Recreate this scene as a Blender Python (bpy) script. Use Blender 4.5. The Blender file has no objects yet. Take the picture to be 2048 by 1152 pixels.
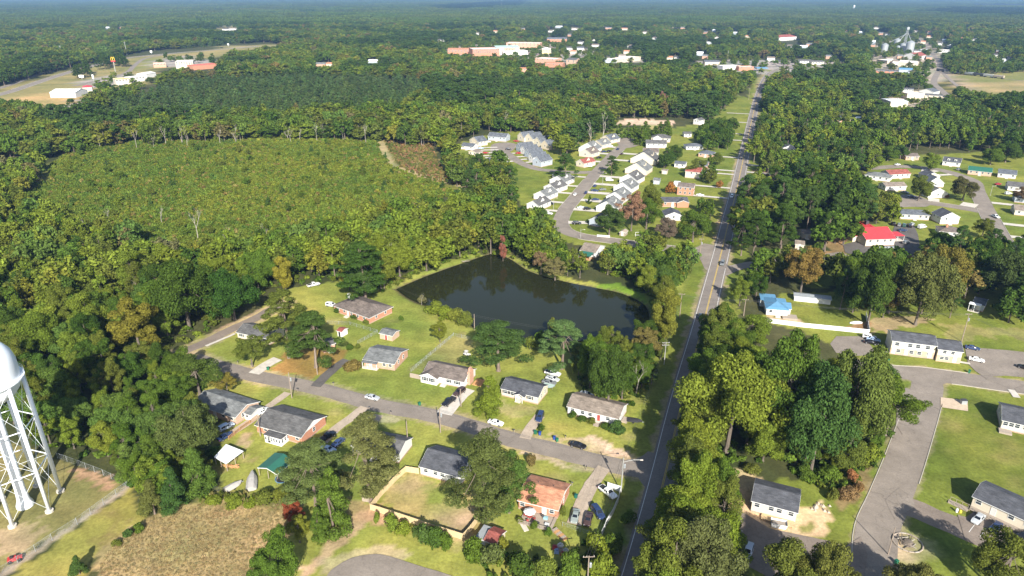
import bpy, math, random
import numpy as np
from mathutils import Vector, Matrix
R = math.radians
random.seed(7)
RNG = np.random.default_rng(11)
SC = bpy.context.scene
COL = SC.collection

# ------------------------------------------------------------------ camera
CAM_H, PITCH, FPX = 115.0, R(22.9), 1400.0
cam_d = bpy.data.cameras.new('camera'); cam = bpy.data.objects.new('camera', cam_d); COL.objects.link(cam)
cam.location = (0, 0, CAM_H); cam.rotation_euler = (R(90) - PITCH, 0, 0)
cam_d.sensor_width = 36.0; cam_d.lens = 36.0 * FPX / 2048
cam_d.clip_start = 1.0; cam_d.clip_end = 90000.0
SC.camera = cam

# ------------------------------------------------------------------ light
SUN_EL, SUN_AZ = R(31), R(169)          # azimuth clockwise from +Y
w = bpy.data.worlds.new('World'); SC.world = w; w.use_nodes = True
nt = w.node_tree
sky = nt.nodes.new('ShaderNodeTexSky'); sky.sky_type = 'NISHITA'; sky.sun_disc = False
sky.sun_elevation = SUN_EL; sky.sun_rotation = SUN_AZ; sky.altitude = 100; sky.air_density = 1.0; sky.dust_density = 1.2; sky.ozone_density = 1.0
bg = nt.nodes['Background']; bg.inputs['Strength'].default_value = 0.088
nt.links.new(sky.outputs[0], bg.inputs['Color'])
sl = bpy.data.lights.new('sun', 'SUN'); sun = bpy.data.objects.new('sun', sl); COL.objects.link(sun)
sl.energy = 5.0; sl.angle = R(0.5); sl.color = (1.0, 0.955, 0.87)
sdir = Vector((math.sin(SUN_AZ) * math.cos(SUN_EL), math.cos(SUN_AZ) * math.cos(SUN_EL), math.sin(SUN_EL)))
sun.rotation_euler = (-sdir).to_track_quat('-Z', 'Y').to_euler()
sun.location = (0, -200, 400)
SC.view_settings.view_transform = 'Standard'; SC.view_settings.look = 'None'
SC.view_settings.gamma = 1.0; SC.view_settings.use_curve_mapping = False
SC.view_settings.exposure = 1.12
SC.cycles.max_bounces = 6; SC.cycles.diffuse_bounces = 3; SC.cycles.glossy_bounces = 3
SC.cycles.transparent_max_bounces = 12; SC.cycles.volume_bounces = 1
try: SC.cycles.use_denoising = True
except Exception: pass

# ------------------------------------------------------------------ geometry of the view
_c, _s = math.cos(PITCH), math.sin(PITCH)
def g(px, py, z=0.0):
    """ground point (at height z) seen at a pixel of the 2048 px wide photograph"""
    dx = (px - 1024) / FPX; dy = (576 - py) / FPX
    dz = -_s + dy * _c
    t = (z - CAM_H) / dz
    return Vector((dx * t, (_c + dy * _s) * t, z))
def proj(x, y, z=0.0):
    d = y * _c - (z - CAM_H) * _s; u = y * _s + (z - CAM_H) * _c
    return 1024 + FPX * x / d, 576 - FPX * u / d
def hgt(px, py, top):
    """height of an upright thing standing at ground pixel (px,py) whose top is seen at row top"""
    p = g(px, py); lo, hi = 0.0, 100.0
    for _ in range(40):
        m = (lo + hi) / 2
        if proj(p.x, p.y, m)[1] > top: lo = m
        else: hi = m
    return lo
def GP(pts): return [g(*p) for p in pts]

# ------------------------------------------------------------------ materials
MATS = {}
def new_mat(name):
    m = bpy.data.materials.new(name); m.use_nodes = True
    MATS[name] = m
    n = m.node_tree.nodes; b = n['Principled BSDF']
    return m, n, m.node_tree.links, b
def mat(name, c, r=0.8, v=0.15, s=2.0, metal=0.0, spec=0.3, stretch=(1, 1, 1), c2=None, bump=0.0):
    if name in MATS: return MATS[name]
    m, n, l, b = new_mat(name)
    b.inputs['Roughness'].default_value = r; b.inputs['Metallic'].default_value = metal
    b.inputs['Specular IOR Level'].default_value = spec
    tc = n.new('ShaderNodeTexCoord'); mp = n.new('ShaderNodeMapping'); mp.inputs['Scale'].default_value = stretch
    no = n.new('ShaderNodeTexNoise'); no.inputs['Scale'].default_value = s; no.inputs['Detail'].default_value = 5; no.inputs['Roughness'].default_value = 0.65
    l.new(tc.outputs['Object'], mp.inputs[0]); l.new(mp.outputs[0], no.inputs['Vector'])
    rp = n.new('ShaderNodeValToRGB')
    rp.color_ramp.elements[0].position = 0.3; rp.color_ramp.elements[1].position = 0.7
    a = [max(0, x * (1 - v)) for x in c]; d = [min(1, x * (1 + v)) for x in (c2 or c)]
    rp.color_ramp.elements[0].color = (*a, 1); rp.color_ramp.elements[1].color = (*d, 1)
    l.new(no.outputs['Fac'], rp.inputs[0]); l.new(rp.outputs[0], b.inputs['Base Color'])
    if bump:
        bp = n.new('ShaderNodeBump'); bp.inputs['Strength'].default_value = bump; bp.inputs['Distance'].default_value = 0.05
        l.new(no.outputs['Fac'], bp.inputs['Height']); l.new(bp.outputs[0], b.inputs['Normal'])
    return m
def shingle(name, c, v=0.22):
    """roof shingles: fine courses plus weathering"""
    m, n, l, b = new_mat(name)
    b.inputs['Roughness'].default_value = 0.9; b.inputs['Specular IOR Level'].default_value = 0.2
    tc = n.new('ShaderNodeTexCoord')
    br = n.new('ShaderNodeTexBrick'); br.inputs['Scale'].default_value = 1.0
    br.inputs['Brick Width'].default_value = 0.9; br.inputs['Row Height'].default_value = 0.28; br.inputs['Mortar Size'].default_value = 0.012
    br.inputs['Color1'].default_value = (*[x * (1 + v) for x in c], 1); br.inputs['Color2'].default_value = (*[x * (1 - v) for x in c], 1)
    br.inputs['Mortar'].default_value = (*[x * 0.55 for x in c], 1)
    l.new(tc.outputs['Object'], br.inputs['Vector'])
    no = n.new('ShaderNodeTexNoise'); no.inputs['Scale'].default_value = 0.5; no.inputs['Detail'].default_value = 6
    l.new(tc.outputs['Object'], no.inputs['Vector'])
    mr = n.new('ShaderNodeMapRange'); mr.inputs['From Min'].default_value = 0.3; mr.inputs['From Max'].default_value = 0.7
    mr.inputs['To Min'].default_value = 0.72; mr.inputs['To Max'].default_value = 1.25
    l.new(no.outputs['Fac'], mr.inputs[0])
    mx = n.new('ShaderNodeVectorMath'); mx.operation = 'SCALE'
    l.new(br.outputs['Color'], mx.inputs[0]); l.new(mr.outputs[0], mx.inputs['Scale'])
    l.new(mx.outputs[0], b.inputs['Base Color'])
    return m
def brickmat(name, c, v=0.3):
    m, n, l, b = new_mat(name)
    b.inputs['Roughness'].default_value = 0.9; b.inputs['Specular IOR Level'].default_value = 0.2
    tc = n.new('ShaderNodeTexCoord'); no = n.new('ShaderNodeTexNoise'); no.inputs['Scale'].default_value = 6; no.inputs['Detail'].default_value = 4
    l.new(tc.outputs['Object'], no.inputs['Vector'])
    rp = n.new('ShaderNodeValToRGB'); rp.color_ramp.elements[0].position = .3; rp.color_ramp.elements[1].position = .7
    rp.color_ramp.elements[0].color = (*[x * (1 - v) for x in c], 1); rp.color_ramp.elements[1].color = (*[min(1, x * (1 + v)) for x in c], 1)
    l.new(no.outputs['Fac'], rp.inputs[0]); l.new(rp.outputs[0], b.inputs['Base Color'])
    return m
WHITE = mat('white_siding', (.60, .59, .56), .6, .05, 1.0, stretch=(.3, .3, 4))
CREAM = mat('cream_siding', (.54, .48, .38), .6, .06, 1.0, stretch=(.3, .3, 4))
TAN = mat('tan_siding', (.52, .44, .33), .6, .07, 1.0, stretch=(.3, .3, 4))
GREYW = mat('grey_siding', (.33, .37, .41), .6, .07, 1.0, stretch=(.3, .3, 4))
TRIM = mat('white_trim', (.64, .64, .62), .5, .03, 1)
BRICK = brickmat('red_brick', (.40, .19, .12)); BRICKL = brickmat('light_brick', (.46, .27, .19)); BRICKT = brickmat('tan_brick', (.44, .31, .23))
SH_DK = shingle('charcoal_shingles', (.075, .078, .088)); SH_GR = shingle('grey_shingles', (.10, .098, .096)); SH_BR = shingle('brown_shingles', (.14, .115, .10))
SH_LG = shingle('pale_grey_shingles', (.145, .15, .148)); SH_OR = shingle('orange_shingles', (.42, .20, .12)); SH_RD = shingle('maroon_shingles', (.24, .075, .06))
SH_TN = shingle('tan_shingles', (.20, .165, .135)); SH_BL = shingle('slate_shingles', (.10, .11, .125))
GLASS = mat('window_glass', (.035, .045, .055), .08, .3, .4, spec=.6)
DOORM = mat('door_paint', (.55, .53, .5), .5, .05); DOORR = mat('red_door_paint', (.30, .06, .05), .5, .05)
SHUT = mat('black_shutter_paint', (.03, .03, .035), .6, .1)
CONC = mat('concrete', (.48, .44, .38), .9, .16, .6); CONC2 = mat('kerb_concrete', (.36, .33, .28), .9, .12, .8)
FOUND = brickmat('foundation_brick', (.36, .25, .19))
WOODF = mat('new_fence_boards', (.50, .385, .22), .8, .15, 1.5, stretch=(6, 6, .5)); WOODG = mat('weathered_wood', (.30, .25, .2), .9, .2, 2, stretch=(5, 5, .6))
WOODO = mat('stained_wood', (.42, .23, .10), .8, .18, 2)
POLE = mat('pole_wood', (.24, .19, .15), .9, .25, 2, stretch=(4, 4, .4)); WIRE = mat('cable', (.06, .06, .06), .6, .1)
POLEG = mat('grey_pole_metal', (.36, .36, .34), .5, .06, metal=.2)
STEELW = mat('white_tank_paint', (.74, .77, .80), .32, .04, .25, spec=.5)
GALV = mat('galvanised_metal', (.30, .32, .33), .5, .12, .7, metal=.25); METALD = mat('dark_metal', (.05, .05, .055), .5, .1)
METROOF_G = mat('green_metal_roof', (.028, .115, .08), .4, .08, .8); METROOF_B = mat('blue_metal_roof', (.10, .23, .36), .4, .08, .8)
METROOF_R = mat('red_metal_roof', (.48, .045, .05), .45, .08, .6); METROOF_W = mat('white_metal_roof', (.72, .74, .75), .4, .05, .8)
TYRE = mat('tyre_rubber', (.02, .02, .02), .8, .1); RIM = mat('wheel_rim', (.4, .4, .41), .35, .05, metal=.6)
CARG = mat('car_glass', (.012, .015, .02), .05, .1, spec=.6); LAMPW = mat('headlamp_lens', (.7, .7, .68), .15, .03); LAMPR = mat('tail_lamp_lens', (.35, .02, .02), .2, .05)
PLAST = mat('dark_plastic', (.03, .03, .03), .6, .1)
BARK = mat('bark', (.12, .098, .078), .95, .3, 1.5, stretch=(2, 2, .5)); BARKP = mat('pine_bark', (.15, .115, .09), .95, .3, 1.5, stretch=(2, 2, .5))
BARKD = mat('bleached_deadwood', (.30, .27, .23), .9, .2, 1.5)
YELLOWP = mat('yellow_paint', (.62, .42, .05), .7, .15, 1.2); WHITEP = mat('white_road_paint', (.62, .61, .57), .7, .2, 1.2)

def paint_mat():
    m, n, l, b = new_mat('car_paint')
    oi = n.new('ShaderNodeObjectInfo'); l.new(oi.outputs['Color'], b.inputs['Base Color'])
    b.inputs['Roughness'].default_value = .25; b.inputs['Coat Weight'].default_value = .5; b.inputs['Coat Roughness'].default_value = .06
    return m
PAINT = paint_mat()
def plastic_mat():
    m, n, l, b = new_mat('coloured_plastic')
    oi = n.new('ShaderNodeObjectInfo'); l.new(oi.outputs['Color'], b.inputs['Base Color']); b.inputs['Roughness'].default_value = .5
    return m
PLCOL = plastic_mat()
def foliage_mat():
    m = bpy.data.materials.new('foliage'); m.use_nodes = True; MATS['foliage'] = m
    n = m.node_tree.nodes; l = m.node_tree.links; n.remove(n['Principled BSDF'])
    at = n.new('ShaderNodeAttribute'); at.attribute_type = 'INSTANCER'; at.attribute_name = 'tint'
    ge = n.new('ShaderNodeNewGeometry')
    mr = n.new('ShaderNodeMapRange'); mr.inputs['To Min'].default_value = .55; mr.inputs['To Max'].default_value = 1.45
    l.new(ge.outputs['Random Per Island'], mr.inputs[0])
    vm = n.new('ShaderNodeVectorMath'); vm.operation = 'SCALE'
    l.new(at.outputs['Color'], vm.inputs[0]); l.new(mr.outputs[0], vm.inputs['Scale'])
    df = n.new('ShaderNodeBsdfDiffuse'); tr = n.new('ShaderNodeBsdfTranslucent'); mx = n.new('ShaderNodeMixShader'); mx.inputs[0].default_value = .3
    l.new(vm.outputs[0], df.inputs[0]); l.new(vm.outputs[0], tr.inputs[0])
    l.new(df.outputs[0], mx.inputs[1]); l.new(tr.outputs[0], mx.inputs[2]); l.new(mx.outputs[0], n['Material Output'].inputs[0])
    return m
FOL = foliage_mat()
def asphalt(name, c, sand=(.34, .27, .19), wear=.25):
    m, n, l, b = new_mat(name)
    b.inputs['Roughness'].default_value = .9; b.inputs['Specular IOR Level'].default_value = .25
    tc = n.new('ShaderNodeTexCoord')
    n1 = n.new('ShaderNodeTexNoise'); n1.inputs['Scale'].default_value = .12; n1.inputs['Detail'].default_value = 8; n1.inputs['Roughness'].default_value = .7
    n2 = n.new('ShaderNodeTexNoise'); n2.inputs['Scale'].default_value = 2.5; n2.inputs['Detail'].default_value = 4
    vo = n.new('ShaderNodeTexVoronoi'); vo.feature = 'DISTANCE_TO_EDGE'; vo.inputs['Scale'].default_value = .16
    for q in (n1, n2): l.new(tc.outputs['Object'], q.inputs['Vector'])
    wv = n.new('ShaderNodeVectorMath'); wv.operation = 'MULTIPLY_ADD'; wv.inputs[1].default_value = (9, 9, 0); l.new(n1.outputs['Color'], wv.inputs[0]); l.new(tc.outputs['Object'], wv.inputs[2]); l.new(wv.outputs[0], vo.inputs['Vector'])
    rp = n.new('ShaderNodeValToRGB'); rp.color_ramp.elements[0].position = .28; rp.color_ramp.elements[1].position = .72
    rp.color_ramp.elements[0].color = (*[x * (1 - wear) for x in c], 1); rp.color_ramp.elements[1].color = (*[x * (1 + wear) for x in c], 1)
    l.new(n1.outputs['Fac'], rp.inputs[0])
    mr = n.new('ShaderNodeMapRange'); mr.inputs['To Min'].default_value = .75; mr.inputs['To Max'].default_value = 1.25; l.new(n2.outputs['Fac'], mr.inputs[0])
    ck = n.new('ShaderNodeMapRange'); ck.inputs['From Max'].default_value = .016; ck.inputs['To Min'].default_value = .74; ck.inputs['To Max'].default_value = 1.0
    l.new(vo.outputs['Distance'], ck.inputs[0])
    mu = n.new('ShaderNodeMath'); mu.operation = 'MULTIPLY'; l.new(mr.outputs[0], mu.inputs[0]); l.new(ck.outputs[0], mu.inputs[1])
    vm = n.new('ShaderNodeVectorMath'); vm.operation = 'SCALE'; l.new(rp.outputs[0], vm.inputs[0]); l.new(mu.outputs[0], vm.inputs['Scale'])
    l.new(vm.outputs[0], b.inputs['Base Color'])
    return m
ASPH = asphalt('old_asphalt', (.215, .182, .15)); ASPHD = asphalt('dark_asphalt', (.10, .09, .082)); ASPHB = asphalt('brown_asphalt', (.195, .158, .128)); ASPHM = asphalt('worn_highway_asphalt', (.195, .168, .145), wear=.18)
GRAVEL = asphalt('gravel', (.36, .29, .22))

# ------------------------------------------------------------------ mesh builder
class MB:
    def __init__(s): s.v = []; s.f = []; s.m = []; s.mi = 0
    def add(s, vs, fs):
        o = len(s.v); s.v += [tuple(p) for p in vs]
        for f in fs: s.f.append([o + i for i in f]); s.m.append(s.mi)
    def poly(s, pts): s.add(pts, [list(range(len(pts)))])
    def box(s, x0, y0, z0, x1, y1, z1):
        s.add([(x0, y0, z0), (x1, y0, z0), (x1, y1, z0), (x0, y1, z0), (x0, y0, z1), (x1, y0, z1), (x1, y1, z1), (x0, y1, z1)],
              [(0, 3, 2, 1), (4, 5, 6, 7), (0, 1, 5, 4), (1, 2, 6, 5), (2, 3, 7, 6), (3, 0, 4, 7)])
    def slab(s, pts, t):
        """a thick plate: pts its upper outline (ccw seen from above), t thickness straight down"""
        n = len(pts); lo = [(p[0], p[1], p[2] - t) for p in pts]
        s.add(list(pts) + lo, [list(range(n)), list(range(2 * n - 1, n - 1, -1))] + [[i, i + n, (i + 1) % n + n, (i + 1) % n] for i in range(n)])
    def bar(s, p, q, w, h=None):
        p = Vector(p); q = Vector(q); h = h or w; d = (q - p).normalized()
        up = Vector((0, 0, 1)) if abs(d.z) < .95 else Vector((0, 1, 0))
        a = d.cross(up).normalized(); b = a.cross(d)
        cs = [a * (w / 2) * i + b * (h / 2) * j for i, j in ((-1, -1), (1, -1), (1, 1), (-1, 1))]
        s.add([p + c for c in cs] + [q + c for c in cs], [(0, 1, 2, 3), (7, 6, 5, 4), (0, 4, 5, 1), (1, 5, 6, 2), (2, 6, 7, 3), (3, 7, 4, 0)])
    def tube(s, pts, rad, n=6, cap=True):
        pts = [Vector(p) for p in pts]; k = len(pts)
        if not hasattr(rad, '__len__'): rad = [rad] * k
        vs = []
        for i, p in enumerate(pts):
            d = (pts[min(i + 1, k - 1)] - pts[max(i - 1, 0)]).normalized()
            up = Vector((0, 0, 1)) if abs(d.z) < .9 else Vector((1, 0, 0))
            a = d.cross(up).normalized(); b = d.cross(a)
            vs += [p + (a * math.cos(2 * math.pi * j / n) + b * math.sin(2 * math.pi * j / n)) * rad[i] for j in range(n)]
        fs = [(i * n + j, i * n + (j + 1) % n, (i + 1) * n + (j + 1) % n, (i + 1) * n + j) for i in range(k - 1) for j in range(n)]
        if cap: fs += [tuple(range(n - 1, -1, -1)), tuple((k - 1) * n + j for j in range(n))]
        s.add(vs, fs)
    def lathe(s, prof, n=16, c=(0, 0)):
        k = len(prof)
        vs = [(c[0] + r * math.cos(2 * math.pi * j / n), c[1] + r * math.sin(2 * math.pi * j / n), z) for r, z in prof for j in range(n)]
        fs = [(i * n + j, i * n + (j + 1) % n, (i + 1) * n + (j + 1) % n, (i + 1) * n + j) for i in range(k - 1) for j in range(n)]
        s.add(vs, fs)
    def mesh(s, name, mats, smooth=False):
        me = bpy.data.meshes.new(name); me.from_pydata(s.v, [], s.f)
        for m in (mats if isinstance(mats, (list, tuple)) else [mats]): me.materials.append(m)
        me.polygons.foreach_set('material_index', s.m)
        if smooth: me.polygons.foreach_set('use_smooth', [True] * len(s.f))
        me.update(); return me
    def build(s, name, mats, parent=None, loc=None, rz=None, smooth=False):
        return link(name, s.mesh(name, mats, smooth), parent, loc, rz)
def link(name, data, parent=None, loc=None, rz=None):
    o = bpy.data.objects.new(name, data); COL.objects.link(o)
    if parent: o.parent = parent
    if loc is not None: o.location = loc
    if rz is not None: o.rotation_euler = (0, 0, rz)
    return o
def tag(o, label=None, cat=None, group=None, kind=None):
    if label: o['label'] = label
    if cat: o['category'] = cat
    if group: o['group'] = group
    if kind: o['kind'] = kind
    return o
def thing(name, label, cat, loc=(0, 0, 0), rz=0, group=None):
    o = bpy.data.objects.new(name, None); COL.objects.link(o); o.location = loc; o.rotation_euler = (0, 0, rz); o.empty_display_size = .5
    return tag(o, label, cat, group)
CHILD = {}
def reg(o):
    if o.parent: CHILD.setdefault(o.parent.name, []).append(o)
    return o
def copy_tree(o, parent=None, kids=None):
    if kids is None:
        kids = {}
        for x in o.children_recursive: kids.setdefault(x.parent, []).append(x)
    c = o.copy(); COL.objects.link(c)
    if parent: c.parent = parent
    for ch in kids.get(o, []): copy_tree(ch, c, kids)
    return c

# ------------------------------------------------------------------ noise and polygon helpers (numpy)
def vnoise(x, y, sc, seed=0):
    x = np.asarray(x) / sc + 1000.3 * seed; y = np.asarray(y) / sc + 517.7 * seed
    xi = np.floor(x).astype(np.int64); yi = np.floor(y).astype(np.int64); fx = x - xi; fy = y - yi
    fx = fx * fx * (3 - 2 * fx); fy = fy * fy * (3 - 2 * fy)
    def h(a, b):
        n = (a * 374761393 + b * 668265263) & 0x7fffffff
        n = ((n ^ (n >> 13)) * 1274126177) & 0x7fffffff
        return ((n ^ (n >> 16)) & 0xffff) / 65535.0
    return (h(xi, yi) * (1 - fx) + h(xi + 1, yi) * fx) * (1 - fy) + (h(xi, yi + 1) * (1 - fx) + h(xi + 1, yi + 1) * fx) * fy
def fnoise(x, y, sc, seed=0): return (vnoise(x, y, sc, seed) + .5 * vnoise(x, y, sc / 2.1, seed + 1) + .25 * vnoise(x, y, sc / 4.3, seed + 2)) / 1.75
def inpoly(x, y, P):
    P = [(p[0], p[1]) for p in P]
    x = np.asarray(x, float); y = np.asarray(y, float); r = np.zeros(x.shape, bool)
    j = len(P) - 1
    for i in range(len(P)):
        xi, yi = P[i]; xj, yj = P[j]
        if yi != yj: r ^= ((yi > y) != (yj > y)) & (x < (xj - xi) * (y - yi) / (yj - yi) + xi)
        j = i
    return r
def dseg(x, y, P):
    d = np.full(np.shape(x), 1e9)
    for (a, b) in zip(P[:-1], P[1:]):
        dx, dy = b[0] - a[0], b[1] - a[1]; q = dx * dx + dy * dy + 1e-9
        t = np.clip(((x - a[0]) * dx + (y - a[1]) * dy) / q, 0, 1)
        d = np.minimum(d, np.hypot(x - a[0] - t * dx, y - a[1] - t * dy))
    return d
def spline(P, step=3.0):
    """smooth curve through the points, resampled"""
    P = [Vector((p[0], p[1], 0)) for p in P]; Q = [2 * P[0] - P[1]] + P + [2 * P[-1] - P[-2]]; out = []
    for i in range(1, len(Q) - 2):
        a, b, c, d = Q[i - 1:i + 3]; k = max(2, int((c - b).length / step))
        for j in range(k):
            t = j / k
            out.append(.5 * ((2 * b) + (c - a) * t + (2 * a - 5 * b + 4 * c - d) * t * t + (3 * b - a - 3 * c + d) * t ** 3))
    out.append(P[-1]); return out
def offset(P, d):
    out = []
    for i, p in enumerate(P):
        t = (P[min(i + 1, len(P) - 1)] - P[max(i - 1, 0)]); t.normalize()
        out.append(p + Vector((-t.y, t.x, 0)) * (d[i] if hasattr(d, '__len__') else d))
    return out
# ------------------------------------------------------------------ layout of roads (pixel rows of the photo turned into ground points)
def gs(pts, step=3.0): return spline(GP(pts), step)
MAIN = gs([(1236, 1300), (1279, 1149), (1309, 1036), (1334, 934), (1353, 850), (1374, 765), (1404, 657), (1425, 575), (1444, 500), (1457, 445), (1475, 372), (1493, 288), (1511, 210), (1523, 172), (1534, 152), (1552, 140), (1580, 134)])
LOCAL = gs([(1322, 948), (1250, 935), (1186, 921), (1100, 898), (1024, 879), (887, 836), (762, 811), (637, 778), (512, 752), (440, 733), (385, 716)])
LANE = gs([(352, 708), (400, 690), (460, 660), (512, 636), (545, 618), (570, 608)])
RIGHT_ROAD = gs([(1765, 1300), (1752, 1150), (1753, 1066), (1778, 1003), (1806, 930), (1830, 860), (1846, 810), (1855, 770), (1850, 745)])
CROSS = gs([(1700, 728), (1740, 736), (1800, 745), (1850, 748), (1920, 757), (1990, 767), (2060, 777), (2160, 795)])
SOUTH_DRIVE = gs([(1784, 1005), (1815, 1012), (1870, 1035), (1935, 1062), (2000, 1090)])
POND_ROAD = gs([(1420, 512), (1390, 503), (1340, 497), (1290, 491), (1215, 480), (1165, 473), (1132, 462), (1121, 445), (1131, 420), (1153, 393), (1180, 360), (1205, 332), (1230, 306), (1252, 288), (1268, 279)])
UPPER_ST = gs([(1197, 344), (1150, 345), (1110, 342), (1070, 337), (1035, 322), (1010, 303), (1002, 292)])
EAST_ST = gs([(2040, 530), (2004, 478), (1978, 430), (1956, 385), (1945, 362), (1900, 345), (1860, 337), (1800, 333), (1725, 338)])
EAST_COURT = gs([(1975, 425), (1930, 417), (1880, 409), (1830, 403), (1805, 398)])
GRILL_DRIVE = gs([(1440, 548), (1480, 533), (1551, 523), (1620, 518), (1690, 508)])
HWY = gs([(-120, 215), (0, 189), (60, 170), (120, 150), (180, 133), (240, 118), (330, 108), (440, 99), (520, 92)], 20)
RAMP = gs([(-120, 205), (0, 176), (60, 155), (115, 136), (150, 128)], 20)
LOOP = gs([(150, 172), (200, 160), (235, 152), (256, 144), (270, 130), (290, 117), (330, 109)], 20)
TOWN_ST = gs([(1380, 134), (1450, 132), (1540, 133), (1620, 131), (1700, 126)], 15)
RAIL = gs([(1975, 215), (1945, 193), (1910, 168), (1885, 145), (1862, 120), (1845, 100), (1826, 76)], 10)
RAIL_ST = gs([(1900, 196), (1880, 178), (1868, 162), (1880, 128), (1858, 100), (1838, 78)], 10)
ROADS = [('main_road', MAIN, 8.2, ASPHM), ('local_road', LOCAL, 6.6, ASPH), ('lane', LANE, 5.0, ASPHB), ('side_road', RIGHT_ROAD, 9.0, ASPH), ('cross_road', CROSS, 9.0, ASPH),
         ('south_drive', SOUTH_DRIVE, 7.5, ASPHB), ('curved_street', POND_ROAD, 8.6, ASPH), ('upper_street', UPPER_ST, 7.5, ASPH), ('east_street', EAST_ST, 9.0, ASPH), ('east_court', EAST_COURT, 9.0, ASPH),
         ('restaurant_drive', GRILL_DRIVE, 6.5, ASPH), ('highway', HWY, 14.0, ASPH), ('ramp_road', RAMP, 9.0, ASPH), ('loop_road', LOOP, 8.0, ASPH), ('town_street', TOWN_ST, 12.0, ASPH), ('railway_street', RAIL_ST, 8.0, ASPH)]
POND = [(p.x, p.y) for p in spline(GP([(792, 575), (850, 550), (935, 520), (985, 505), (1020, 515), (1060, 540), (1130, 560), (1200, 574), (1245, 584), (1290, 607), (1298, 640), (1285, 668), (1250, 676), (1180, 676), (1120, 682), (1060, 682), (1010, 670), (960, 655), (930, 640), (895, 620), (840, 603), (812, 590), (792, 575)]), 4)]

# ------------------------------------------------------------------ ground: one sheet to the horizon, its cover painted by kind of soil
def axis(lo, hi, step, far, gr):
    a = list(np.arange(lo, hi, step)); s = step
    while a[-1] < far: s *= gr; a.append(a[-1] + s)
    return a
yy = np.array([-40000., -3000, -400, 0, 60] + axis(95, 430, 1.25, 32000, 1.03))
xr = axis(0, 250, 1.35, 40000, 1.06)
xx = np.array([-v for v in xr[:0:-1]] + xr)
GX, GY = np.meshgrid(xx, yy); gx = GX.ravel(); gy = GY.ravel()
LAWNF = (.205, .218, .044); LAWN = (.150, .172, .030); LAWNG = (.125, .168, .028); LAWNY = (.255, .22, .055); DRY = (.32, .24, .11); DIRT = (.36, .225, .125); SAND = (.47, .37, .25); CLAY = (.56, .39, .23)
FLOOR = (.055, .060, .022); STRAW = (.33, .18, .06); SCRUB = (.13, .138, .028); PAVE = (.30, .27, .23); BRUSH = (.22, .15, .075)
col = np.empty((len(gx), 3)); col[:] = FLOOR
n1 = fnoise(gx, gy, 14, 3) - .5; n2 = fnoise(gx, gy, 5, 9) - .5; n3 = fnoise(gx, gy, 40, 21) - .5
def put(mask_w, c):
    col[:] = col * (1 - mask_w[:, None]) + np.array(c) * mask_w[:, None]
def ppoly(px, c, j=2.0, a=1.0):
    """fill a patch of ground cover, its border ragged by j metres"""
    P = GP(px); X = [p[0] for p in P]; Y = [p[1] for p in P]
    m = (gx > min(X) - 9) & (gx < max(X) + 9) & (gy > min(Y) - 9) & (gy < max(Y) + 9)
    i = np.nonzero(m)[0]
    if not len(i): return
    q = inpoly(gx[i] + n2[i] * 4 * j, gy[i] + np.roll(n2, 777)[i] * 4 * j, P) * 1.0
    W = np.zeros(len(gx)); W[i] = q * a; put(W, c)
def pline(P, wd, c, j=1.0, a=1.0):
    X = [p[0] for p in P]; Y = [p[1] for p in P]
    m = (gx > min(X) - wd * 2) & (gx < max(X) + wd * 2) & (gy > min(Y) - wd * 2) & (gy < max(Y) + wd * 2)
    i = np.nonzero(m)[0]; d = dseg(gx[i], gy[i], P)
    W = np.zeros(len(gx)); W[i] = (d + n2[i] * 3 * j < wd) * a; put(W, c)
def pblob(px, py, r, c, a=.8, k=1.0):
    p = g(px, py); d = np.hypot(gx - p.x, (gy - p.y) * k)
    put(np.clip(1.25 - d / r + n2 * 1.6, 0, 1) * a, c)
# fields and lawns
ppoly([(340, 702), (540, 612), (585, 575), (700, 560), (800, 560), (930, 508), (1010, 500), (1080, 540), (1180, 566), (1290, 585), (1420, 515), (1400, 580), (1345, 880), (1270, 1190), (500, 1190), (430, 960), (430, 830)], LAWNF)
ppoly([(1530, 640), (1560, 590), (1760, 580), (2150, 560), (2150, 1260), (1660, 1260), (1440, 1100), (1440, 1010), (1620, 940), (1800, 860), (1720, 740), (1660, 690), (1600, 660)], LAWN)
ppoly([(900, 292), (1000, 262), (1080, 258), (1350, 255), (1420, 240), (1480, 190), (1505, 200), (1480, 290), (1420, 500), (1330, 505), (1100, 485), (1040, 400), (920, 310)], LAWN)
ppoly([(1720, 330), (1800, 312), (2150, 296), (2150, 560), (1880, 545), (1690, 520), (1700, 480), (1780, 430)], LAWN)
ppoly([(1560, 520), (1640, 512), (1720, 520), (1730, 550), (1640, 580), (1560, 540)], LAWN)
pline(MAIN, 12, LAWN, 1.5)
pline(MAIN, 5.4, (.33, .25, .15), 1.2, .75)
ppoly([(30, 440), (100, 325), (220, 285), (560, 262), (760, 280), (830, 280), (930, 372), (850, 400), (700, 440), (400, 500), (150, 470)], SCRUB)
ppoly([(768, 282), (860, 284), (880, 330), (925, 372), (860, 362), (800, 335)], (.20, .16, .06), 3)
pline(gs([(762, 280), (772, 310), (790, 333), (850, 352), (905, 366), (930, 374)]), 3.2, (.30, .25, .12), .8)
ppoly([(-120, 1240), (0, 1165), (110, 1088), (262, 976), (285, 1040), (180, 1130), (120, 1240)], LAWNY, 1)
ppoly([(-160, 860), (20, 880), (112, 918), (254, 972), (100, 1078), (0, 1148), (-160, 1240)], (.19, .165, .06), .6)
ppoly([(150, 938), (205, 955), (250, 972), (225, 985), (160, 965)], (.36, .22, .13), 2); ppoly([(-20, 1090), (70, 1040), (110, 1065), (60, 1105), (0, 1130)], (.34, .25, .15), 3, .7)
pline(gs([(-60, 1190), (0, 1150), (105, 1081), (257, 974)]), .9, (.30, .24, .17), .5)
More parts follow.
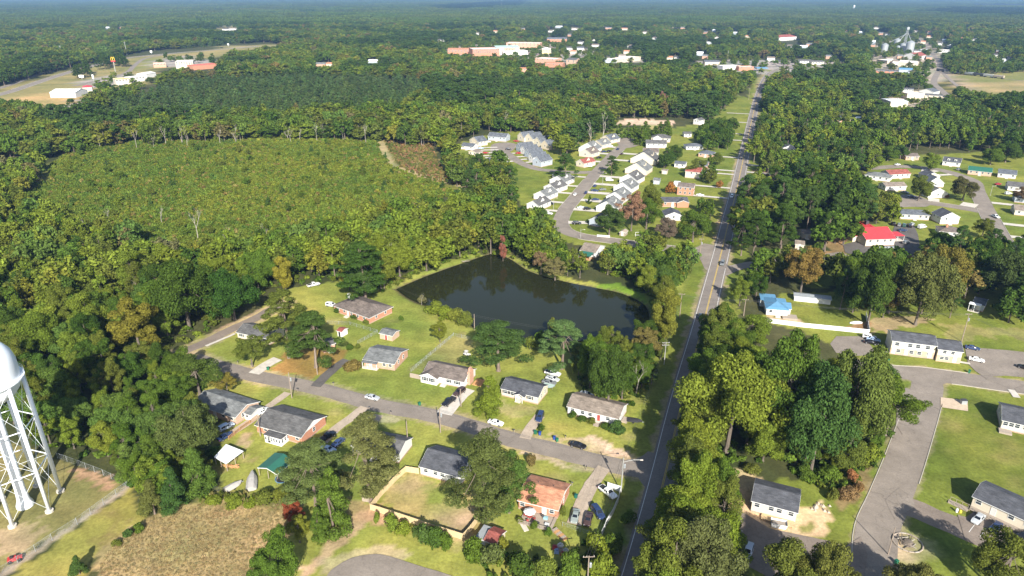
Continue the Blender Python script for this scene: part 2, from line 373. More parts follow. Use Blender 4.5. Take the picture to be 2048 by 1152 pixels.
ppoly([(150, 1260), (200, 1110), (270, 1050), (330, 1022), (400, 1008), (480, 1003), (592, 1008), (585, 1060), (545, 1120), (520, 1260)], DRY, 1.5)
ppoly([(400, 985), (600, 978), (620, 1005), (500, 1012), (400, 1005)], (.16, .15, .05), 2)
for k in range(60):
    a, b = random.uniform(180, 560), random.uniform(1020, 1150); pblob(a, b, random.uniform(.7, 2.2), (.20, .135, .06), .55)
ppoly([(590, 1160), (640, 1085), (690, 1035), (735, 1018), (780, 1035), (700, 1065), (655, 1110), (620, 1160)], (.43, .29, .18), 1.5, .85)
ppoly([(690, 1000), (735, 1010), (800, 1035), (850, 1045), (760, 1050), (690, 1040)], (.36, .23, .13), 1.5, .7)
pline(gs([(660, 1130), (705, 1115), (740, 1105), (800, 1112)]), 2.2, (.38, .31, .19), 1.2, .6)
# yards: bare soil, pine straw, wear
ppoly([(752, 1010), (770, 985), (830, 945), (850, 950), (905, 965), (975, 1010), (950, 1055), (925, 1072)], (.31, .235, .11), 2, .55)
ppoly([(840, 965), (905, 970), (900, 1010), (870, 1000)], LAWNG, 2, .8); pblob(925, 1045, 6, (.42, .29, .2), .7); pblob(800, 965, 6, (.34, .25, .14), .6)
ppoly([(565, 702), (640, 690), (690, 705), (672, 735), (625, 760), (545, 742)], STRAW, 1.2, .85)
ppoly([(1140, 874), (1190, 866), (1245, 893), (1260, 915), (1200, 905)], SAND, 1.6, .85); ppoly([(1080, 862), (1150, 880), (1290, 918), (1285, 926), (1150, 893)], (.40, .31, .19), 1, .6)
ppoly([(1028, 898), (1100, 915), (1175, 938), (1205, 942), (1190, 952), (1090, 922), (1040, 908)], SAND, 1, .8)
ppoly([(760, 832), (800, 838), (790, 850), (745, 845)], SAND, 1, .7); ppoly([(1000, 800), (1060, 812), (1075, 830), (1030, 840), (990, 820)], (.33, .27, .13), 2, .6)
ppoly([(490, 865), (515, 880), (500, 895), (470, 892)], (.38, .26, .17), 1.2, .7); ppoly([(415, 935), (440, 930), (500, 905), (505, 915), (440, 950)], (.30, .23, .1), 1.5, .6)
ppoly([(880, 680), (935, 660), (950, 690), (900, 730), (850, 740), (820, 742)], (.25, .215, .08), 2, .7)
ppoly([(1450, 1000), (1475, 945), (1512, 938), (1520, 1005), (1598, 1015), (1640, 998), (1662, 1040), (1640, 1080), (1540, 1065), (1450, 1035)], CLAY, 1.2, .95)
ppoly([(1590, 1050), (1620, 1040), (1625, 1065), (1598, 1070)], LAWN, 1.2, .8)
ppoly([(1665, 990), (1700, 970), (1715, 925), (1745, 925), (1740, 980), (1715, 1010), (1670, 1015)], BRUSH, 2, .85)
ppoly([(1735, 640), (1800, 630), (1880, 640), (1830, 655), (1790, 650), (1745, 672)], (.36, .26, .15), 2, .8); ppoly([(1895, 650), (2060, 655), (2060, 680), (1990, 670), (1900, 690)], (.26, .22, .09), 3, .6)
ppoly([(1690, 655), (1738, 640), (1740, 668), (1720, 660)], (.30, .15, .09), 1, .7); ppoly([(1535, 632), (1600, 638), (1610, 650), (1535, 645)], (.42, .32, .2), .6, .8)
ppoly([(1640, 475), (1690, 470), (1700, 505), (1610, 515), (1660, 500)], (.34, .2, .1), 1.5, .7)
ppoly([(1500, 340), (1545, 335), (1545, 350), (1510, 350)], (.36, .2, .12), 1.5, .8)
ppoly([(1850, 790), (2100, 800), (2100, 1040), (1960, 1020), (1830, 960)], (.125, .140, .024), 2, .6)
for k in range(26):   # worn and dry spots in the mown grass
    pblob(random.uniform(1850, 2040), random.uniform(800, 1040), random.uniform(2, 6), (.185, .165, .05), .45, 1.6)
for k in range(70):
    pblob(random.uniform(560, 1280), random.uniform(600, 1100), random.uniform(1.5, 6), random.choice([LAWNY, LAWNG, (.27, .22, .09), LAWNG]), .5, 1.5)
pblob(1815, 1085, 6, (.43, .33, .22), .9)
ppoly([(1180, 572), (1240, 566), (1292, 590), (1290, 604), (1240, 582)], (.13, .20, .022), 1, .9)
# farther clearings
ppoly([(1225, 243), (1250, 238), (1345, 240), (1340, 250), (1230, 251)], (.46, .36, .24), 2); ppoly([(1280, 250), (1345, 250), (1330, 262), (1285, 260)], (.30, .26, .10), 2)
ppoly([(1420, 240), (1500, 205), (1510, 215), (1485, 300), (1440, 300)], LAWN, 2)
ppoly([(-120, 265), (-80, 205), (0, 175), (150, 140), (280, 112), (540, 88), (568, 94), (470, 106), (350, 132), (312, 140), (300, 168), (180, 184), (165, 206), (110, 222), (60, 205), (-60, 232)], (.235, .20, .075), 5)
ppoly([(0, 207), (60, 190), (100, 182), (155, 186), (165, 205), (110, 222), (60, 205)], (.34, .25, .10), 3); ppoly([(108, 217), (155, 199), (160, 207), (130, 222)], PAVE, 1)
ppoly([(125, 106), (190, 104), (195, 112), (125, 115)], (.20, .20, .07), 3); ppoly([(160, 160), (270, 145), (285, 155), (250, 172), (165, 178)], PAVE, 2); ppoly([(300, 122), (360, 112), (430, 122), (440, 130), (310, 135)], PAVE, 2)
ppoly([(280, 128), (300, 116), (330, 110), (310, 120), (290, 138), (270, 142)], (.17, .18, .05), 2)
ppoly([(1900, 140), (2150, 140), (2150, 196), (1955, 196)], (.20, .19, .06), 4); ppoly([(1950, 165), (2150, 158), (2150, 182), (1970, 188)], (.31, .235, .11), 4, .8)
ppoly([(1880, 140), (1905, 140), (1968, 196), (1935, 196)], (.31, .24, .15), 2)
ppoly([(1875, 160), (1890, 160), (1925, 192), (1905, 192)], (.24, .19, .06), 2)
ppoly([(1740, 152), (1745, 112), (1765, 82), (1850, 72), (1885, 110), (1895, 160), (1860, 170), (1840, 150)], (.33, .28, .21), 3)
ppoly([(1760, 215), (1790, 190), (1860, 178), (1905, 196), (1900, 215)], (.40, .33, .24), 2)
ppoly([(880, 112), (900, 92), (1090, 82), (1130, 100), (1180, 95), (1190, 112), (1285, 118), (1285, 126), (1080, 126), (1000, 115)], (.34, .29, .24), 5)
ppoly([(1380, 140), (1400, 122), (1500, 120), (1690, 122), (1690, 138), (1600, 142), (1540, 150)], PAVE, 3); ppoly([(1535, 140), (1560, 138), (1560, 150), (1540, 158)], LAWN, 2)
for a in ([(450, 92), (560, 90), (560, 95), (450, 98)], [(1650, 112), (1700, 108), (1690, 120)], [(430, 52), (475, 50), (475, 60), (430, 60)]): ppoly(a, (.26, .22, .10), 6)
ppoly([(1660, 235), (1715, 225), (1715, 245), (1660, 250)], LAWN, 2)
for q in (LOCAL, RIGHT_ROAD, CROSS, LANE): pline(q, 4.6 if q is LOCAL or q is LANE else 5.2, (.35, .27, .17), .7, .55)
grassy = (col[:, 1] > col[:, 0] * .82)
bright = 1 + n1 * .55 + n3 * .35 + n2 * .35
col *= np.clip(bright, .55, 1.5)[:, None]
tw = np.clip(n1 * 1.3 + n3 * .9, -.5, .5)          # warm and cool drifts through the grass
col[:, 0] *= 1 + .30 * tw; col[:, 2] *= 1 + .2 * tw
gz = np.zeros(len(gx)); near = (gy > 200) & (gy < 420) & (abs(gx) < 200)
ii = np.nonzero(near)[0]
dp = dseg(gx[ii], gy[ii], POND); ins = inpoly(gx[ii], gy[ii], POND)
gz[ii] = np.where(ins, -1.2 - np.clip(dp, 0, 6) * .4, -1.2 * np.clip(1 - dp / 4.0, 0, 1) ** 1.5)
bank = np.zeros(len(gx)); bank[ii] = np.where(ins | (dp < 1.0), .85, 0); put(bank, (.10, .08, .045))
me = bpy.data.meshes.new('ground')
ny, nx = GX.shape
idx = np.arange(nx * ny).reshape(ny, nx); q = np.stack([idx[:-1, :-1], idx[:-1, 1:], idx[1:, 1:], idx[1:, :-1]], -1).reshape(-1, 4)
me.vertices.add(nx * ny); me.vertices.foreach_set('co', np.stack([gx, gy, gz], 1).astype(np.float32).ravel())
me.loops.add(q.size); me.loops.foreach_set('vertex_index', q.ravel().astype(np.int32))
me.polygons.add(len(q)); me.polygons.foreach_set('loop_start', np.arange(0, q.size, 4, dtype=np.int32)); me.polygons.foreach_set('loop_total', np.full(len(q), 4, np.int32))
ca = me.attributes.new('soil', 'FLOAT_COLOR', 'POINT'); ca.data.foreach_set('color', np.concatenate([col, np.ones((len(gx), 1))], 1).astype(np.float32).ravel())
me.update(); me.validate()
m, n, l, b = new_mat('ground_cover'); b.inputs['Roughness'].default_value = .95; b.inputs['Specular IOR Level'].default_value = .1
at = n.new('ShaderNodeAttribute'); at.attribute_name = 'soil'
tc = n.new('ShaderNodeTexCoord')
na = n.new('ShaderNodeTexNoise'); na.inputs['Scale'].default_value = 1.1; na.inputs['Detail'].default_value = 6; na.inputs['Roughness'].default_value = .7
nb = n.new('ShaderNodeTexNoise'); nb.inputs['Scale'].default_value = .22; nb.inputs['Detail'].default_value = 5
for t in (na, nb): l.new(tc.outputs['Object'], t.inputs['Vector'])
ma = n.new('ShaderNodeMapRange'); ma.inputs['From Min'].default_value = .25; ma.inputs['From Max'].default_value = .75; ma.inputs['To Min'].default_value = .62; ma.inputs['To Max'].default_value = 1.38; l.new(na.outputs['Fac'], ma.inputs[0])
mb_ = n.new('ShaderNodeMapRange'); mb_.inputs['From Min'].default_value = .3; mb_.inputs['From Max'].default_value = .7; mb_.inputs['To Min'].default_value = .82; mb_.inputs['To Max'].default_value = 1.18; l.new(nb.outputs['Fac'], mb_.inputs[0])
mm = n.new('ShaderNodeMath'); mm.operation = 'MULTIPLY'; l.new(ma.outputs[0], mm.inputs[0]); l.new(mb_.outputs[0], mm.inputs[1])
vs = n.new('ShaderNodeVectorMath'); vs.operation = 'SCALE'; l.new(at.outputs['Color'], vs.inputs[0]); l.new(mm.outputs[0], vs.inputs['Scale']); l.new(vs.outputs[0], b.inputs['Base Color'])
bp = n.new('ShaderNodeBump'); bp.inputs['Strength'].default_value = .6; bp.inputs['Distance'].default_value = .12; l.new(na.outputs['Fac'], bp.inputs['Height']); l.new(bp.outputs[0], b.inputs['Normal'])
me.materials.append(m)
tag(link('ground', me), 'wide ground of lawns, fields, bare soil and forest floor reaching the horizon', kind='structure')

# pond water
wm, n, l, b = new_mat('pond_water'); b.inputs['Base Color'].default_value = (.017, .019, .007, 1); b.inputs['Roughness'].default_value = .06; b.inputs['Specular IOR Level'].default_value = .25; b.inputs['IOR'].default_value = 1.33
tc = n.new('ShaderNodeTexCoord'); no = n.new('ShaderNodeTexNoise'); no.inputs['Scale'].default_value = .8; no.inputs['Detail'].default_value = 3; l.new(tc.outputs['Object'], no.inputs['Vector'])
bp = n.new('ShaderNodeBump'); bp.inputs['Strength'].default_value = .05; bp.inputs['Distance'].default_value = .1; l.new(no.outputs['Fac'], bp.inputs['Height']); l.new(bp.outputs[0], b.inputs['Normal'])
mbp = MB(); mbp.poly([(x, y, -.75) for x, y in POND[:-1]][::-1])
pw = mbp.build('pond_water', wm); pw.data.update()
if pw.data.polygons[0].normal.z < 0: pw.data.flip_normals()
tag(pw, 'dark still pond water ringed by trees', kind='structure')

# ------------------------------------------------------------------ roads
def strip(name, P, wd, m, z, jit=.18, kind='structure', label=None, parent=None):
    rr = random.Random(len(P)); L = offset(P, [wd / 2 + rr.uniform(-jit, jit) for _ in P]); Rr = offset(P, [-wd / 2 + rr.uniform(-jit, jit) for _ in P])
    mb = MB(); vs = [(p.x, p.y, z) for p in L] + [(p.x, p.y, z) for p in Rr]; k = len(P)
    mb.add(vs, [(i + k, i + k + 1, i + 1, i) for i in range(k - 1)])
    return tag(mb.build(name, m, parent), label, kind=kind)
for i, (nm, P, wd, m) in enumerate(ROADS): strip(nm, P, wd, m, .02 + .006 * i if nm != 'main_road' else .12, jit=.22 if wd < 8 else .08)
def dashed(P, off, wd, m, z, name, part=None): 
    mb = MB(); k = len(P); L = offset(P, off + wd / 2); Q = offset(P, off - wd / 2)
    mb.add([(p.x, p.y, z) for p in L] + [(p.x, p.y, z) for p in Q], [(i + k, i + k + 1, i + 1, i) for i in range(k - 1) if part is None or part(i)])
    return tag(mb.build(name, m), kind='structure')
cut = [i for i, p in enumerate(MAIN)]
dashed(MAIN, 3.45, .16, WHITEP, .135, 'road_edge_line', lambda i: (MAIN[i] - LOCAL[3]).length > 9 and (MAIN[i] - POND_ROAD[2]).length > 11)
dashed(MAIN, -3.45, .16, WHITEP, .135, 'road_edge_line', lambda i: (MAIN[i] - GRILL_DRIVE[3]).length > 8)
for o_ in (.16, -.16): dashed(MAIN, o_, .13, YELLOWP, .135, 'road_centre_line')
for o_ in (6.5, -6.5): dashed(HWY, o_, .3, WHITEP, .16, 'road_edge_line')
def flares(c, a, b, name, m, z):   # widened mouth where one road meets another
    tag(polysheet(name, [c] + a + b, m, z), kind='structure')
def polysheet(name, px, m, z, label=None, kind='structure', smooth=True):
    P = GP(px)
    if smooth: P = spline(P + [P[0]], 2.5)[:-1]
    mb = MB(); A = sum(P[i - 1].x * P[i].y - P[i].x * P[i - 1].y for i in range(len(P)))
    if A < 0: P = P[::-1]
    mb.poly([(p.x, p.y, z) for p in P]); return tag(mb.build(name, m), label, kind=kind)
polysheet('road_mouth', [(1296, 903), (1275, 918), (1240, 922), (1240, 947), (1275, 953), (1290, 975), (1330, 960), (1335, 920)], ASPH, .105)
polysheet('road_mouth', [(1408, 487), (1390, 496), (1372, 500), (1374, 510), (1398, 517), (1412, 540), (1430, 530), (1436, 495)], ASPH, .105)
polysheet('road_mouth', [(1800, 755), (1824, 763), (1834, 785), (1868, 790), (1878, 772), (1900, 764), (1895, 750), (1810, 742)], ASPH, .09)
polysheet('road_mouth', [(1770, 1000), (1790, 1040), (1800, 1030), (1830, 1012), (1813, 980), (1800, 975)], ASPH, .092)
polysheet('parking_lot', [(1660, 688), (1673, 673), (1722, 673), (1742, 692), (1753, 711), (1715, 712), (1672, 706)], ASPH, .13, smooth=False)
polysheet('parking_lot', [(1930, 698), (1966, 697), (2015, 701), (2100, 710), (2100, 760), (2010, 752), (1986, 754), (1975, 760), (1950, 742), (1936, 728)], ASPH, .132, smooth=False)
polysheet('parking_lot', [(1795, 786), (1812, 776), (1826, 781), (1832, 800), (1826, 850), (1805, 870), (1792, 850)], ASPH, .134, smooth=False)
polysheet('parking_lot', [(1915, 1030), (1932, 1035), (1946, 1025), (1975, 1030), (2120, 1075), (2120, 1120), (2000, 1108), (1930, 1080)], ASPHB, .136, smooth=False)
polysheet('parking_lot', [(1446, 1018), (1470, 1016), (1540, 1058), (1655, 1082), (1692, 1092), (1722, 1074), (1735, 1110), (1722, 1200), (1620, 1200), (1490, 1130), (1450, 1090)], ASPHB, .138, smooth=False)
polysheet('parking_lot', [(1690, 505), (1686, 490), (1720, 480), (1780, 478), (1790, 450), (1826, 446), (1836, 470), (1842, 510), (1835, 535), (1812, 535), (1805, 500), (1740, 505), (1712, 515)], ASPHD, .14, smooth=False)
polysheet('turning_circle', [(640, 1200), (654, 1152), (672, 1134), (702, 1117), (737, 1110), (765, 1110), (800, 1120), (850, 1136), (902, 1152), (960, 1185), (900, 1260), (700, 1260)], ASPH, .14)
polysheet('turning_circle', [(1800, 415), (1800, 392), (1822, 390), (1850, 397), (1862, 408), (1850, 414), (1825, 414)], ASPH, .142)
polysheet('turning_circle', [(980, 303), (985, 289), (1010, 285), (1032, 289), (1024, 302), (1000, 308)], ASPH, .144)
polysheet('turning_circle', [(1232, 285), (1245, 276), (1280, 276), (1292, 282), (1275, 292), (1248, 296)], ASPH, .146)
# kerbs: a real step along the subdivision streets
def kerb(P, off, i0=0, i1=None):
    Q = offset(P, off)[i0:i1]; Q2 = offset(P, off + (.2 if off > 0 else -.2))[i0:i1]; mb = MB(); k = len(Q)
    mb.add([(p.x, p.y, 0) for p in Q] + [(p.x, p.y, .15) for p in Q] + [(p.x, p.y, .15) for p in Q2] + [(p.x, p.y, 0) for p in Q2],
           [f for i in range(k - 1) for f in ((i, i + 1, k + i + 1, k + i), (k + i, k + i + 1, 2 * k + i + 1, 2 * k + i), (2 * k + i, 2 * k + i + 1, 3 * k + i + 1, 3 * k + i))])
    tag(mb.build('kerb', CONC2), kind='structure')
def near_i(P, px, py):
    q = g(px, py); return min(range(len(P)), key=lambda i: (P[i] - q).length)
for (P, off, a, b_) in ((RIGHT_ROAD, 4.6, (1752, 1120), (1836, 845)), (RIGHT_ROAD, -4.6, (1800, 960), (1850, 800)), (CROSS, -4.6, (1905, 757), (2150, 790)), (CROSS, 4.6, (1740, 736), (1950, 760)),
                       (POND_ROAD, 4.4, (1390, 503), (1165, 473)), (POND_ROAD, 4.4, (1130, 420), (1180, 360)), (POND_ROAD, -4.4, (1390, 503), (1240, 300)), (EAST_ST, -4.6, (2040, 530), (1982, 436)), (EAST_ST, 4.6, (2040, 530), (1960, 380)), (EAST_COURT, -4.6, (1955, 421), (1830, 403))):
    i, j = sorted((near_i(P, *a), near_i(P, *b_))); kerb(P, off, i, j + 1)
# driveways and walks
def drive(px, wd, m=CONC, name='driveway', z=.155, jit=.12):
    global DZ; DZ = DZ + .003; return strip(name, gs(px, 2.0), wd, m, DZ, jit)
DZ = .15
drive([(508, 748), (530, 732), (556, 718)], 4.2); drive([(631, 774), (652, 752), (672, 735), (694, 720)], 3.6, ASPHD); drive([(888, 829), (905, 808), (922, 790), (936, 778)], 5.0)
drive([(576, 786), (540, 812), (515, 832), (490, 850), (455, 872)], 2.6, GRAVEL); drive([(730, 815), (700, 838), (672, 858), (645, 885)], 3.2, GRAVEL); drive([(1050, 878), (1062, 855), (1080, 832)], 3.2, GRAVEL)
drive([(1208, 936), (1190, 960), (1172, 990), (1160, 1020), (1148, 1050)], 3.6, GRAVEL); drive([(755, 830), (742, 845)], 4, GRAVEL)
drive([(1757, 703), (1830, 713), (1900, 722), (1940, 728)], 1.5, CONC, 'walkway'); drive([(2022, 780), (2034, 796)], 2.0, CONC, 'walkway')
drive([(412, 693), (470, 668)], 1.2, CONC, 'walkway')
polysheet('equipment_pad', [(1881, 795), (1935, 802), (1936, 823), (1881, 815)], SAND_M if 'SAND_M' in globals() else mat('sandy_pad', (.46, .36, .26), .95, .15, 1), .15, smooth=False)
def along(P, px, py, side, d0, d1, wd, m=CONC, name='driveway'):
    """driveway leaving street P at the place nearest the pixel, to one side"""
    global DZ; DZ += .002
    i = near_i(P, px, py); t = (P[min(i + 1, len(P) - 1)] - P[max(i - 1, 0)]).normalized(); nrm = Vector((-t.y, t.x, 0)) * side; p = P[i]
    mb = MB(); a = t * (wd / 2); z = Vector((0, 0, DZ))
    vs = [p + nrm * d0 - a + z, p + nrm * d1 - a + z, p + nrm * d1 + a + z, p + nrm * d0 + a + z]
    mb.poly(vs if side < 0 else vs[::-1]); o = mb.build(name, m)
    tag(o, kind='structure')
for px, py in ((1113, 452), (1128, 423), (1140, 408), (1156, 388), (1168, 374), (1185, 355)): along(POND_ROAD, px, py, 1, 4.2, 21, 3.4)
for px, py in ((1140, 446), (1155, 420), (1168, 400), (1180, 384), (1192, 368), (1206, 352), (1226, 320), (1240, 306)): along(POND_ROAD, px, py, -1, 4.2, 19, 5.0)
for px, py in ((1205, 325), (1222, 308), (1238, 296)): along(POND_ROAD, px, py, 1, 4.2, 17, 5.0)
for k in range(7): along(UPPER_ST, 1035 - k * 6, 322 - k * 4.5, 1, 3.7, 20, 3.4)
for k in range(4): along(UPPER_ST, 1046 - k * 8, 326 - k * 6, -1, 3.7, 16, 3.4)
for px, py in ((1965, 405), (1985, 445), (2000, 470)): along(EAST_ST, px, py, -1, 4.5, 24, 4.5)
for px, py in ((1880, 340), (1850, 336), (1915, 349)): along(EAST_ST, px, py, 1, 4.5, 14, 4)
along(EAST_COURT, 1925, 416, -1, 4.4, 14, 8); along(EAST_COURT, 1865, 407, -1, 4.4, 12, 6)
for py in (228, 246, 270, 283, 318, 345, 352, 380, 402): along(MAIN, 1500, py, 1, 4.0, 26, 3.2)
for py in (300, 330, 345): along(MAIN, 1500, py, -1, 4.0, 20, 3.2)
# ------------------------------------------------------------------ buildings
FOOT = []; POCKETS = []; VIEWS = []
MC = {}
def win_meshes(w, h, two=True):
    k = ('w', round(w, 2), round(h, 2))
    if k not in MC:
        f = MB(); t = .09
        for x0, x1, z0, z1 in ((-w / 2 - t, w / 2 + t, -t, 0), (-w / 2 - t, w / 2 + t, h, h + t), (-w / 2 - t, -w / 2, 0, h), (w / 2, w / 2 + t, 0, h), (-w / 2, w / 2, h * .5 - .03, h * .5 + .03)): f.box(x0, -.06, z0, x1, .02, z1)
        if w > 1.3: f.box(-.04, -.06, 0, .04, .02, h * .5 - .03); f.box(-.04, -.06, h * .5 + .03, .04, .02, h)
        p = MB(); p.box(-w / 2, -.025, 0, w / 2, .015, h)
        MC[k] = (f.mesh('window', TRIM), p.mesh('pane', GLASS))
    return MC[k]
def shutter_mesh(h):
    k = ('s', round(h, 2))
    if k not in MC: s = MB(); s.box(-.2, -.05, 0, .2, .02, h); MC[k] = s.mesh('shutter', SHUT)
    return MC[k]
def door_mesh(m):
    k = ('d', m.name)
    if k not in MC:
        s = MB(); s.box(-.46, -.05, 0, .46, .02, 2.05); d = s.mesh('door', m); f = MB(); f.box(-.56, -.07, 0, -.46, .02, 2.15); f.box(.46, -.07, 0, .56, .02, 2.15); f.box(-.46, -.07, 2.05, .46, .02, 2.15)
        MC[k] = (d, f.mesh('door_frame', TRIM))
    return MC[k]
FACE = {'F': 0, 'R': R(90), 'B': R(180), 'L': R(-90)}
def on_face(blk, f, t):
    x0, y0, L, D = blk
    return {'F': (x0 + L * t, y0 - .012), 'R': (x0 + L + .012, y0 + D * t), 'B': (x0 + L * (1 - t), y0 + D + .012), 'L': (x0 - .012, y0 + D * (1 - t))}[f]
def add_window(root, blk, f, t, z, w, h, shut=False):
    x, y = on_face(blk, f, t); fm, pm = win_meshes(w, h)
    o = link('window', fm, root, (x, y, z), FACE[f]); link('pane', pm, o)
    if shut:
        c, s_ = math.cos(FACE[f]), math.sin(FACE[f])
        for q in (-1, 1): d = q * (w / 2 + .32); link('shutter', shutter_mesh(h), root, (x + c * d, y + s_ * d, z), FACE[f])
def add_door(root, blk, f, t, z=.35, m=None):
    x, y = on_face(blk, f, t); a, b = door_mesh(m or DOORM); o = link('door', a, root, (x, y, z), FACE[f]); link('door_frame', b, o)
def block(root, x0, y0, L, D, eh, roof, pitch, wm, rm, oh=.4, z0=0.0, wname='wall', rname='roof', ohg=None, thick=.14, trim=True, walls=True):
    """walls and roof of one rectangular block in the house's own axes"""
    ohg = .3 if ohg is None else ohg; x1, y1 = x0 + L, y0 + D
    if walls:
        w = MB(); P = [(x0, y0), (x1, y0), (x1, y1), (x0, y1)]
        for i in range(4):
            a, b = P[i], P[(i + 1) % 4]; q = [(a[0], a[1], z0), (b[0], b[1], z0), (b[0], b[1], eh), (a[0], a[1], eh)]
            if roof == 'gx' and i in (1, 3): q.insert(3, (a[0], (y0 + y1) / 2, eh + pitch * D / 2))
            if roof == 'gy' and i in (0, 2): q.insert(3, ((x0 + x1) / 2, a[1], eh + pitch * L / 2))
            w.poly(q)
        w.box(x0 + .01, y0 + .01, eh - .25, x1 - .01, y1 - .01, eh - .2)
        w.build(wname, wm, root)
    r = MB(); e = .03; ze = eh - pitch * oh + e
    tr = MB()
    if roof == 'gx':
        zr = eh + pitch * D / 2 + e; ym = (y0 + y1) / 2; a, b = x0 - ohg, x1 + ohg
        r.slab([(a, y0 - oh, ze), (b, y0 - oh, ze), (b, ym, zr), (a, ym, zr)], .02); r.slab([(a, ym, zr), (b, ym, zr), (b, y1 + oh, ze), (a, y1 + oh, ze)], .02)
        r.bar((a, ym, zr + .02), (b, ym, zr + .02), .3, .06)
        for q in (a, b):
            for yy_ in (y0 - oh, y1 + oh): tr.bar((q, yy_, ze - .10), (q, ym, zr - .10), .05, .18)
        tr.bar((a, y0 - oh, ze - .10), (b, y0 - oh, ze - .10), .05, .16); tr.bar((a, y1 + oh, ze - .10), (b, y1 + oh, ze - .10), .05, .16)
    elif roof == 'gy':
        zr = eh + pitch * L / 2 + e; xm = (x0 + x1) / 2; a, b = y0 - ohg, y1 + ohg
        r.slab([(x0 - oh, a, ze), (xm, a, zr), (xm, b, zr), (x0 - oh, b, ze)], .02); r.slab([(xm, a, zr), (x1 + oh, a, ze), (x1 + oh, b, ze), (xm, b, zr)], .02)
        r.bar((xm, a, zr + .02), (xm, b, zr + .02), .3, .06)
        for q in (a, b):
            for xx_ in (x0 - oh, x1 + oh): tr.bar((xx_, q, ze - .10), (xm, q, zr - .10), .05, .18)
        tr.bar((x0 - oh, a, ze - .10), (x0 - oh, b, ze - .10), .05, .16); tr.bar((x1 + oh, a, ze - .10), (x1 + oh, b, ze - .10), .05, .16)
    elif roof == 'hip':
        a, b, c, d = (x0 - oh, y0 - oh, ze), (x1 + oh, y0 - oh, ze), (x1 + oh, y1 + oh, ze), (x0 - oh, y1 + oh, ze)
        if L >= D: hh = D / 2 + oh; p, q = (x0 - oh + hh, (y0 + y1) / 2, ze + pitch * hh), (x1 + oh - hh, (y0 + y1) / 2, ze + pitch * hh); F = [(a, b, q, p), (b, c, q), (c, d, p, q), (d, a, p)]
        else: hh = L / 2 + oh; p, q = ((x0 + x1) / 2, y0 - oh + hh, ze + pitch * hh), ((x0 + x1) / 2, y1 + oh - hh, ze + pitch * hh); F = [(a, b, p), (b, c, q, p), (c, d, q), (d, a, p, q)]
        for f in F: r.slab(f, .02)
        r.bar((p[0], p[1], p[2] + .02), (q[0], q[1], q[2] + .02), .3, .06)
        for s_, t_ in ((a, b), (b, c), (c, d), (d, a)): tr.bar((s_[0], s_[1], ze - .10), (t_[0], t_[1], ze - .10), .05, .16)
        tr.poly([(x0 - oh, y0 - oh, ze - .17), (x0 - oh, y1 + oh, ze - .17), (x1 + oh, y1 + oh, ze - .17), (x1 + oh, y0 - oh, ze - .17)])
    elif roof == 'flat':
        r.slab([(x0 - oh, y0 - oh, eh + .15), (x1 + oh, y0 - oh, eh + .15), (x1 + oh, y1 + oh, eh + .15), (x0 - oh, y1 + oh, eh + .15)], .15)
        if oh < .1: tr.box(x0 - .1, y0 - .1, eh + .16, x1 + .1, y0 + .2, eh + .7); tr.box(x0 - .1, y1 - .2, eh + .16, x1 + .1, y1 + .1, eh + .7); tr.box(x0 - .1, y0 + .2, eh + .16, x0 + .2, y1 - .2, eh + .7); tr.box(x1 - .2, y0 + .2, eh + .16, x1 + .1, y1 - .2, eh + .7)
    elif roof == 'shed':   # high edge at the back
        zb = eh + pitch * D; r.slab([(x0 - oh, y0 - oh, ze), (x1 + oh, y0 - oh, ze), (x1 + oh, y1 + .2, zb), (x0 - oh, y1 + .2, zb)], .08)
    r.build(rname, rm, root)
    if trim and tr.v: tr.build('fascia' if roof != 'flat' else 'parapet', TRIM if roof != 'flat' else wm, root)
    return (x0, y0, L, D)
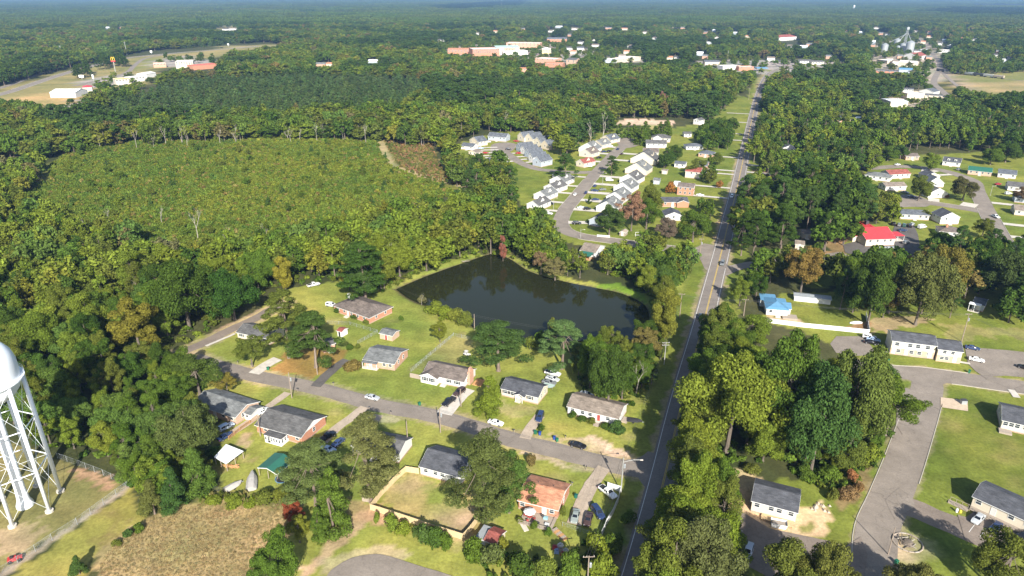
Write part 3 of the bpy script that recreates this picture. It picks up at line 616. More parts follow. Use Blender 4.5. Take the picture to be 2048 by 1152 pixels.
def house(name, label, A, B, D, eh=2.7, roof='gx', pitch=.42, wm=WHITE, rm=SH_DK, oh=.4, front=None, right=None, left=None, door=.5, doorm=None, shut=False, group=None, cat='house', chim=None, found=True, ww=1.1, wh=1.25, storeys=1, vents=2, L=None):
    pa, pb = g(A[0], A[1], eh), g(B[0], B[1], eh); u = pb - pa; u.z = 0; n_ = u.length; u.normalize(); nrm = Vector((-u.y, u.x, 0))
    o_ = oh if roof != 'gy' else .3; L = L or max(2.0, n_ - 2 * (oh if roof in ('hip', 'gy') else .3)); rt = pa + u * (oh if roof in ('hip', 'gy') else .3) + nrm * (oh if roof in ('gx', 'hip') else .3)
    root = thing(name, label, cat, (rt.x, rt.y, 0), math.atan2(u.y, u.x), group)
    blk = block(root, 0, 0, L, D, eh, roof, pitch, wm, rm, oh)
    if found: f = MB(); f.box(-.04, -.04, -.3, L + .04, D + .04, .38); f.build('foundation', FOUND, root)
    k = max(2, int(L / 3.2)); front = [(i + .5) / k for i in range(k)] if front is None else front
    for s_ in range(storeys):
        zb = eh - 2.6 * (storeys - s_) + 1.0
        for t in front:
            if s_ == 0 and door is not None and abs(t - door) * L < 1.3: continue
            add_window(root, blk, 'F', t, zb, ww, wh, shut)
        for t in (right if right is not None else (.3, .7)): add_window(root, blk, 'R', t, zb, .9, wh, False)
        for t in (left if left is not None else (.3, .7)): add_window(root, blk, 'L', t, zb, .9, wh, False)
    if door is not None:
        add_door(root, blk, 'F', door, .4, doorm); st = MB(); st.box(L * door - .9, -1.3, 0, L * door + .9, -.06, .3); st.box(L * door - .9, -1.7, 0, L * door + .9, -1.3, .15); st.build('steps', CONC, root)
    zr = eh + pitch * (min(D, L) if roof == 'hip' else (D if roof == 'gx' else L)) / 2
    if vents and roof in ('gx', 'hip'):
        for q in range(vents): v = MB(); y = D * .62; x = L * (.3 + .4 * q); z = eh + pitch * (D - y); v.tube([(x, y, z - .1), (x, y, z + .45)], .07, 6); v.build('vent_pipe', METALD, root)
    if chim:
        x, y, w_, d_ = chim; c = MB(); c.box(L * x - w_ / 2, D * y - d_ / 2, 0, L * x + w_ / 2, D * y + d_ / 2, zr + .9); c.build('chimney', BRICK, root)
    for i in range(int(L // 4) + 1):
        for j in range(int(D // 4) + 1):
            q = rt + u * min(L, i * 4 + 2) + nrm * min(D, j * 4 + 2); FOOT.append((q.x, q.y, 3.2))
    VIEWS.append((rt.x + u.x * L / 2, rt.y, L * .42)) if rt.y > 330 else None
    if rt.y > 360:
        for d_ in (6, 12): FOOT.append((rt.x + u.x * L / 2 - nrm.x * d_, rt.y + u.y * L / 2 - nrm.y * d_, 4.5))
    root['dims'] = (L, D, eh); return root, L, D, blk
def porch(root, x0, x1, y0, y1, h, rm=SH_GR, flat=True, n=3, name='porch_roof', pm=TRIM, deck=True, pitch=0.08):
    r = MB(); r.slab([(x0, y0, h - pitch), (x1, y0, h - pitch), (x1, y1, h + pitch), (x0, y1, h + pitch)], .14); r.build(name, rm, root)
    for i in range(n):
        p = MB(); x = x0 + .2 + (x1 - x0 - .4) * i / max(1, n - 1); p.box(x - .07, y0 + .15, 0, x + .07, y0 + .29, h - pitch - .14); p.build('post', pm, root)
    if deck: d = MB(); d.box(x0 + .05, y0 + .05, 0, x1 - .05, y1 - .06, .32); d.build('deck', CONC if deck is True else deck, root)
# ---- houses of the near street
o, L, D, bk = house('brick_house', 'long red brick house with brown hipped roof by the pond lawn', (664, 610), (738, 636), 12.0, 2.8, 'hip', .34, BRICK, SH_BR, .5, front=[.12, .3, .5, .68, .86], door=.4)
c = MB(); c.box(L * .02 - .5, D * .6, 0, L * .02 + .3, D * .6 + .9, 5.0); c.build('chimney', WHITE, o)
o, L, D, bk = house('brick_house', 'brick house with pale grey-green gable roof behind the brown shrub', (724.5, 718), (789, 728), 10.2, 2.8, 'gx', .30, BRICKL, SH_LG, .5, front=[.66, .86], door=.2, right=(.3, .65))
porch(o, 0, L * .5, -1.8, -.45, 2.55, SH_LG, n=4)
o, L, D, bk = house('ranch_house', 'white house with brown roof, front gable wing and brick end chimney', (844, 746), (928, 764), 8.6, 2.7, 'gx', .44, WHITE, SH_BR, .4, front=[.62, .84], door=.52, shut=True)
b2 = block(o, -.2, -1.6, L * .40, 5.9, 2.71, 'gy', .44, WHITE, SH_BR, .4, wname='wing_wall', rname='wing_roof')
for t in (.28, .7): add_window(o, b2, 'F', t, 1.0, 1.0, 1.25, True)
c = MB(); c.box(L + .02, D * .3, 0, L + .9, D * .62, 4.6); c.box(L + .1, D * .38, 4.6, L + .7, D * .54, 5.6); c.build('chimney', BRICKL, o)
d = MB(); d.box(L + 1.4, D * .35, 0, L + 4.4, D * .8, .35); d.build('deck', WOODO, o)
f_ = MB(); f_.box(-5, -.2, 0, -.4, -.1, 1.6); f_.build('fence_panel', WOODG, o)
o, L, D, bk = house('ranch_house', 'cream house with charcoal roof and small front porch gable, behind the rounded yellow-green tree', (1000, 776), (1077, 795), 7.6, 2.8, 'gx', .42, CREAM, SH_DK, .35, front=[.12, .3, .78], door=.5, shut=True)
b2 = block(o, L * .42, -1.6, 3.2, 1.8, 2.6, 'gy', .45, CREAM, SH_DK, .25, walls=False, rname='porch_gable')
for q in (.44, .62): p = MB(); p.box(L * q, -1.5, 0, L * q + .14, -1.36, 2.5); p.build('post', TRIM, o)
o, L, D, bk = house('long_house', 'long white house with weathered brown-grey roof and red front door by the main road', (1133, 812), (1238, 838), 8.4, 2.9, 'gx', .40, WHITE, SH_TN, .4, front=[.1, .3, .45, .8], door=.62, doorm=DOORR, right=(.3,))
st = MB()
for k_ in range(4): st.box(L * .62 - .8, -1.3 - .35 * k_ - .35, 0, L * .62 + .8, -1.3 - .35 * k_, .5 - .12 * k_)
st.build('stoop', WOODG, o); st = MB(); st.box(L + .2, 2.5, 0, L + 1.8, 5, .6); st.build('side_deck', WOODG, o)
house('small_house', 'small white house with grey roof beside the lane, a pale walk along its yard', (471, 664), (538, 678), 8.0, 2.7, 'gx', .40, CREAM, SH_GR, .4, door=.4, shut=True)
o, L, D, bk = house('grey_roofed_house', 'house with grey roof half in tree shade, behind the rail fence', (383, 806), (470, 835), 8.8, 2.8, 'gx', .36, BRICKT, SH_LG, .5)
b2 = block(o, L - .5, D * .35, 3.2, 4.6, 2.4, 'gx', .3, WHITE, SH_LG, .3, wname='wing_wall', rname='wing_roof'); add_window(o, b2, 'F', .5, 1.0, .9, 1.1)
o, L, D, bk = house('brick_house', 'big red brick house with dark grey roof and white sunroom on the back', (508, 849), (602, 875), 10.6, 2.8, 'gx', .36, BRICK, SH_GR, .55, front=[.2, .9], door=None, right=(.5,))
b2 = block(o, L * .34, -3.0, L * .36, 3.4, 2.5, 'gx', .02, TRIM, SH_GR, .15, wname='sunroom_wall', rname='sunroom_roof', trim=False)
for i in range(6): add_window(o, b2, 'F', (i + .5) / 6, 1.05, .6, 1.0)
for i in range(3): add_window(o, b2, 'R', (i + .5) / 3, 1.05, .6, 1.0)
add_door(o, b2, 'F', .98 - .7, .3, SHUT)
gb = MB(); gb.add([(L + .015, .2, 2.86), (L + .015, D - .2, 2.86), (L + .015, D / 2, 2.83 + .36 * D / 2 - .1), (L + .05, .2, 2.86), (L + .05, D - .2, 2.86), (L + .05, D / 2, 2.83 + .36 * D / 2 - .1)], [(3, 4, 5), (0, 2, 1), (0, 1, 4, 3), (1, 2, 5, 4), (2, 0, 3, 5)]); gb.build('gable_boards', TRIM, o)
o, L, D, bk = house('white_walled_house', 'white-walled house with grey roof mostly hidden behind the tall pines', (700, 890), (797, 911), 8.0, 2.8, 'gx', .40, WHITE, SH_GR, .35, right=())
o, L, D, bk = house('white_house', 'white house with charcoal roof at the top of the fenced bare yard', (837, 932), (922, 955), 9.4, 2.9, 'gx', .46, WHITE, SH_DK, .35, front=[.14, .38, .55, .8], door=None, right=(.5,))
o, L, D, bk = house('brick_house', 'red brick house with orange-tan shingle roof and cluttered back deck', (1034, 1000), (1117, 1021), 9.8, 2.8, 'gx', .34, BRICK, SH_OR, .35, front=[.1, .85], door=.66, right=(.5,), doorm=TRIM)
gb = MB(); gb.add([(L + .015, .15, 2.86), (L + .015, D - .15, 2.86), (L + .015, D / 2, 2.83 + .34 * D / 2 - .1), (L + .05, .15, 2.86), (L + .05, D - .15, 2.86), (L + .05, D / 2, 2.83 + .34 * D / 2 - .1)], [(3, 4, 5), (0, 2, 1), (0, 1, 4, 3), (1, 2, 5, 4), (2, 0, 3, 5)]); gb.build('gable_boards', TRIM, o)
dk = MB()
for i in range(14): dk.box(L * .18, -5.0 + i * .33, .3, L * 1.0, -5.0 + i * .33 + .29, .4)
dk.build('deck', WOODG, o); r_ = MB(); r_.bar((L * .18, -5, 1.3), (L, -5, 1.3), .08); r_.bar((L, -5, 1.3), (L, -.4, 1.3), .08)
for i in range(7): r_.bar((L * (.18 + .82 * i / 6), -5, .0), (L * (.18 + .82 * i / 6), -5, 1.3), .08)
r_.build('deck_rail', WOODG, o)
BRICK_ORANGE = (o, L, D)
house('brick_house', 'small brick house half hidden behind the broad pine on straw', (646, 694), (672, 686), 7, 2.6, 'gx', .3, BRICKL, SH_GR, .35, right=(.5,))
# sheds
def shed(name, label, A, B, D, eh, roof, pitch, wm, rm, door='F', doorm=None, cat='shed'):
    o, L, D, bk = house(name, label, A, B, D, eh, roof, pitch, wm, rm, .25, front=[], right=[], left=[], door=None, cat=cat, found=False, vents=0)
    if door: add_door(o, bk, door, .5, .05, doorm)
    return o, L, D, bk
shed('garden_shed', 'tan brick shed with grey roof and dark red door on the open lawn', (757, 666), (785, 672), 4.6, 2.3, 'gx', .3, BRICKT, SH_LG, 'F', DOORR)
shed('garden_shed', 'small white shed with rusty brown roof by the chain-link yard', (672, 661), (683, 664), 3.2, 2.3, 'gx', .3, WHITE, SH_RD, 'F', SHUT)
o, L, D, bk = shed('garden_shed', 'small shed with maroon roof below the board fence', (966, 1080), (992, 1090), 4.6, 2.3, 'gx', .35, TAN, SH_RD, 'R')
b2 = block(o, -2.4, .6, 2.4, 3.4, 1.9, 'shed', .12, WHITE, GALV, .15, wname='lean_to_wall', rname='lean_to_roof', trim=False)
def open_shed(name, label, pts, h, rm, ridge=None, cat='carport'):
    P = [g(x, y, h) for x, y in pts]; c = sum(P, Vector()) / len(P); root = thing(name, label, cat, (c.x, c.y, 0)); r = MB()
    Q = [p - Vector((c.x, c.y, 0)) for p in P]      # front-left, front-right, back-right, back-left
    if ridge:
        m0 = (Q[0] + Q[1]) / 2 + Vector((0, 0, ridge)); m1 = (Q[2] + Q[3]) / 2 + Vector((0, 0, ridge)); r.slab([Q[0], m0, m1, Q[3]], .1); r.slab([m0, Q[1], Q[2], m1], .1)
        t = MB(); t.bar(Q[0] - Vector((0, 0, .12)), m0 - Vector((0, 0, .12)), .06, .2); t.bar(m0 - Vector((0, 0, .12)), Q[1] - Vector((0, 0, .12)), .06, .2); t.bar(Q[1] - Vector((0, 0, .12)), Q[2] - Vector((0, 0, .12)), .06, .2); t.build('fascia', TRIM, root)
    else: r.slab(Q, .1)
    r.build('roof', rm, root); cc = sum(Q, Vector()) / 4
    for i in range(4):
        for t in (0, .5):
            q = Q[i].lerp(Q[(i + 1) % 4], t).lerp(cc, .06); p = MB(); p.box(q.x - .07, q.y - .07, 0, q.x + .07, q.y + .07, h - .1); p.build('post', WOODG, root)
    FOOT.append((c.x, c.y, 5)); return root
rt = open_shed('open_shed', 'open shed with low white metal roof and firewood under its edge', [(428, 914), (452, 928), (487, 902), (452, 888)], 2.4, METROOF_W)
lg = MB()
for i in range(26): a = rt.location; lg.tube([(random.uniform(-1, 4), random.uniform(-3.2, -1.6), random.uniform(.15, .7)), (random.uniform(-1, 4), random.uniform(-3.4, -1.8), random.uniform(.15, .7))], .1, 5)
tag(lg.build('firewood_heap', WOODO, None, (rt.location.x, rt.location.y, 0)), 'loose heap of split firewood and poles under the white-roofed shed', 'firewood')
open_shed('carport', 'open carport with green metal gable roof', [(514.5, 935), (554, 949), (588, 921), (550, 905)], 2.5, METROOF_G, .9)
# ---- apartments and the right-hand lots
def apartments(label, A, B, D, eh, L=None, **k): return house('apartment_building', label, A, B, D, eh, 'gx', .36, k.pop('wm', CREAM), SH_DK, .35, cat='building', L=L, **k)
o, L, D, bk = apartments('two-storey tan apartment building with brick ground floor and charcoal roof', (1784, 681), (1876, 692), 8.6, 5.3, front=[], right=[], left=[], door=None)
br = MB(); br.box(-.03, -.05, .38, L + .03, -.005, 2.5); br.box(L + .005, -.05, .38, L + .05, D, 2.5); br.build('brick_front', BRICKT, o); fb = (0, -.05, L, D)
for t in (.12, .42, .6, .82): add_window(o, (0, 0, L, D), 'F', t, 3.5, 1.3, 1.2); add_window(o, fb, 'F', t + .06, 1.1, 1.2, 1.1)
for t in (.07, .36, .9): add_door(o, fb, 'F', t, .4)
b2 = block(o, L + .5, -1.1, 7.2, D, 4.7, 'gx', .36, CREAM, SH_DK, .35, wname='wing_wall', rname='wing_roof'); br = MB(); br.box(L + .47, -1.15, 0, L + 7.73, -1.105, 2.4); br.build('wing_brick', BRICKT, o)
for t in (.28, .62): add_window(o, b2, 'F', t, 3.2, 1.0, 1.1); add_window(o, (L + .5, -1.16, 7.2, D), 'F', t * .6 + .05, 1.0, 1.1, 1.0)
add_door(o, (L + .5, -1.16, 7.2, D), 'F', .75, .3, TRIM)
o, L, D, bk = apartments('single-storey cream building with charcoal roof cut off by the right edge of the photo', (2004, 840), (2130, 868), 10.5, 3.2, front=[.06, .16, .26, .4, .6, .8], door=.5)
dk = MB(); dk.box(-.5, -2.4, 0, 2.6, -.1, .5); dk.build('deck', WOODG, o)
o, L, D, bk = apartments('long building with charcoal roof and wooden ramp in the bottom right corner', (1944, 992), (2110, 1068), 8.6, 3.3, front=[.08, .2, .34, .5, .7, .86], door=.28)
rp = MB(); rp.box(.2, -1.7, .35, L * .9, -.1, .5)
for i in range(12): rp.bar((.3 + i * (L * .9 - .4) / 11, -1.65, 0), (.3 + i * (L * .9 - .4) / 11, -1.65, 1.4), .09)
rp.bar((.2, -1.65, 1.4), (L * .9, -1.65, 1.4), .08); rp.bar((.2, -1.65, .95), (L * .9, -1.65, .95), .06); rp.build('ramp', WOODG, o)
rp = MB(); rp.box(-4.2, -2.6, 0, .1, -1.2, .25); rp.bar((-4.2, -2.6, 1.1), (.1, -2.6, 1.3), .07); rp.bar((-4.2, -1.2, 1.1), (.1, -1.2, 1.3), .07)
for i in range(4): rp.bar((-4.1 + i * 1.3, -2.6, 0), (-4.1 + i * 1.3, -2.6, 1.2), .08); rp.bar((-4.1 + i * 1.3, -1.2, 0), (-4.1 + i * 1.3, -1.2, 1.2), .08)
rp.build('ramp_landing', WOODG, o)
o, L, D, bk = apartments('single-storey building with charcoal roof on bare clay, being renovated', (1502, 1001), (1597, 1026), 8.8, 3.4, front=[.12, .44, .62, .88], door=None, right=(.3,), left=(.4,))
pl = MB(); pl.box(L * .25, -2.2, .4, L * .98, -.1, .52)
for i in range(8): x = L * (.26 + .7 * i / 7); pl.bar((x, -2.1, 0), (x, -2.1, .4), .1)
pl.build('porch_floor', mat('new_boards', (.5, .36, .2), .8, .15, 2), o)
# blue-roofed house
o, L, D, bk = house('blue_roofed_house', 'white house with blue metal roof behind the white vinyl fence', (1532, 617), (1579, 621), 11, 3.0, 'hip', .42, WHITE, METROOF_B, .4, front=[.2, .42, .7], door=.55)
b2 = block(o, L * .55, D * .2, L * .62, D * .55, 2.7, 'gx', .35, WHITE, METROOF_B, .35, wname='wing_wall', rname='wing_roof'); dk = MB(); dk.box(L * .75, -2.4, 0, L * 1.45, 1.5, .6); dk.build('deck', WOODG, o)
porch(o, -1.5, L * .6, D * .75, D + 3.5, 3.0, METROOF_B, n=3, name='rear_roof')
# pond house with green awning
o, L, D, bk = house('pond_house', 'white house with brown roof and green metal porch at the pond', (1159, 500), (1191, 506), 11, 2.9, 'gx', .38, WHITE, SH_TN, .4, front=[.85], door=None, right=(.3, .7))
porch(o, L * .12, L * .92, -4.2, -.4, 2.5, METROOF_G, n=3, deck=WOODO, pitch=.35)
# red-roofed restaurant
o, L, D, bk = house('restaurant', 'sprawling restaurant with bright red metal roofs', (1733, 479), (1793, 477), 16, 3.8, 'gx', .42, CREAM, METROOF_R, .5, front=[.15, .4, .65, .85], door=.5, cat='restaurant')
block(o, L * .38, D * .45, L * .62, D * .95, 4.0, 'gy', .40, CREAM, METROOF_R, .5, wname='wing_wall', rname='wing_roof'); block(o, -2.5, D * .45, L * .5, D * .5, 3.2, 'gx', .34, CREAM, METROOF_R, .5, wname='side_wall', rname='side_roof')
porch(o, L * .9, L * 1.6, D * .35, D * .75, 3.0, METROOF_R, n=4, name='canopy_roof')
c = MB(); c.box(L * .62, D * 1.05, 4.5, L * .72, D * 1.15, 7.4); c.build('roof_vent', METALD, o)
for i in range(5): c = MB(); c.box(L * .3 + i * 2.2, -4.5, 0, L * .3 + i * 2.2 + 1.6, -3, 1.0); tag(c.build('picnic_table', GALV, None, o.location, o.rotation_euler.z), 'grey table with benches outside the red-roofed restaurant', 'table', 'tables outside the restaurant')
# ---- houses along the main road, west side
W = 'house on the west side of the main road'
house('white_gabled_house', 'white house with dark roof and gable facing the camera, nearest the street corner', (1330, 431), (1366, 431), 9, 3.2, 'gy', .40, WHITE, SH_DK, .4, front=[.5], door=None)
o, L, D, bk = house('brick_ranch', 'long brick house with dark roof and open carport, above the white gabled one', (1324, 404), (1378, 404), 9, 3.0, 'gx', .36, BRICK, SH_DK, .4, door=.4)
block(o, L * .55, -1.5, L * .45, 6, 3.01, 'gy', .38, BRICK, SH_DK, .35, wname='wing_wall', rname='wing_roof')
house('brick_house', 'two-storey red brick house with brown roof and three upper windows', (1354, 373), (1388, 376), 8, 5.2, 'gx', .42, BRICK, SH_BR, .35, front=[.2, .5, .8], storeys=2, door=None)
house('cream_house', 'cream house with maroon roof, two storeys', (1370, 342), (1402, 345), 8.5, 4.6, 'gx', .5, CREAM, SH_RD, .35, front=[.4, .75], door=None)
house('brick_house', 'brick house with slate roof behind a leafy yard tree', (1392, 330), (1415, 332), 9, 3.6, 'gx', .45, BRICK, SH_BL, .35)
house('brick_house', 'low brick house with grey hipped roof, further up the main road', (1396, 306), (1426, 309), 9, 2.8, 'hip', .4, BRICKL, SH_BL, .4)
house('white_house', 'low white and brick house with slate roof at the top of the lots', (1372, 293), (1408, 293), 9, 2.8, 'hip', .36, WHITE, SH_BL, .4)
house('garage', 'white garage with slate roof behind the maroon-roofed house', (1348, 327), (1371, 329), 7, 2.8, 'gx', .35, WHITE, SH_BL, .35, cat='garage')
shed('garden_shed', 'small tan shed with pinkish roof on the back lawn', (1323, 341), (1335, 342), 4, 2.4, 'gx', .3, TAN, SH_TN); shed('garden_shed', 'long grey shed along the back fence of the white row', (1306, 361), (1320, 362), 7, 2.4, 'gx', .3, GREYW, SH_LG); shed('garden_shed', 'white flat-roofed shed beside the two-storey brick house', (1347, 366), (1360, 367), 5, 2.4, 'flat', .1, WHITE, METROOF_W)
shed('playhouse', 'weathered round-topped playhouse on the lawn by the curved street', (1238, 464), (1251, 466), 4, 2.0, 'gy', .5, WOODG, WOODG)
house('white_house', 'white two-storey house tucked among the round trees at the top of the lots', (1400, 241), (1410, 239), 7, 4.5, 'gx', .45, WHITE, SH_GR, .3)
house('white_house', 'small white house almost hidden by dark trees right of the street head', (1368, 268), (1384, 268), 7, 2.8, 'gx', .4, WHITE, SH_GR, .3)
# ---- the white row and the rest of the subdivision: gables turned to the camera
def row(name, label, A, B, D, eh, wm, rm, pitch=.8, dorm=True, **k):
    o, L, D, bk = house(name, label, A, B, D, eh, 'gy', pitch, wm, rm, .35, front=[.5], door=None, right=(.3, .7), left=(.5,), vents=0, **k)
    if dorm:    # gabled dormer on the eastern slope
        z = eh + .5; d = MB(); x = L * .80; w_ = D * .30; zt = eh + pitch * L * .5 * .62
        d.add([(x, D * .5 - w_ / 2, z), (x, D * .5 + w_ / 2, z), (x, D * .5 + w_ / 2, zt), (x, D * .5, zt + w_ * .45), (x, D * .5 - w_ / 2, zt), (L * .5, D * .5 - w_ / 2, zt), (L * .5, D * .5 + w_ / 2, zt), (L * .5, D * .5, zt + w_ * .45)], [(0, 1, 2, 3, 4), (0, 4, 5), (1, 6, 2)])
        d.build('dormer', wm, o); r = MB(); r.slab([(x + .2, D * .5 - w_ / 2 - .2, zt - .08), (x + .2, D * .5, zt + w_ * .5), (L * .5, D * .5, zt + w_ * .5), (L * .5, D * .5 - w_ / 2 - .2, zt - .08)], .06); r.slab([(x + .2, D * .5, zt + w_ * .5), (x + .2, D * .5 + w_ / 2 + .2, zt - .08), (L * .5, D * .5 + w_ / 2 + .2, zt - .08), (L * .5, D * .5, zt + w_ * .5)], .06); r.build('dormer_roof', rm, o)
    return o
ORD = ['first', 'second', 'third', 'fourth', 'fifth', 'sixth', 'seventh', 'eighth', 'ninth', 'tenth']
for i, (x0, x1, y, wm, rm) in enumerate([(1177, 1208, 440, GREYW, SH_GR), (1191, 1233, 413, WHITE, SH_LG), (1211, 1248, 393, WHITE, SH_LG), (1226, 1263, 374, WHITE, SH_LG), (1238, 1274, 357, WHITE, SH_GR), (1249, 1294, 338, CREAM, SH_LG), (1260, 1312, 318, CREAM, SH_GR)]):
    row('row_house', '%s house from the pond of the long white row, %s' % (ORD[i], ['grey-walled and half behind a tree', 'widest white gable', 'white with striped grey roof', 'white with a low back porch', 'white beside the red truck', 'cream with an upper window', 'cream with broad blank gable'][i]), (x0, y - 1), (x1, y + 4), 14, 3.4, wm, rm, .6)
house('house', 'cream house with brown side-gabled roof near the street head', (1286, 304), (1318, 305), 9, 3.4, 'gx', .5, CREAM, SH_BR, .35); house('house', 'white house with grey side-gabled roof by the street head', (1292, 287), (1334, 288), 9, 3.6, 'gx', .48, WHITE, SH_GR, .35)
o, L, D, bk = house('house', 'house with grey roof and white front gable at the end of the street', (1302, 275), (1341, 277), 10, 3.6, 'hip', .45, CREAM, SH_GR, .4); block(o, L * .1, -1.2, L * .45, 5, 3.6, 'gy', .6, WHITE, SH_GR, .3, wname='wing_wall', rname='wing_roof')
for i, (x0, x1, y, wm, rm) in enumerate([(1052, 1078, 408, WHITE, SH_GR), (1066, 1094, 389, WHITE, SH_LG), (1086, 1112, 374, WHITE, SH_GR), (1098, 1130, 360, WHITE, SH_LG)]):
    row('row_house', '%s house from the woods end of the short white row west of the curved street' % ORD[i], (x0, y - 1), (x1, y + 4), 13, 3.2, wm, rm, .55)
row('row_house', 'white house under the pine at the street junction', (1104, 349), (1122, 350), 7, 3.0, WHITE, SH_LG, .4, dorm=False)
for i, (x0, x1, y, wm, rm, lb) in enumerate([(1151, 1168, 324, CREAM, SH_RD, 'small cream house with maroon-brown roof at the junction'), (1157, 1183, 305, CREAM, SH_BR, 'cream house with dark brown roof west of the street'), (1156, 1192, 296, WHITE, SH_LG, 'white house with broad pale grey roof west of the street'), (1182, 1205, 287, CREAM, SH_LG, 'cream house with grey roof, second from the street head'), (1200, 1222, 277, CREAM, SH_BL, 'cream house with slate roof at the street head, left side')]):
    row('house', lb, (x0, y - 1), (x1, y + 3), 12, 3.3, wm, rm, .58)
house('house', 'blue-grey house with slate roof and white dormers at the head of the upper street', (975, 272), (1012, 275), 9, 3.8, 'gx', .55, GREYW, SH_BL, .35)
house('house', 'cream house with slate roof at the left end of the upper street', (938, 279), (957, 284), 9, 3.8, 'gy', .5, CREAM, SH_BL, .35); house('house', 'white house with dark slate roof in the trees left of the upper street', (921, 291), (946, 294), 8, 3.0, 'gx', .45, WHITE, SH_BL, .35); house('house', 'slate-roofed house half hidden by trees below the upper street', (970, 320), (990, 324), 7, 2.8, 'gx', .4, CREAM, SH_BL, .35); house('house', 'small tan house among the trees left of the parked white van', (936, 303), (953, 306), 7, 2.8, 'gy', .4, TAN, SH_TN, .35)
for i, (x0, x1, y, wm) in enumerate([(1034, 1048, 271, CREAM), (1048, 1066, 274, CREAM), (1066, 1082, 281, CREAM), (1081, 1098, 287, TAN)]): row('row_house', '%s cream house from the left in the back row of the upper street' % ORD[i], (x0, y), (x1, y + 4), 12, 4.0, wm, SH_BL, .75, dorm=False)
for i, (x0, x1, y, wm) in enumerate([(1031, 1040, 291, GREYW), (1040, 1051, 297, WHITE), (1048, 1059, 303, GREYW), (1056, 1066, 311, WHITE), (1064, 1082, 320, GREYW)]): row('row_house', '%s house from the left in the front row of the upper street, %s' % (ORD[i], 'blue-grey walls' if wm is GREYW else 'white walls'), (x0, y), (x1, y + 4), 12, 4.0, wm, SH_BL, .75, dorm=False)
# ---- east side
house('brick_house', 'red brick house with dark roof beside the main road, among trees', (1540, 350), (1573, 352), 9, 3.6, 'gy', .42, BRICK, SH_DK, .4, front=[.5]); house('grey_house', 'grey-roofed house left of the maroon-roofed one on the east street', (1729, 349), (1781, 356), 9, 3.0, 'hip', .36, WHITE, SH_LG, .4); o, L, D, bk = house('maroon_roofed_house', 'white house with maroon roof on the east street', (1780, 349), (1823, 347), 9, 3.2, 'gx', .42, WHITE, SH_RD, .4)
house('tan_roofed_house', 'white house with tan roof at the end of the court', (1772, 373), (1815, 372), 8, 3.0, 'gx', .38, WHITE, SH_TN, .4, front=[.2, .45, .7])
row('row_house', 'dark-roofed cream house, farthest of the three on the court', (1852, 352), (1882, 352), 9, 3.0, CREAM, SH_DK, .5, dorm=False); row('row_house', 'dark-roofed white house, middle of the three on the court', (1856, 366), (1890, 366), 9, 3.0, WHITE, SH_BL, .75, dorm=False); row('row_house', 'white house with grey roof, nearest of the three on the court', (1857, 387), (1898, 386), 9, 3.2, WHITE, SH_GR, .5, dorm=False)
o, L, D, bk = house('dormered_house', 'white house with dark roof and two dormers on the upper east street', (1885, 322), (1922, 326), 9, 3.2, 'gx', .55, WHITE, SH_DK, .35)
for t in (.3, .7): d = MB(); d.box(L * t - .8, 1.2, 3.7, L * t + .8, 3.6, 5.2); d.build('dormer', WHITE, o); b2 = block(o, L * t - .8, 1.2, 1.6, 2.6, 5.2, 'gy', .6, WHITE, SH_DK, .15, walls=False, rname='dormer_roof', trim=False); add_window(o, (L * t - .8, 1.2, 1.6, 2), 'F', .5, 3.9, .8, 1.0)
house('green_roofed_house', 'tan brick house with green metal roof on the upper east street', (1936, 340), (1985, 345), 10, 3.0, 'gx', .38, BRICKT, METROOF_G, .4)
house('grey_ranch', 'long white house with slate roof on the south side of the court', (1801, 428), (1861, 431), 8, 3.0, 'gx', .40, CREAM, SH_BL, .4, front=[.1, .3, .7, .9]); house('white_gabled_house', 'white two-storey house with dark roof and blank gable facing the camera', (1882, 434), (1922, 434), 9, 4.2, 'gy', .5, WHITE, SH_DK, .4, front=[.3, .6])
house('brown_roofed_house', 'house with brown roof and white chimney beside the restaurant yard', (1878, 462), (1922, 466), 9, 3.0, 'hip', .4, WHITE, SH_BR, .4, chim=(.4, .4, .9, .9)); house('white_gabled_house', 'white house with black roof below the brown-roofed one', (1902, 490), (1940, 490), 9, 4.0, 'gy', .5, WHITE, SH_DK, .4, front=[.5])
for a in (((1996, 346), (2034, 350), 9, SH_BL, WHITE, 'slate-roofed white house at the right edge beyond the green roof'), ((2016, 372), (2060, 376), 9, SH_GR, WHITE, 'grey-roofed white house at the right edge of the east street'), ((2030, 395), (2080, 400), 9, SH_BL, GREYW, 'blue-grey house cut by the right edge on the east street'), ((2030, 420), (2085, 425), 9, SH_TN, CREAM, 'tan-roofed house in shade at the right edge')): house('house', a[5], a[0], a[1], a[2], 3.0, 'gx', .45, a[4], a[3], .4)
o, L, D, bk = house('trailer_home', 'pale house with white flat porch roof and satellite dish among the right-hand trees', (1944, 606), (1970, 612), 8, 2.8, 'gx', .3, GREYW, SH_BL, .3); porch(o, -1, L * .8, -2.5, -.4, 3.2, METROOF_W, n=3)
shed('long_shed', 'long shed with pale blue-grey metal roof right of the blue-roofed house', (1588, 592), (1664, 600), 4, 2.2, 'gx', .2, WHITE, GALV, None)
house('small_house', 'small house seen between the pines left of the restaurant', (1605, 468), (1625, 468), 7, 2.6, 'gx', .4, CREAM, SH_TN, .3); house('small_house', 'tan shed-like house at the foot of the pines', (1590, 488), (1610, 490), 6, 2.4, 'gx', .35, TAN, SH_TN, .3)
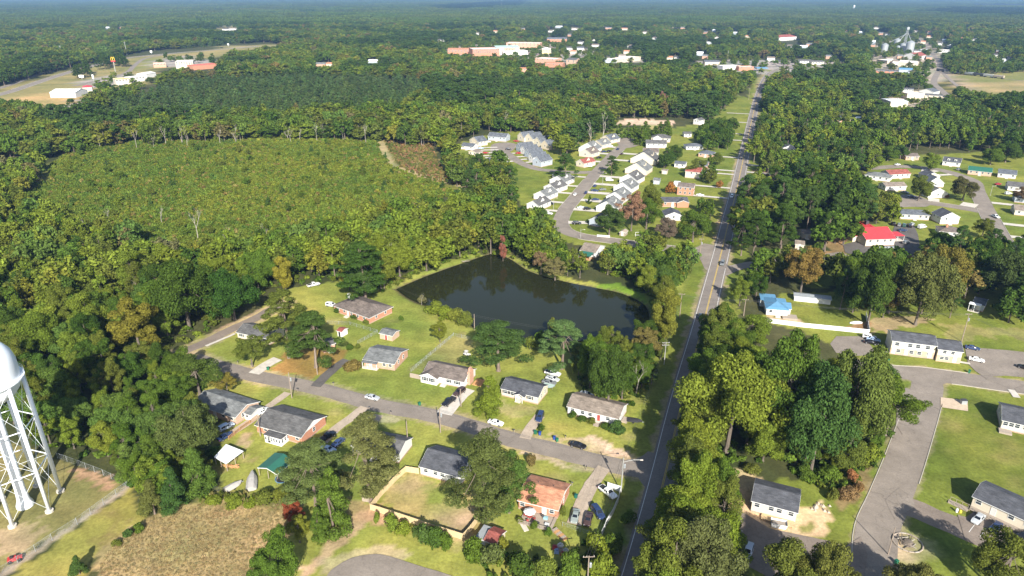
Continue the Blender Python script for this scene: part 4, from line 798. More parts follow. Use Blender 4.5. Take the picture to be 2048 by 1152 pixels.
house('small_house', 'white house with dark roof deep in the trees by the upper main road', (1565, 296), (1592, 297), 9, 3.2, 'gy', .45, WHITE, SH_DK, .35); house('small_house', 'dark house with red brick gable in the wood clearing', (1675, 240), (1702, 240), 9, 3.2, 'gy', .5, BRICKL, SH_BL, .35); house('small_house', 'small white shed right of the wood clearing house', (1711, 235), (1722, 236), 5, 2.6, 'gx', .3, WHITE, METROOF_W, .2); house('small_house', 'brown-roofed cottage right of the light green trees', (1812, 313), (1840, 313), 8, 2.8, 'gx', .4, BRICKL, SH_BR, .3)
# ---- far buildings
def box_building(name, label, A, B, D, h, wm, rm, roof='flat', n=0, pitch=.25, cat='building', oh=0.05):
    h *= 1.2 if D > 10 else 1; o, L, D, bk = house(name, label, A, B, D, h, roof, pitch, wm, rm, oh if roof == 'flat' else .4, front=[(i + .5) / n for i in range(n)] if n else [], right=[], left=[], door=None, found=False, vents=0, cat=cat, ww=2.0, wh=1.7, storeys=max(1, int(h / 3.6)))
    POCKETS.append(((A[0] + B[0]) / 2, max(A[1], B[1]) + 3, (B[0] - A[0]) / 2 + 5, 24)); return o, L, D
ROOFW = mat('pale_flat_roof', (.62, .60, .56), .8, .1, .3)
box_building('warehouse', 'big white-roofed cream warehouse near the railway crossing', (1782, 203), (1818, 203), 22, 6, CREAM, METROOF_W, 'gx', 0, .05); box_building('warehouse', 'cream block building right of the white-roofed warehouse', (1815, 188), (1850, 188), 14, 5, CREAM, ROOFW, 'flat', 0); box_building('warehouse', 'long grey-roofed building by the railway crossing', (1850, 190), (1886, 192), 10, 4, TAN, SH_GR, 'gx', 3); box_building('white_hall', 'white gabled hall beside the railway street', (1838, 181), (1868, 184), 16, 4.5, WHITE, SH_BL, 'gy', 0, .35); box_building('white_hall', 'long white building with dark roof left of the gabled hall', (1803, 178), (1828, 179), 9, 4, WHITE, SH_DK, 'gx', 5, .3)
box_building('storehouse', 'white storehouse with dark red roof beside the grain bins', (1808, 110), (1834, 112), 30, 6, WHITE, SH_RD, 'gy', 0, .4); box_building('storehouse', 'cream storehouse with pale roof below the grain bins', (1796, 124), (1830, 126), 24, 6, CREAM, ROOFW, 'gx', 0, .2); box_building('storehouse', 'blue-fronted store with grey roof near the railway', (1798, 139), (1826, 140), 14, 4.5, GREYW, METROOF_B, 'gx', 0, .3); box_building('storehouse', 'grey-roofed brick store left of the blue one', (1752, 141), (1796, 143), 14, 4, BRICK, SH_GR, 'gx', 4, .25); box_building('storehouse', 'pale low building left of the grain bins', (1753, 119), (1775, 122), 18, 4, TAN, ROOFW, 'flat', 3); box_building('storehouse', 'white building with loading doors beyond the railway street', (1876, 100), (1902, 101), 14, 5, WHITE, ROOFW, 'flat', 3)
box_building('town_hall', 'long red brick public building with tall windows in the far town', (945, 99), (1000, 98), 40, 11, BRICK, ROOFW, 'flat', 12); o, L, D = box_building('town_hall', 'white-fronted brick hall with green copper roof in the far town', (993, 96), (1040, 95), 36, 11, BRICKL, mat('copper_green_roof', (.32, .46, .42), .6, .1, .3), 'gx', 8, .18); w_ = MB(); w_.box(L * .06, -.6, 0, L * .3, -.02, 13); w_.build('portico', WHITE, o); w_ = MB(); w_.box(L * .8, -.6, 0, L * .98, -.02, 11); w_.build('entrance_bay', WHITE, o)
box_building('town_block', 'row of red roofed brick shops at the left of the far town', (895, 100), (945, 100), 30, 7, BRICK, SH_OR, 'gx', 8, .2); box_building('town_block', 'white parapet block behind the public buildings', (1012, 86), (1080, 87), 30, 9, BRICKL, ROOFW, 'flat', 9); box_building('town_block', 'white flat-roofed shop in front of the copper-roofed hall', (1006, 103), (1056, 102), 24, 6, WHITE, ROOFW, 'flat', 5); box_building('town_block', 'pale yellow house at the right of the far town', (1084, 98), (1102, 98), 14, 8, mat('yellow_siding', (.62, .52, .25), .7, .06, 1), ROOFW, 'hip', 3, .4); box_building('town_block', 'brick garage with pale roof at the near side of the far town', (1070, 117), (1110, 119), 26, 6, BRICKL, ROOFW, 'flat', 4); box_building('town_block', 'grey-roofed workshop right of the brick garage', (1132, 119), (1152, 120), 20, 7, BRICKT, SH_GR, 'gx', 2); box_building('town_block', 'low red-roofed store at the wood edge below the far town', (1090, 127), (1125, 128), 20, 5, BRICK, SH_OR, 'gx', 3, .2); box_building('town_block', 'small red brick house alone in the trees below the far town', (1038, 138), (1054, 138), 12, 4, BRICKL, SH_OR, 'gx', 2, .3)
box_building('town_block', 'grey house among the trees right of the far town', (1094, 78), (1134, 78), 18, 6, BRICK, SH_BL, 'gx', 4, .4); box_building('town_block', 'white cottage right of the yellow house', (1133, 96), (1146, 96), 12, 4, WHITE, SH_GR, 'gx', 2, .4); box_building('town_block', 'second white cottage right of the yellow house', (1154, 96), (1168, 96), 12, 4, WHITE, SH_BL, 'gx', 2, .4); box_building('school', 'long low building with teal end and pale roof', (1244, 119), (1282, 114), 24, 5, CREAM, ROOFW, 'flat', 6); box_building('school', 'grey low building left of the teal one', (1208, 119), (1234, 119), 16, 5, GREYW, ROOFW, 'flat', 4)
o, L, D = box_building('petrol_station', 'petrol station with blue and white canopy at the road head', (1478, 134), (1508, 134), 14, 5, BRICK, ROOFW, 'flat', 3); cp = MB(); cp.box(L + 2, -10, 4.6, L + 20, 4, 5.6); cp.build('canopy', METROOF_B, o)
for i in range(3): p = MB(); p.tube([(L + 4 + i * 7, -3, 0), (L + 4 + i * 7, -3, 4.6)], .2, 6); p.build('post', WHITE, o)
box_building('shop', 'white flat-roofed shop left of the petrol station', (1446, 133), (1480, 132), 16, 5, WHITE, ROOFW, 'flat', 5); box_building('shop', 'dark-roofed shed left of the white shop', (1410, 124), (1440, 124), 16, 4, TAN, SH_BL, 'gx', 0, .3); box_building('shop', 'white shop at the right of the petrol station', (1600, 122), (1624, 122), 14, 4, WHITE, SH_GR, 'gx', 4, .3); box_building('shop', 'cream shop with grey roof on the far road', (1624, 124), (1648, 124), 14, 4, CREAM, SH_GR, 'gx', 4, .3)
box_building('church', 'long building with dark red roof in the far trees', (1560, 75), (1594, 73), 26, 7, WHITE, SH_RD, 'hip', 0, .4)
box_building('store', 'long white tent-like store beside the highway field', (98, 185), (150, 185), 26, 5, WHITE, METROOF_W, 'gx', 0, .2); box_building('store', 'low red-roofed store by the highway', (164, 175), (184, 174), 18, 5, CREAM, METROOF_R, 'hip', 0, .3); box_building('store', 'cream and yellow restaurant beside the highway ramp', (230, 160), (262, 158), 18, 6, CREAM, mat('mustard_roof', (.5, .33, .08), .7, .1, .4), 'flat', 5); box_building('store', 'white diner right of the mustard-roofed restaurant', (264, 156), (290, 153), 16, 5, WHITE, ROOFW, 'flat', 4); box_building('hotel', 'cream two-storey lodge with dark windows at the highway bend', (350, 124), (386, 123), 26, 9, CREAM, ROOFW, 'flat', 7); box_building('store', 'red-banded petrol shop right of the lodge', (385, 132), (437, 128), 18, 5.5, BRICK, METROOF_R, 'flat', 0); box_building('store', 'low brick shops left of the lodge', (306, 128), (332, 127), 18, 5, BRICKL, ROOFW, 'flat', 4); box_building('store', 'white shed at the highway edge', (292, 148), (312, 145), 16, 5, WHITE, ROOFW, 'gx', 0, .2)
rr_ = random.Random(4)
FARS = [(215, 36), (250, 35), (97, 42), (215, 55), (240, 54), (450, 58), (463, 57), (560, 21), (585, 20), (605, 20), (640, 20), (620, 27), (660, 19), (545, 20), (560, 26), (1045, 57), (1210, 50), (1290, 64), (1495, 72), (1340, 34), (1505, 44), (1605, 30), (1620, 30), (1692, 62), (1702, 60), (1722, 64), (1760, 66), (1774, 68), (1830, 62), (1860, 64), (1890, 80), (1932, 58), (1990, 110), (2020, 116), (1985, 106), (925, 4), (1850, 5), (1945, 5), (1670, 8), (1605, 3), (660, 128), (745, 122), (640, 128), (880, 80), (955, 66), (990, 62), (1400, 106), (1410, 112), (1160, 84), (1190, 90), (1480, 8), (160, 8)]
rf_ = random.Random(12); FARS += [(rf_.uniform(1090, 2040), rf_.uniform(26, 120) if k % 3 else rf_.uniform(20, 60)) for k in range(62)] + [(rf_.uniform(1600, 2040), rf_.uniform(14, 125)) for k in range(16)]
FARS = [q for i, q in enumerate(FARS) if all(math.hypot(q[0] - a, (q[1] - b) * 2) > 12 for a, b in FARS[:i])]
FL = ['pale', 'white', 'cream', 'grey-walled', 'brick']
for i, (x, y) in enumerate(FARS):
    d = g(x, y).y; wd = rr_.uniform(11, 19) * (1 if d < 2500 else 1.6) * FPX / d / 2; k = i % 5; near = min(((math.hypot(x - a, y - b), n_) for a, b, n_ in ((232, 100, 'the golden arches sign'), (980, 95, 'the far town'), (1707, 15, 'the distant water tower'), (1805, 90, 'the grain bins'), (1490, 130, 'the petrol station'), (600, 20, 'the far left hamlet'), (1577, 75, 'the dark red roof'), (1930, 8, 'the far right fields'), (450, 58, 'the highway bend'))))[1]
    box_building('far_house', 'tiny %s house in the far trees near %s' % (FL[k], near), (x - wd, y), (x + wd, y + .3), 10, 5, [WHITE, WHITE, CREAM, GREYW, BRICKL][k], [SH_GR, METROOF_W, SH_TN, SH_LG, SH_OR][(i * 7) % 5], 'gx', 0, .45, 'house'); COL.objects[-1]
    POCKETS[-1] = (x, y + 1, wd + 3, 15 if y > 40 else 8)
for o in list(COL.objects):
    if o.name.startswith('far_house') and o.get('label'): o['group'] = o['label']
# ------------------------------------------------------------------ trees: prototype crowns and trunks
def rnd_dir(rg, n, zmin=-1.0):
    z = rg.uniform(zmin, 1, n); a = rg.uniform(0, 2 * math.pi, n); r = np.sqrt(np.maximum(0, 1 - z * z))
    return np.stack([r * np.cos(a), r * np.sin(a), z], 1)
def leaf_quads(rg, C, Rl, n, size, flat=1.0, up=.25, aspect=.62, wild=.8):
    """n leaf sprays spread through the outer shell of the lobes (centres C, radii Rl)"""
    p = Rl ** 2 / (Rl ** 2).sum(); k = rg.choice(len(C), n, p=p)
    d = rnd_dir(rg, n); sw = (d[:, 2] < 0) & (rg.random(n) < .55); d[sw, 2] *= -1
    off = d * (Rl[k] * (.55 + .5 * rg.random(n) ** .6))[:, None]; off[:, 2] *= flat
    P = C[k] + off
    N = d + rg.normal(0, wild * .6, (n, 3)); N[:, 2] += up; N /= np.linalg.norm(N, axis=1)[:, None]
    T = np.cross(N, rnd_dir(rg, n)); T /= np.linalg.norm(T, axis=1)[:, None] + 1e-9; B = np.cross(N, T)
    s = size * rg.uniform(.6, 1.35, n)[:, None]
    return np.stack([P + T * s, P + B * s * aspect, P - T * s, P - B * s * aspect], 1)
def quads_mesh(name, Q, extra=None, mats=(None,)):
    """leaf quads, plus (optionally) a trunk builder as second material"""
    n = len(Q); V = Q.reshape(-1, 3); F = np.arange(4 * n).reshape(n, 4).tolist(); mi = [0] * n; V = V.tolist()
    if extra:
        o = len(V); V += [list(v) for v in extra.v]; F += [[o + i for i in f] for f in extra.f]; mi += [1] * len(extra.f)
    me = bpy.data.meshes.new(name); me.from_pydata(V, [], F)
    for m in mats: me.materials.append(m)
    me.polygons.foreach_set('material_index', mi); me.update(); return me
def limbs(mb, rg, base, top, r0, C, k):
    for i in rg.choice(len(C), min(k, len(C)), replace=False):
        t = rg.uniform(.35, .8); s = Vector(base) + (Vector(top) - Vector(base)) * t; e = s.lerp(Vector(C[i]), .8); md = (s + e) / 2 + Vector((0, 0, -.3))
        mb.tube([s, md, e], [r0 * (1 - t) * .38 + .04, r0 * .16, .03], 5, False)
PROTO = {}
def crown_lobes(rg, style, h, r):
    if style == 'round':
        n = 46; d = rnd_dir(rg, n, -.7); cz = h * .54; rl = r * rg.uniform(.19, .36, n)
        C = d * np.array([r, r, h * .46]) * (rg.uniform(.45, .92, n)[:, None]); C[:, 2] += cz
    elif style == 'tall':
        n = 48; z = rg.uniform(.14, .97, n); w = np.sin(np.clip((z - .12) / .9, 0, 1) * math.pi) ** .7; a = rg.uniform(0, 6.283, n); q = np.sqrt(rg.uniform(.1, 1, n)) * .82
        C = np.stack([np.cos(a) * w * r * q, np.sin(a) * w * r * q, z * h * .93], 1); rl = r * rg.uniform(.22, .40, n)
    elif style == 'wide':
        n = 62; d = rnd_dir(rg, n, -.6); rl = r * rg.uniform(.17, .32, n)
        C = d * np.array([r, r, h * .44]) * (rg.uniform(.4, .95, n)[:, None]); C[:, 2] += h * .54; C[:, 0] *= rg.uniform(.8, 1.1); C += rg.normal(0, .4, C.shape)
    elif style == 'clumpy':
        n = 64; d = rnd_dir(rg, n, -.6); rl = r * rg.uniform(.16, .30, n)
        C = d * np.array([r, r, h * .42]) * (rg.uniform(.3, .98, n)[:, None]); C[:, 2] += h * .58
    elif style == 'pine':
        n = 64; z = rg.uniform(.26, .98, n); w = np.clip((1.04 - z) / .5, .12, 1) ** .6 * (.75 + .5 * rg.random(n)); a = rg.uniform(0, 6.283, n); q = np.sqrt(rg.uniform(.15, 1, n))
        C = np.stack([np.cos(a) * w * r * q, np.sin(a) * w * r * q, z * h * .96], 1); rl = r * rg.uniform(.17, .30, n)
    elif style == 'cone':
        n = 46; z = rg.uniform(.06, .97, n); w = (1.02 - z) ** .8; a = rg.uniform(0, 6.283, n); q = np.sqrt(rg.uniform(.2, 1, n))
        C = np.stack([np.cos(a) * w * r * q * .85, np.sin(a) * w * r * q * .85, z * h], 1); rl = r * (.14 + .2 * w)
    elif style == 'bush':
        n = 14; d = rnd_dir(rg, n, 0); rl = r * rg.uniform(.3, .5, n)
        C = d * np.array([r, r, h * .7]) * (rg.uniform(.3, .75, n)[:, None]); C[:, 2] += h * .2
    if style in ('round', 'wide', 'clumpy', 'tall'):      # gaps and stray boughs break the outline
        ctr = np.array([0, 0, h * .55]); dn = (C - ctr) / (np.linalg.norm(C - ctr, axis=1)[:, None] + 1e-6); keep = np.ones(len(C), bool)
        for gd in rnd_dir(rg, 3, -.2): keep &= ~((dn @ gd > .84) & (rg.random(len(C)) < .85))
        C = C[keep]; rl = rl[keep]; k = rg.choice(len(C), 5); X = ctr + (C[k] - ctr) * rg.uniform(1.12, 1.35, (5, 1)); C = np.concatenate([C, X]); rl = np.concatenate([rl, rl[k] * .7])
    return C, rl
STYLES = dict(round=(16, 6.0, .205, .95), tall=(20, 5.2, .205, .95), wide=(15, 7.6, .215, .9), clumpy=(17, 6.0, .2, .9), pine=(22, 4.8, .22, .66), cone=(10, 3.0, .175, .9), bush=(2.6, 1.7, .145, .9))
LEAFN = dict(round=21000, tall=21000, wide=27000, clumpy=19000, pine=20000, cone=12000, bush=2000)
def proto(style, seed, lod=0):
    key = (style, seed, lod)
    if key in PROTO: return PROTO[key]
    rg = np.random.default_rng(seed * 97 + len(style)); h, r, ls, fl = STYLES[style]; C, rl = crown_lobes(rg, style, h, r)
    n = LEAFN[style]
    if lod: n = int(n * .062); ls = ls * 3.5
    asp = .34 if style in ('pine', 'cone') else .62
    Q = leaf_quads(rg, C, rl, n, ls, fl, .3, asp)
    mb = MB(); top = (rg.normal(0, .3), rg.normal(0, .3), h * (.93 if style == 'pine' else .8)); r0 = {'pine': .30, 'cone': .16, 'bush': .05}.get(style, .36)
    if style != 'bush':
        mid = ((top[0]) * .4 + rg.normal(0, .15), top[1] * .4, h * .4)
        mb.tube([(0, 0, -.1), (0, 0, h * .05), mid, top], [r0 * 1.5, r0, r0 * .75, .05], 7 if not lod else 4, False)
        if not lod: limbs(mb, rg, mid, top, r0, C, 12 if style != 'pine' else 16)
    else: mb.tube([(0, 0, -.1), (0, 0, h * .6)], [.06, .02], 4, False)
    bark = BARKP if style in ('pine', 'cone') else BARK
    if lod: res = quads_mesh('tree_mesh', Q, mb, (FOL, bark))
    else: res = (quads_mesh('crown', Q, None, (FOL,)), mb.mesh('trunk', bark))
    PROTO[key] = res; return res
def dead_mesh(seed, h=13, leafy=False):
    rg = random.Random(seed); mb = MB()
    def grow(p, d, ln, r, dep):
        q = p + d * ln; m = (p + q) / 2 + Vector((rg.uniform(-.2, .2), rg.uniform(-.2, .2), 0)) * ln * .3
        mb.tube([p, m, q], [r, r * .8, r * .6], 5 if dep < 2 else 3, False)
        if dep < 4:
            for _ in range(2 if dep < 1 else 3):
                e = (d + Vector((rg.uniform(-1, 1), rg.uniform(-1, 1), rg.uniform(-.1, .8))) * .75).normalized(); grow(q if rg.random() < .7 else m, e, ln * rg.uniform(.5, .75), r * .55, dep + 1)
    grow(Vector((0, 0, -.2)), Vector((rg.uniform(-.15, .15), rg.uniform(-.1, .1), 1)).normalized(), h * .42, .24, 0)
    return mb
G_MID = (.080, .126, .0180); G_DARK = (.052, .090, .0151); G_LITE = (.142, .180, .0230); G_OLIVE = (.108, .130, .0230); G_YEL = (.152, .162, .0245); G_ORG = (.21, .135, .0252); G_BRN = (.15, .12, .0396)
G_PINE = (.062, .106, .0245); G_PINEL = (.088, .138, .0274); G_RED = (.24, .06, .0288); G_PINK = (.25, .14, .0792); G_YG = (.135, .175, .0223); G_GREY = (.15, .14, .0540); G_BRIGHT = (.085, .135, .0202)
def jit(c, a=.16):
    k = random.uniform(1 - a, 1 + a); return (c[0] * k * random.uniform(.92, 1.08), c[1] * k, c[2] * k * random.uniform(.9, 1.1))
NTREE = {}
TPOS = []
KNAME = dict(round='broadleaf_tree', tall='broadleaf_tree', wide='broadleaf_tree', clumpy='broadleaf_tree', pine='pine_tree', cone='young_conifer', bush='shrub')
KCAT = dict(broadleaf_tree='tree', pine_tree='tree', young_conifer='tree', shrub='shrub')
def tree(style, x, y, h, r, tint, label, group=None, seed=None, name=None):
    H0, R0, _, _ = STYLES[style]; seed = seed if seed is not None else random.randrange(4)
    cm, tm = proto(style, seed)
    nm = name or KNAME[style]
    t = thing(nm, label, KCAT[KNAME[style]], (x, y, 0), random.uniform(0, 6.28), group); t.scale = (r / R0, r / R0 * random.uniform(.92, 1.08), h / H0)
    if style != 'bush': link('trunk', tm, t)
    c = link('crown' if style != 'bush' else 'foliage', cm, t); c['tint'] = tint
    if style == 'bush': link('stem', tm, t)
    TPOS.append((x, y, r)); return t
def TP(style, px, py, top, wpx, tint, label, seed=None, group=None):
    """one tree: ground pixel of its foot, pixel row of its top, crown width in pixels"""
    p = g(px, py); h = hgt(px, py, top); d = p.y * _c + (CAM_H - h * .6) * _s
    return tree(style, p.x, p.y, h, max(.5, wpx / 2 * d / FPX), jit(tint, .05), label, group, seed)
# ---- trees one can single out
for a in [
    ('wide', 1452, 905, 716, 196, G_LITE, 'huge pale green broadleaf tree overhanging the main road from its right', 0),
    ('wide', 1560, 900, 668, 150, G_MID, 'tall mid green tree at the back of the big roadside grove', 1),
    ('wide', 1690, 905, 690, 150, (.095, .13, .03), 'olive green tree on the right shoulder of the big roadside grove', 2),
    ('wide', 1620, 950, 740, 150, (.055, .098, .023), 'dark green broadleaf tree in the shaded middle of the big grove', 3),
    ('clumpy', 1770, 870, 765, 95, G_MID, 'green tree at the right tip of the grove, above the paved lot', 1),
    ('round', 1500, 690, 634, 90, G_LITE, 'light green tree behind the grove, beside the white vinyl fence', 0),
    ('pine', 997, 742, 640, 104, G_PINE, 'dark pine with spreading boughs behind the charcoal-roofed white house'),
    ('pine', 1124, 738, 640, 92, (.095, .15, .05), 'large blue-green pine standing alone on the near bank of the pond'),
    ('cone', 981, 828, 752, 72, G_LITE, 'bushy rounded yellow-green tree by the driveway with the black pickup'),
    ('pine', 578, 716, 578, 88, G_OLIVE, 'tall brownish pine beside the house with pale driveway'),
    ('pine', 632, 735, 622, 96, G_PINE, 'broad dark pine over the bed of rusty pine straw'),
    ('clumpy', 505, 733, 662, 60, G_OLIVE, 'thin open-crowned young tree in front of the grey house by the lane'),
    ('bush', 703, 742, 718, 42, G_BRN, 'round brown-leaved shrub beside the dark asphalt driveway'),
    ('clumpy', 880, 684, 644, 36, G_YEL, 'small yellow-orange tree alone in the grassy yard'),
    ('pine', 732, 604, 478, 104, G_DARK, 'massive dark pine in the pond lawn, right of the white truck'),
    ('round', 728, 602, 540, 62, G_PINE, 'lower dark tree under the massive pine behind the brown hipped roof'),
    ('pine', 742, 1004, 834, 118, (.12, .135, .04), 'tall pale-needled pine whose trunks rise by the corner of the board fence'),
    ('pine', 632, 1010, 884, 112, (.105, .13, .038), 'tall pine with hanging boughs right of the green carport'),
    ('cone', 668, 1062, 930, 92, G_BRIGHT, 'dense bright green tree below the tall pine, at the field corner'),
    ('pine', 972, 1040, 872, 150, (.088, .11, .03), 'broad drooping pine covering the right end of the grey-roofed white house'),
    ('pine', 1018, 1025, 900, 90, G_PINEL, 'lighter pine leaning over the orange roof'),
    ('clumpy', 592, 1052, 998, 40, G_RED, 'small tree with red autumn leaves at the edge of the straw field'),
    ('clumpy', 600, 1085, 1030, 44, G_YEL, 'small yellow-leaved tree just below the red one'),
    ('cone', 640, 1078, 1015, 52, G_MID, 'dark green rounded tree right of the small yellow one'),
    ('round', 565, 1180, 1056, 82, G_BRIGHT, 'leafy green tree at the bottom edge beside the straw field'),
    ('round', 540, 1210, 1110, 70, G_MID, 'low green tree at the bottom edge left of the turning circle'),
    ('round', 1340, 1210, 1045, 130, G_OLIVE, 'olive oak at the bottom edge right of the main road'),
    ('wide', 1400, 1215, 1040, 150, (.10, .112, .035), 'grey-green oak at the bottom edge with twigs showing'),
    ('round', 1385, 1060, 905, 90, G_LITE, 'light green tree on the right verge opposite the local road'),
    ('round', 1430, 1050, 920, 70, G_MID, 'mid green tree between the main road and the building on bare clay'),
    ('round', 1350, 1125, 1040, 84, G_LITE, 'yellow-green tree overhanging the main road at the bottom'),
    ('round', 1560, 1240, 1085, 120, G_OLIVE, 'olive tree at the bottom edge in front of the clay building'),
    ('wide', 1640, 1230, 1098, 120, (.12, .13, .03), 'yellow-olive tree at the bottom edge beside the side road'),
    ('wide', 1810, 1225, 1130, 120, (.14, .13, .035), 'brownish low tree at the bottom edge below the burned stump ring'),
    ('round', 2000, 1190, 1068, 120, G_OLIVE, 'rounded olive tree in the bottom right corner'),
    ('round', 1215, 820, 672, 86, G_DARK, 'dark green tree on the bank behind the long brown-roofed house'),
    ('round', 1180, 775, 668, 66, G_MID, 'mid green tree between the blue-green pine and the dark bank tree'),
    ('clumpy', 1290, 720, 650, 60, (.15, .125, .035), 'brownish yellow tree on the pond corner by the utility pole'),
    ('tall', 1328, 690, 556, 58, (.165, .16, .028), 'yellow-green tree on the strip between pond and main road'),
    ('tall', 1322, 640, 545, 56, G_OLIVE, 'olive tree leaning over the right end of the pond'),
    ('round', 1425, 700, 650, 66, G_OLIVE, 'thin tree hanging over the main road below the black car'),
    ('clumpy', 1262, 462, 388, 54, G_PINK, 'pinkish-leaved tree at the end of the white row of houses'),
    ('round', 1218, 470, 412, 56, G_PINE, 'green pine-like tree in front of the first white row house'),
    ('round', 1300, 446, 362, 50, G_OLIVE, 'olive tree between the white row and the brick houses'),
    ('round', 1292, 458, 398, 52, G_MID, 'mid green tree left of the white gabled house on the main road'),
    ('round', 1332, 478, 436, 44, (.15, .11, .07), 'brownish tree by the dirt path off the curved street'),
    ('round', 1385, 484, 420, 62, G_MID, 'green tree between the white gabled house and the main road'),
    ('round', 1372, 480, 436, 44, G_OLIVE, 'lower olive tree on the lawn by the street corner'),
    ('pine', 1223, 350, 311, 32, G_DARK, 'dark pine casting a shadow on the street junction'),
    ('pine', 1130, 365, 302, 44, G_PINE, 'pine between the two rows of subdivision houses'),
    ('tall', 1006, 522, 470, 17, (.27, .10, .065), 'slender rusty red tree at the far edge of the pond'),
    ('clumpy', 1082, 548, 498, 34, (.19, .125, .06), 'pale brown tree on the pond bank below the green awning house'),
    ('clumpy', 1110, 560, 520, 48, (.19, .16, .06), 'sandy yellow bush-like tree at the water edge'),
    ('tall', 572, 585, 500, 40, (.20, .195, .025), 'bright yellow tree at the lawn edge near the white truck'),
    ('clumpy', 700, 580, 520, 40, G_YEL, 'gold and green tree right at the lawn edge beside the massive pine'),
    ('wide', 380, 660, 520, 150, G_DARK, 'very large dark green oak at the edge of the lane'),
    ('wide', 470, 640, 540, 110, (.04, .085, .016), 'second large dark oak beside the lane, nearer its far end'),
    ('clumpy', 285, 720, 600, 100, (.17, .15, .025), 'yellowing tree beside the lane corner'),
    ('tall', 275, 590, 498, 60, G_YG, 'tall light yellow-green tree rising in the left woods'),
    ('tall', 338, 560, 490, 60, G_YG, 'light yellow-green tree right of the tallest pale one'),
    ('round', 360, 775, 706, 84, G_MID, 'round green tree at the local road, beside its shadow'),
    ('round', 400, 790, 712, 88, (.075, .11, .022), 'light-topped tree casting shade on the local road'),
    ('round', 350, 815, 745, 70, G_MID, 'green tree left of the grey house half in shade'),
    ('clumpy', 455, 785, 750, 44, (.19, .155, .03), 'small yellowing tree in the lawn by the local road'),
    ('round', 388, 925, 800, 110, (.085, .11, .03), 'broad olive tree over the shaded grey house'),
    ('cone', 355, 1020, 935, 66, (.05, .10, .024), 'dense dark conifer at the field edge right of the tower lawn'),
    ('cone', 310, 1028, 960, 60, (.11, .12, .035), 'greyish conifer left of the dense dark one'),
    ('cone', 400, 985, 890, 80, G_PINEL, 'conical green tree in front of the white-roofed shed'),
    ('cone', 160, 1148, 1112, 42, G_PINE, 'small pine sapling at the edge of the straw field'),
    ('round', 1836, 402, 352, 46, G_OLIVE, 'round tree in front of the dark-roofed houses on the court'),
    ('round', 1924, 402, 352, 52, (.085, .085, .03), 'dark round tree at the corner of the east street'),
    ('wide', 1830, 650, 500, 120, (.10, .115, .03), 'broad olive-brown tree behind the two-storey apartments'),
    ('wide', 1735, 650, 510, 110, G_DARK, 'dark wide tree between the blue roof and the apartments'),
    ('clumpy', 1600, 590, 480, 70, (.18, .13, .035), 'orange-brown autumn tree on the restaurant drive'),
    ('wide', 1870, 610, 492, 100, (.145, .13, .03), 'golden-brown tree left of the satellite-dish house'),
    ('round', 1390, 352, 318, 40, G_OLIVE, 'round olive tree behind the maroon-roofed cream house'), ('clumpy', 1432, 330, 306, 34, G_OLIVE, 'olive tree on the lawn of the slate-roofed brick house'), ('round', 1345, 322, 290, 36, G_DARK, 'dark round tree beside the long white row, upper part'), ('round', 1331, 335, 305, 32, G_DARK, 'dark round tree beside the white row, lower of the pair'), ('round', 1425, 282, 248, 44, G_DARK, 'big dark tree at the top of the main road lots'),
    ('round', 1850, 438, 420, 22, G_OLIVE, 'small round tree in front of the long white court house'), ('round', 1872, 500, 462, 46, G_DARK, 'dark tree between the restaurant lot and the black-roofed house'), ('clumpy', 1962, 478, 438, 46, G_OLIVE, 'olive tree by the east street, right of the brown-roofed house'), ('round', 1775, 322, 292, 40, G_MID, 'green tree above the grey-roofed east street house'), ('round', 1800, 318, 290, 34, G_PINE, 'second green tree above the maroon-roofed house'), ('wide', 2010, 325, 285, 60, G_DARK, 'large dark tree over the slate-roofed houses at the right edge'), ('wide', 1980, 330, 295, 44, G_MID, 'green tree left of the large dark right-edge tree'), ('clumpy', 2040, 405, 375, 36, (.15, .10, .05), 'brown-leaved yard tree at the right edge'), ('wide', 1790, 612, 520, 90, G_MID, 'full green tree above the apartments, left part'), ('wide', 1960, 560, 478, 84, G_DARK, 'dark tree above the trailer home'), ('wide', 2010, 600, 500, 100, (.06, .08, .022), 'broad dark tree right of the trailer home'), ('round', 1700, 590, 516, 76, G_MID, 'rounded green tree above the end of the vinyl fence'), ('wide', 1760, 585, 500, 90, G_PINEL, 'fresh green tree below the restaurant'),
    ('tall', 1860, 342, 300, 36, G_YG, 'light green round tree on the upper east street'),
    ('tall', 1740, 340, 298, 44, G_LITE, 'light green tree left of the upper east street'),
    ('clumpy', 1325, 222, 186, 26, (.26, .13, .085), 'leafless pinkish tree in the dark wood'),
    ('cone', 1175, 445, 438, 12, G_PINE, 'tiny dark evergreen on the lawn of the curved street'),
    ('cone', 1179, 408, 390, 12, G_DARK, 'small evergreen by the parked cars of the white row'),
]: TP(*a)
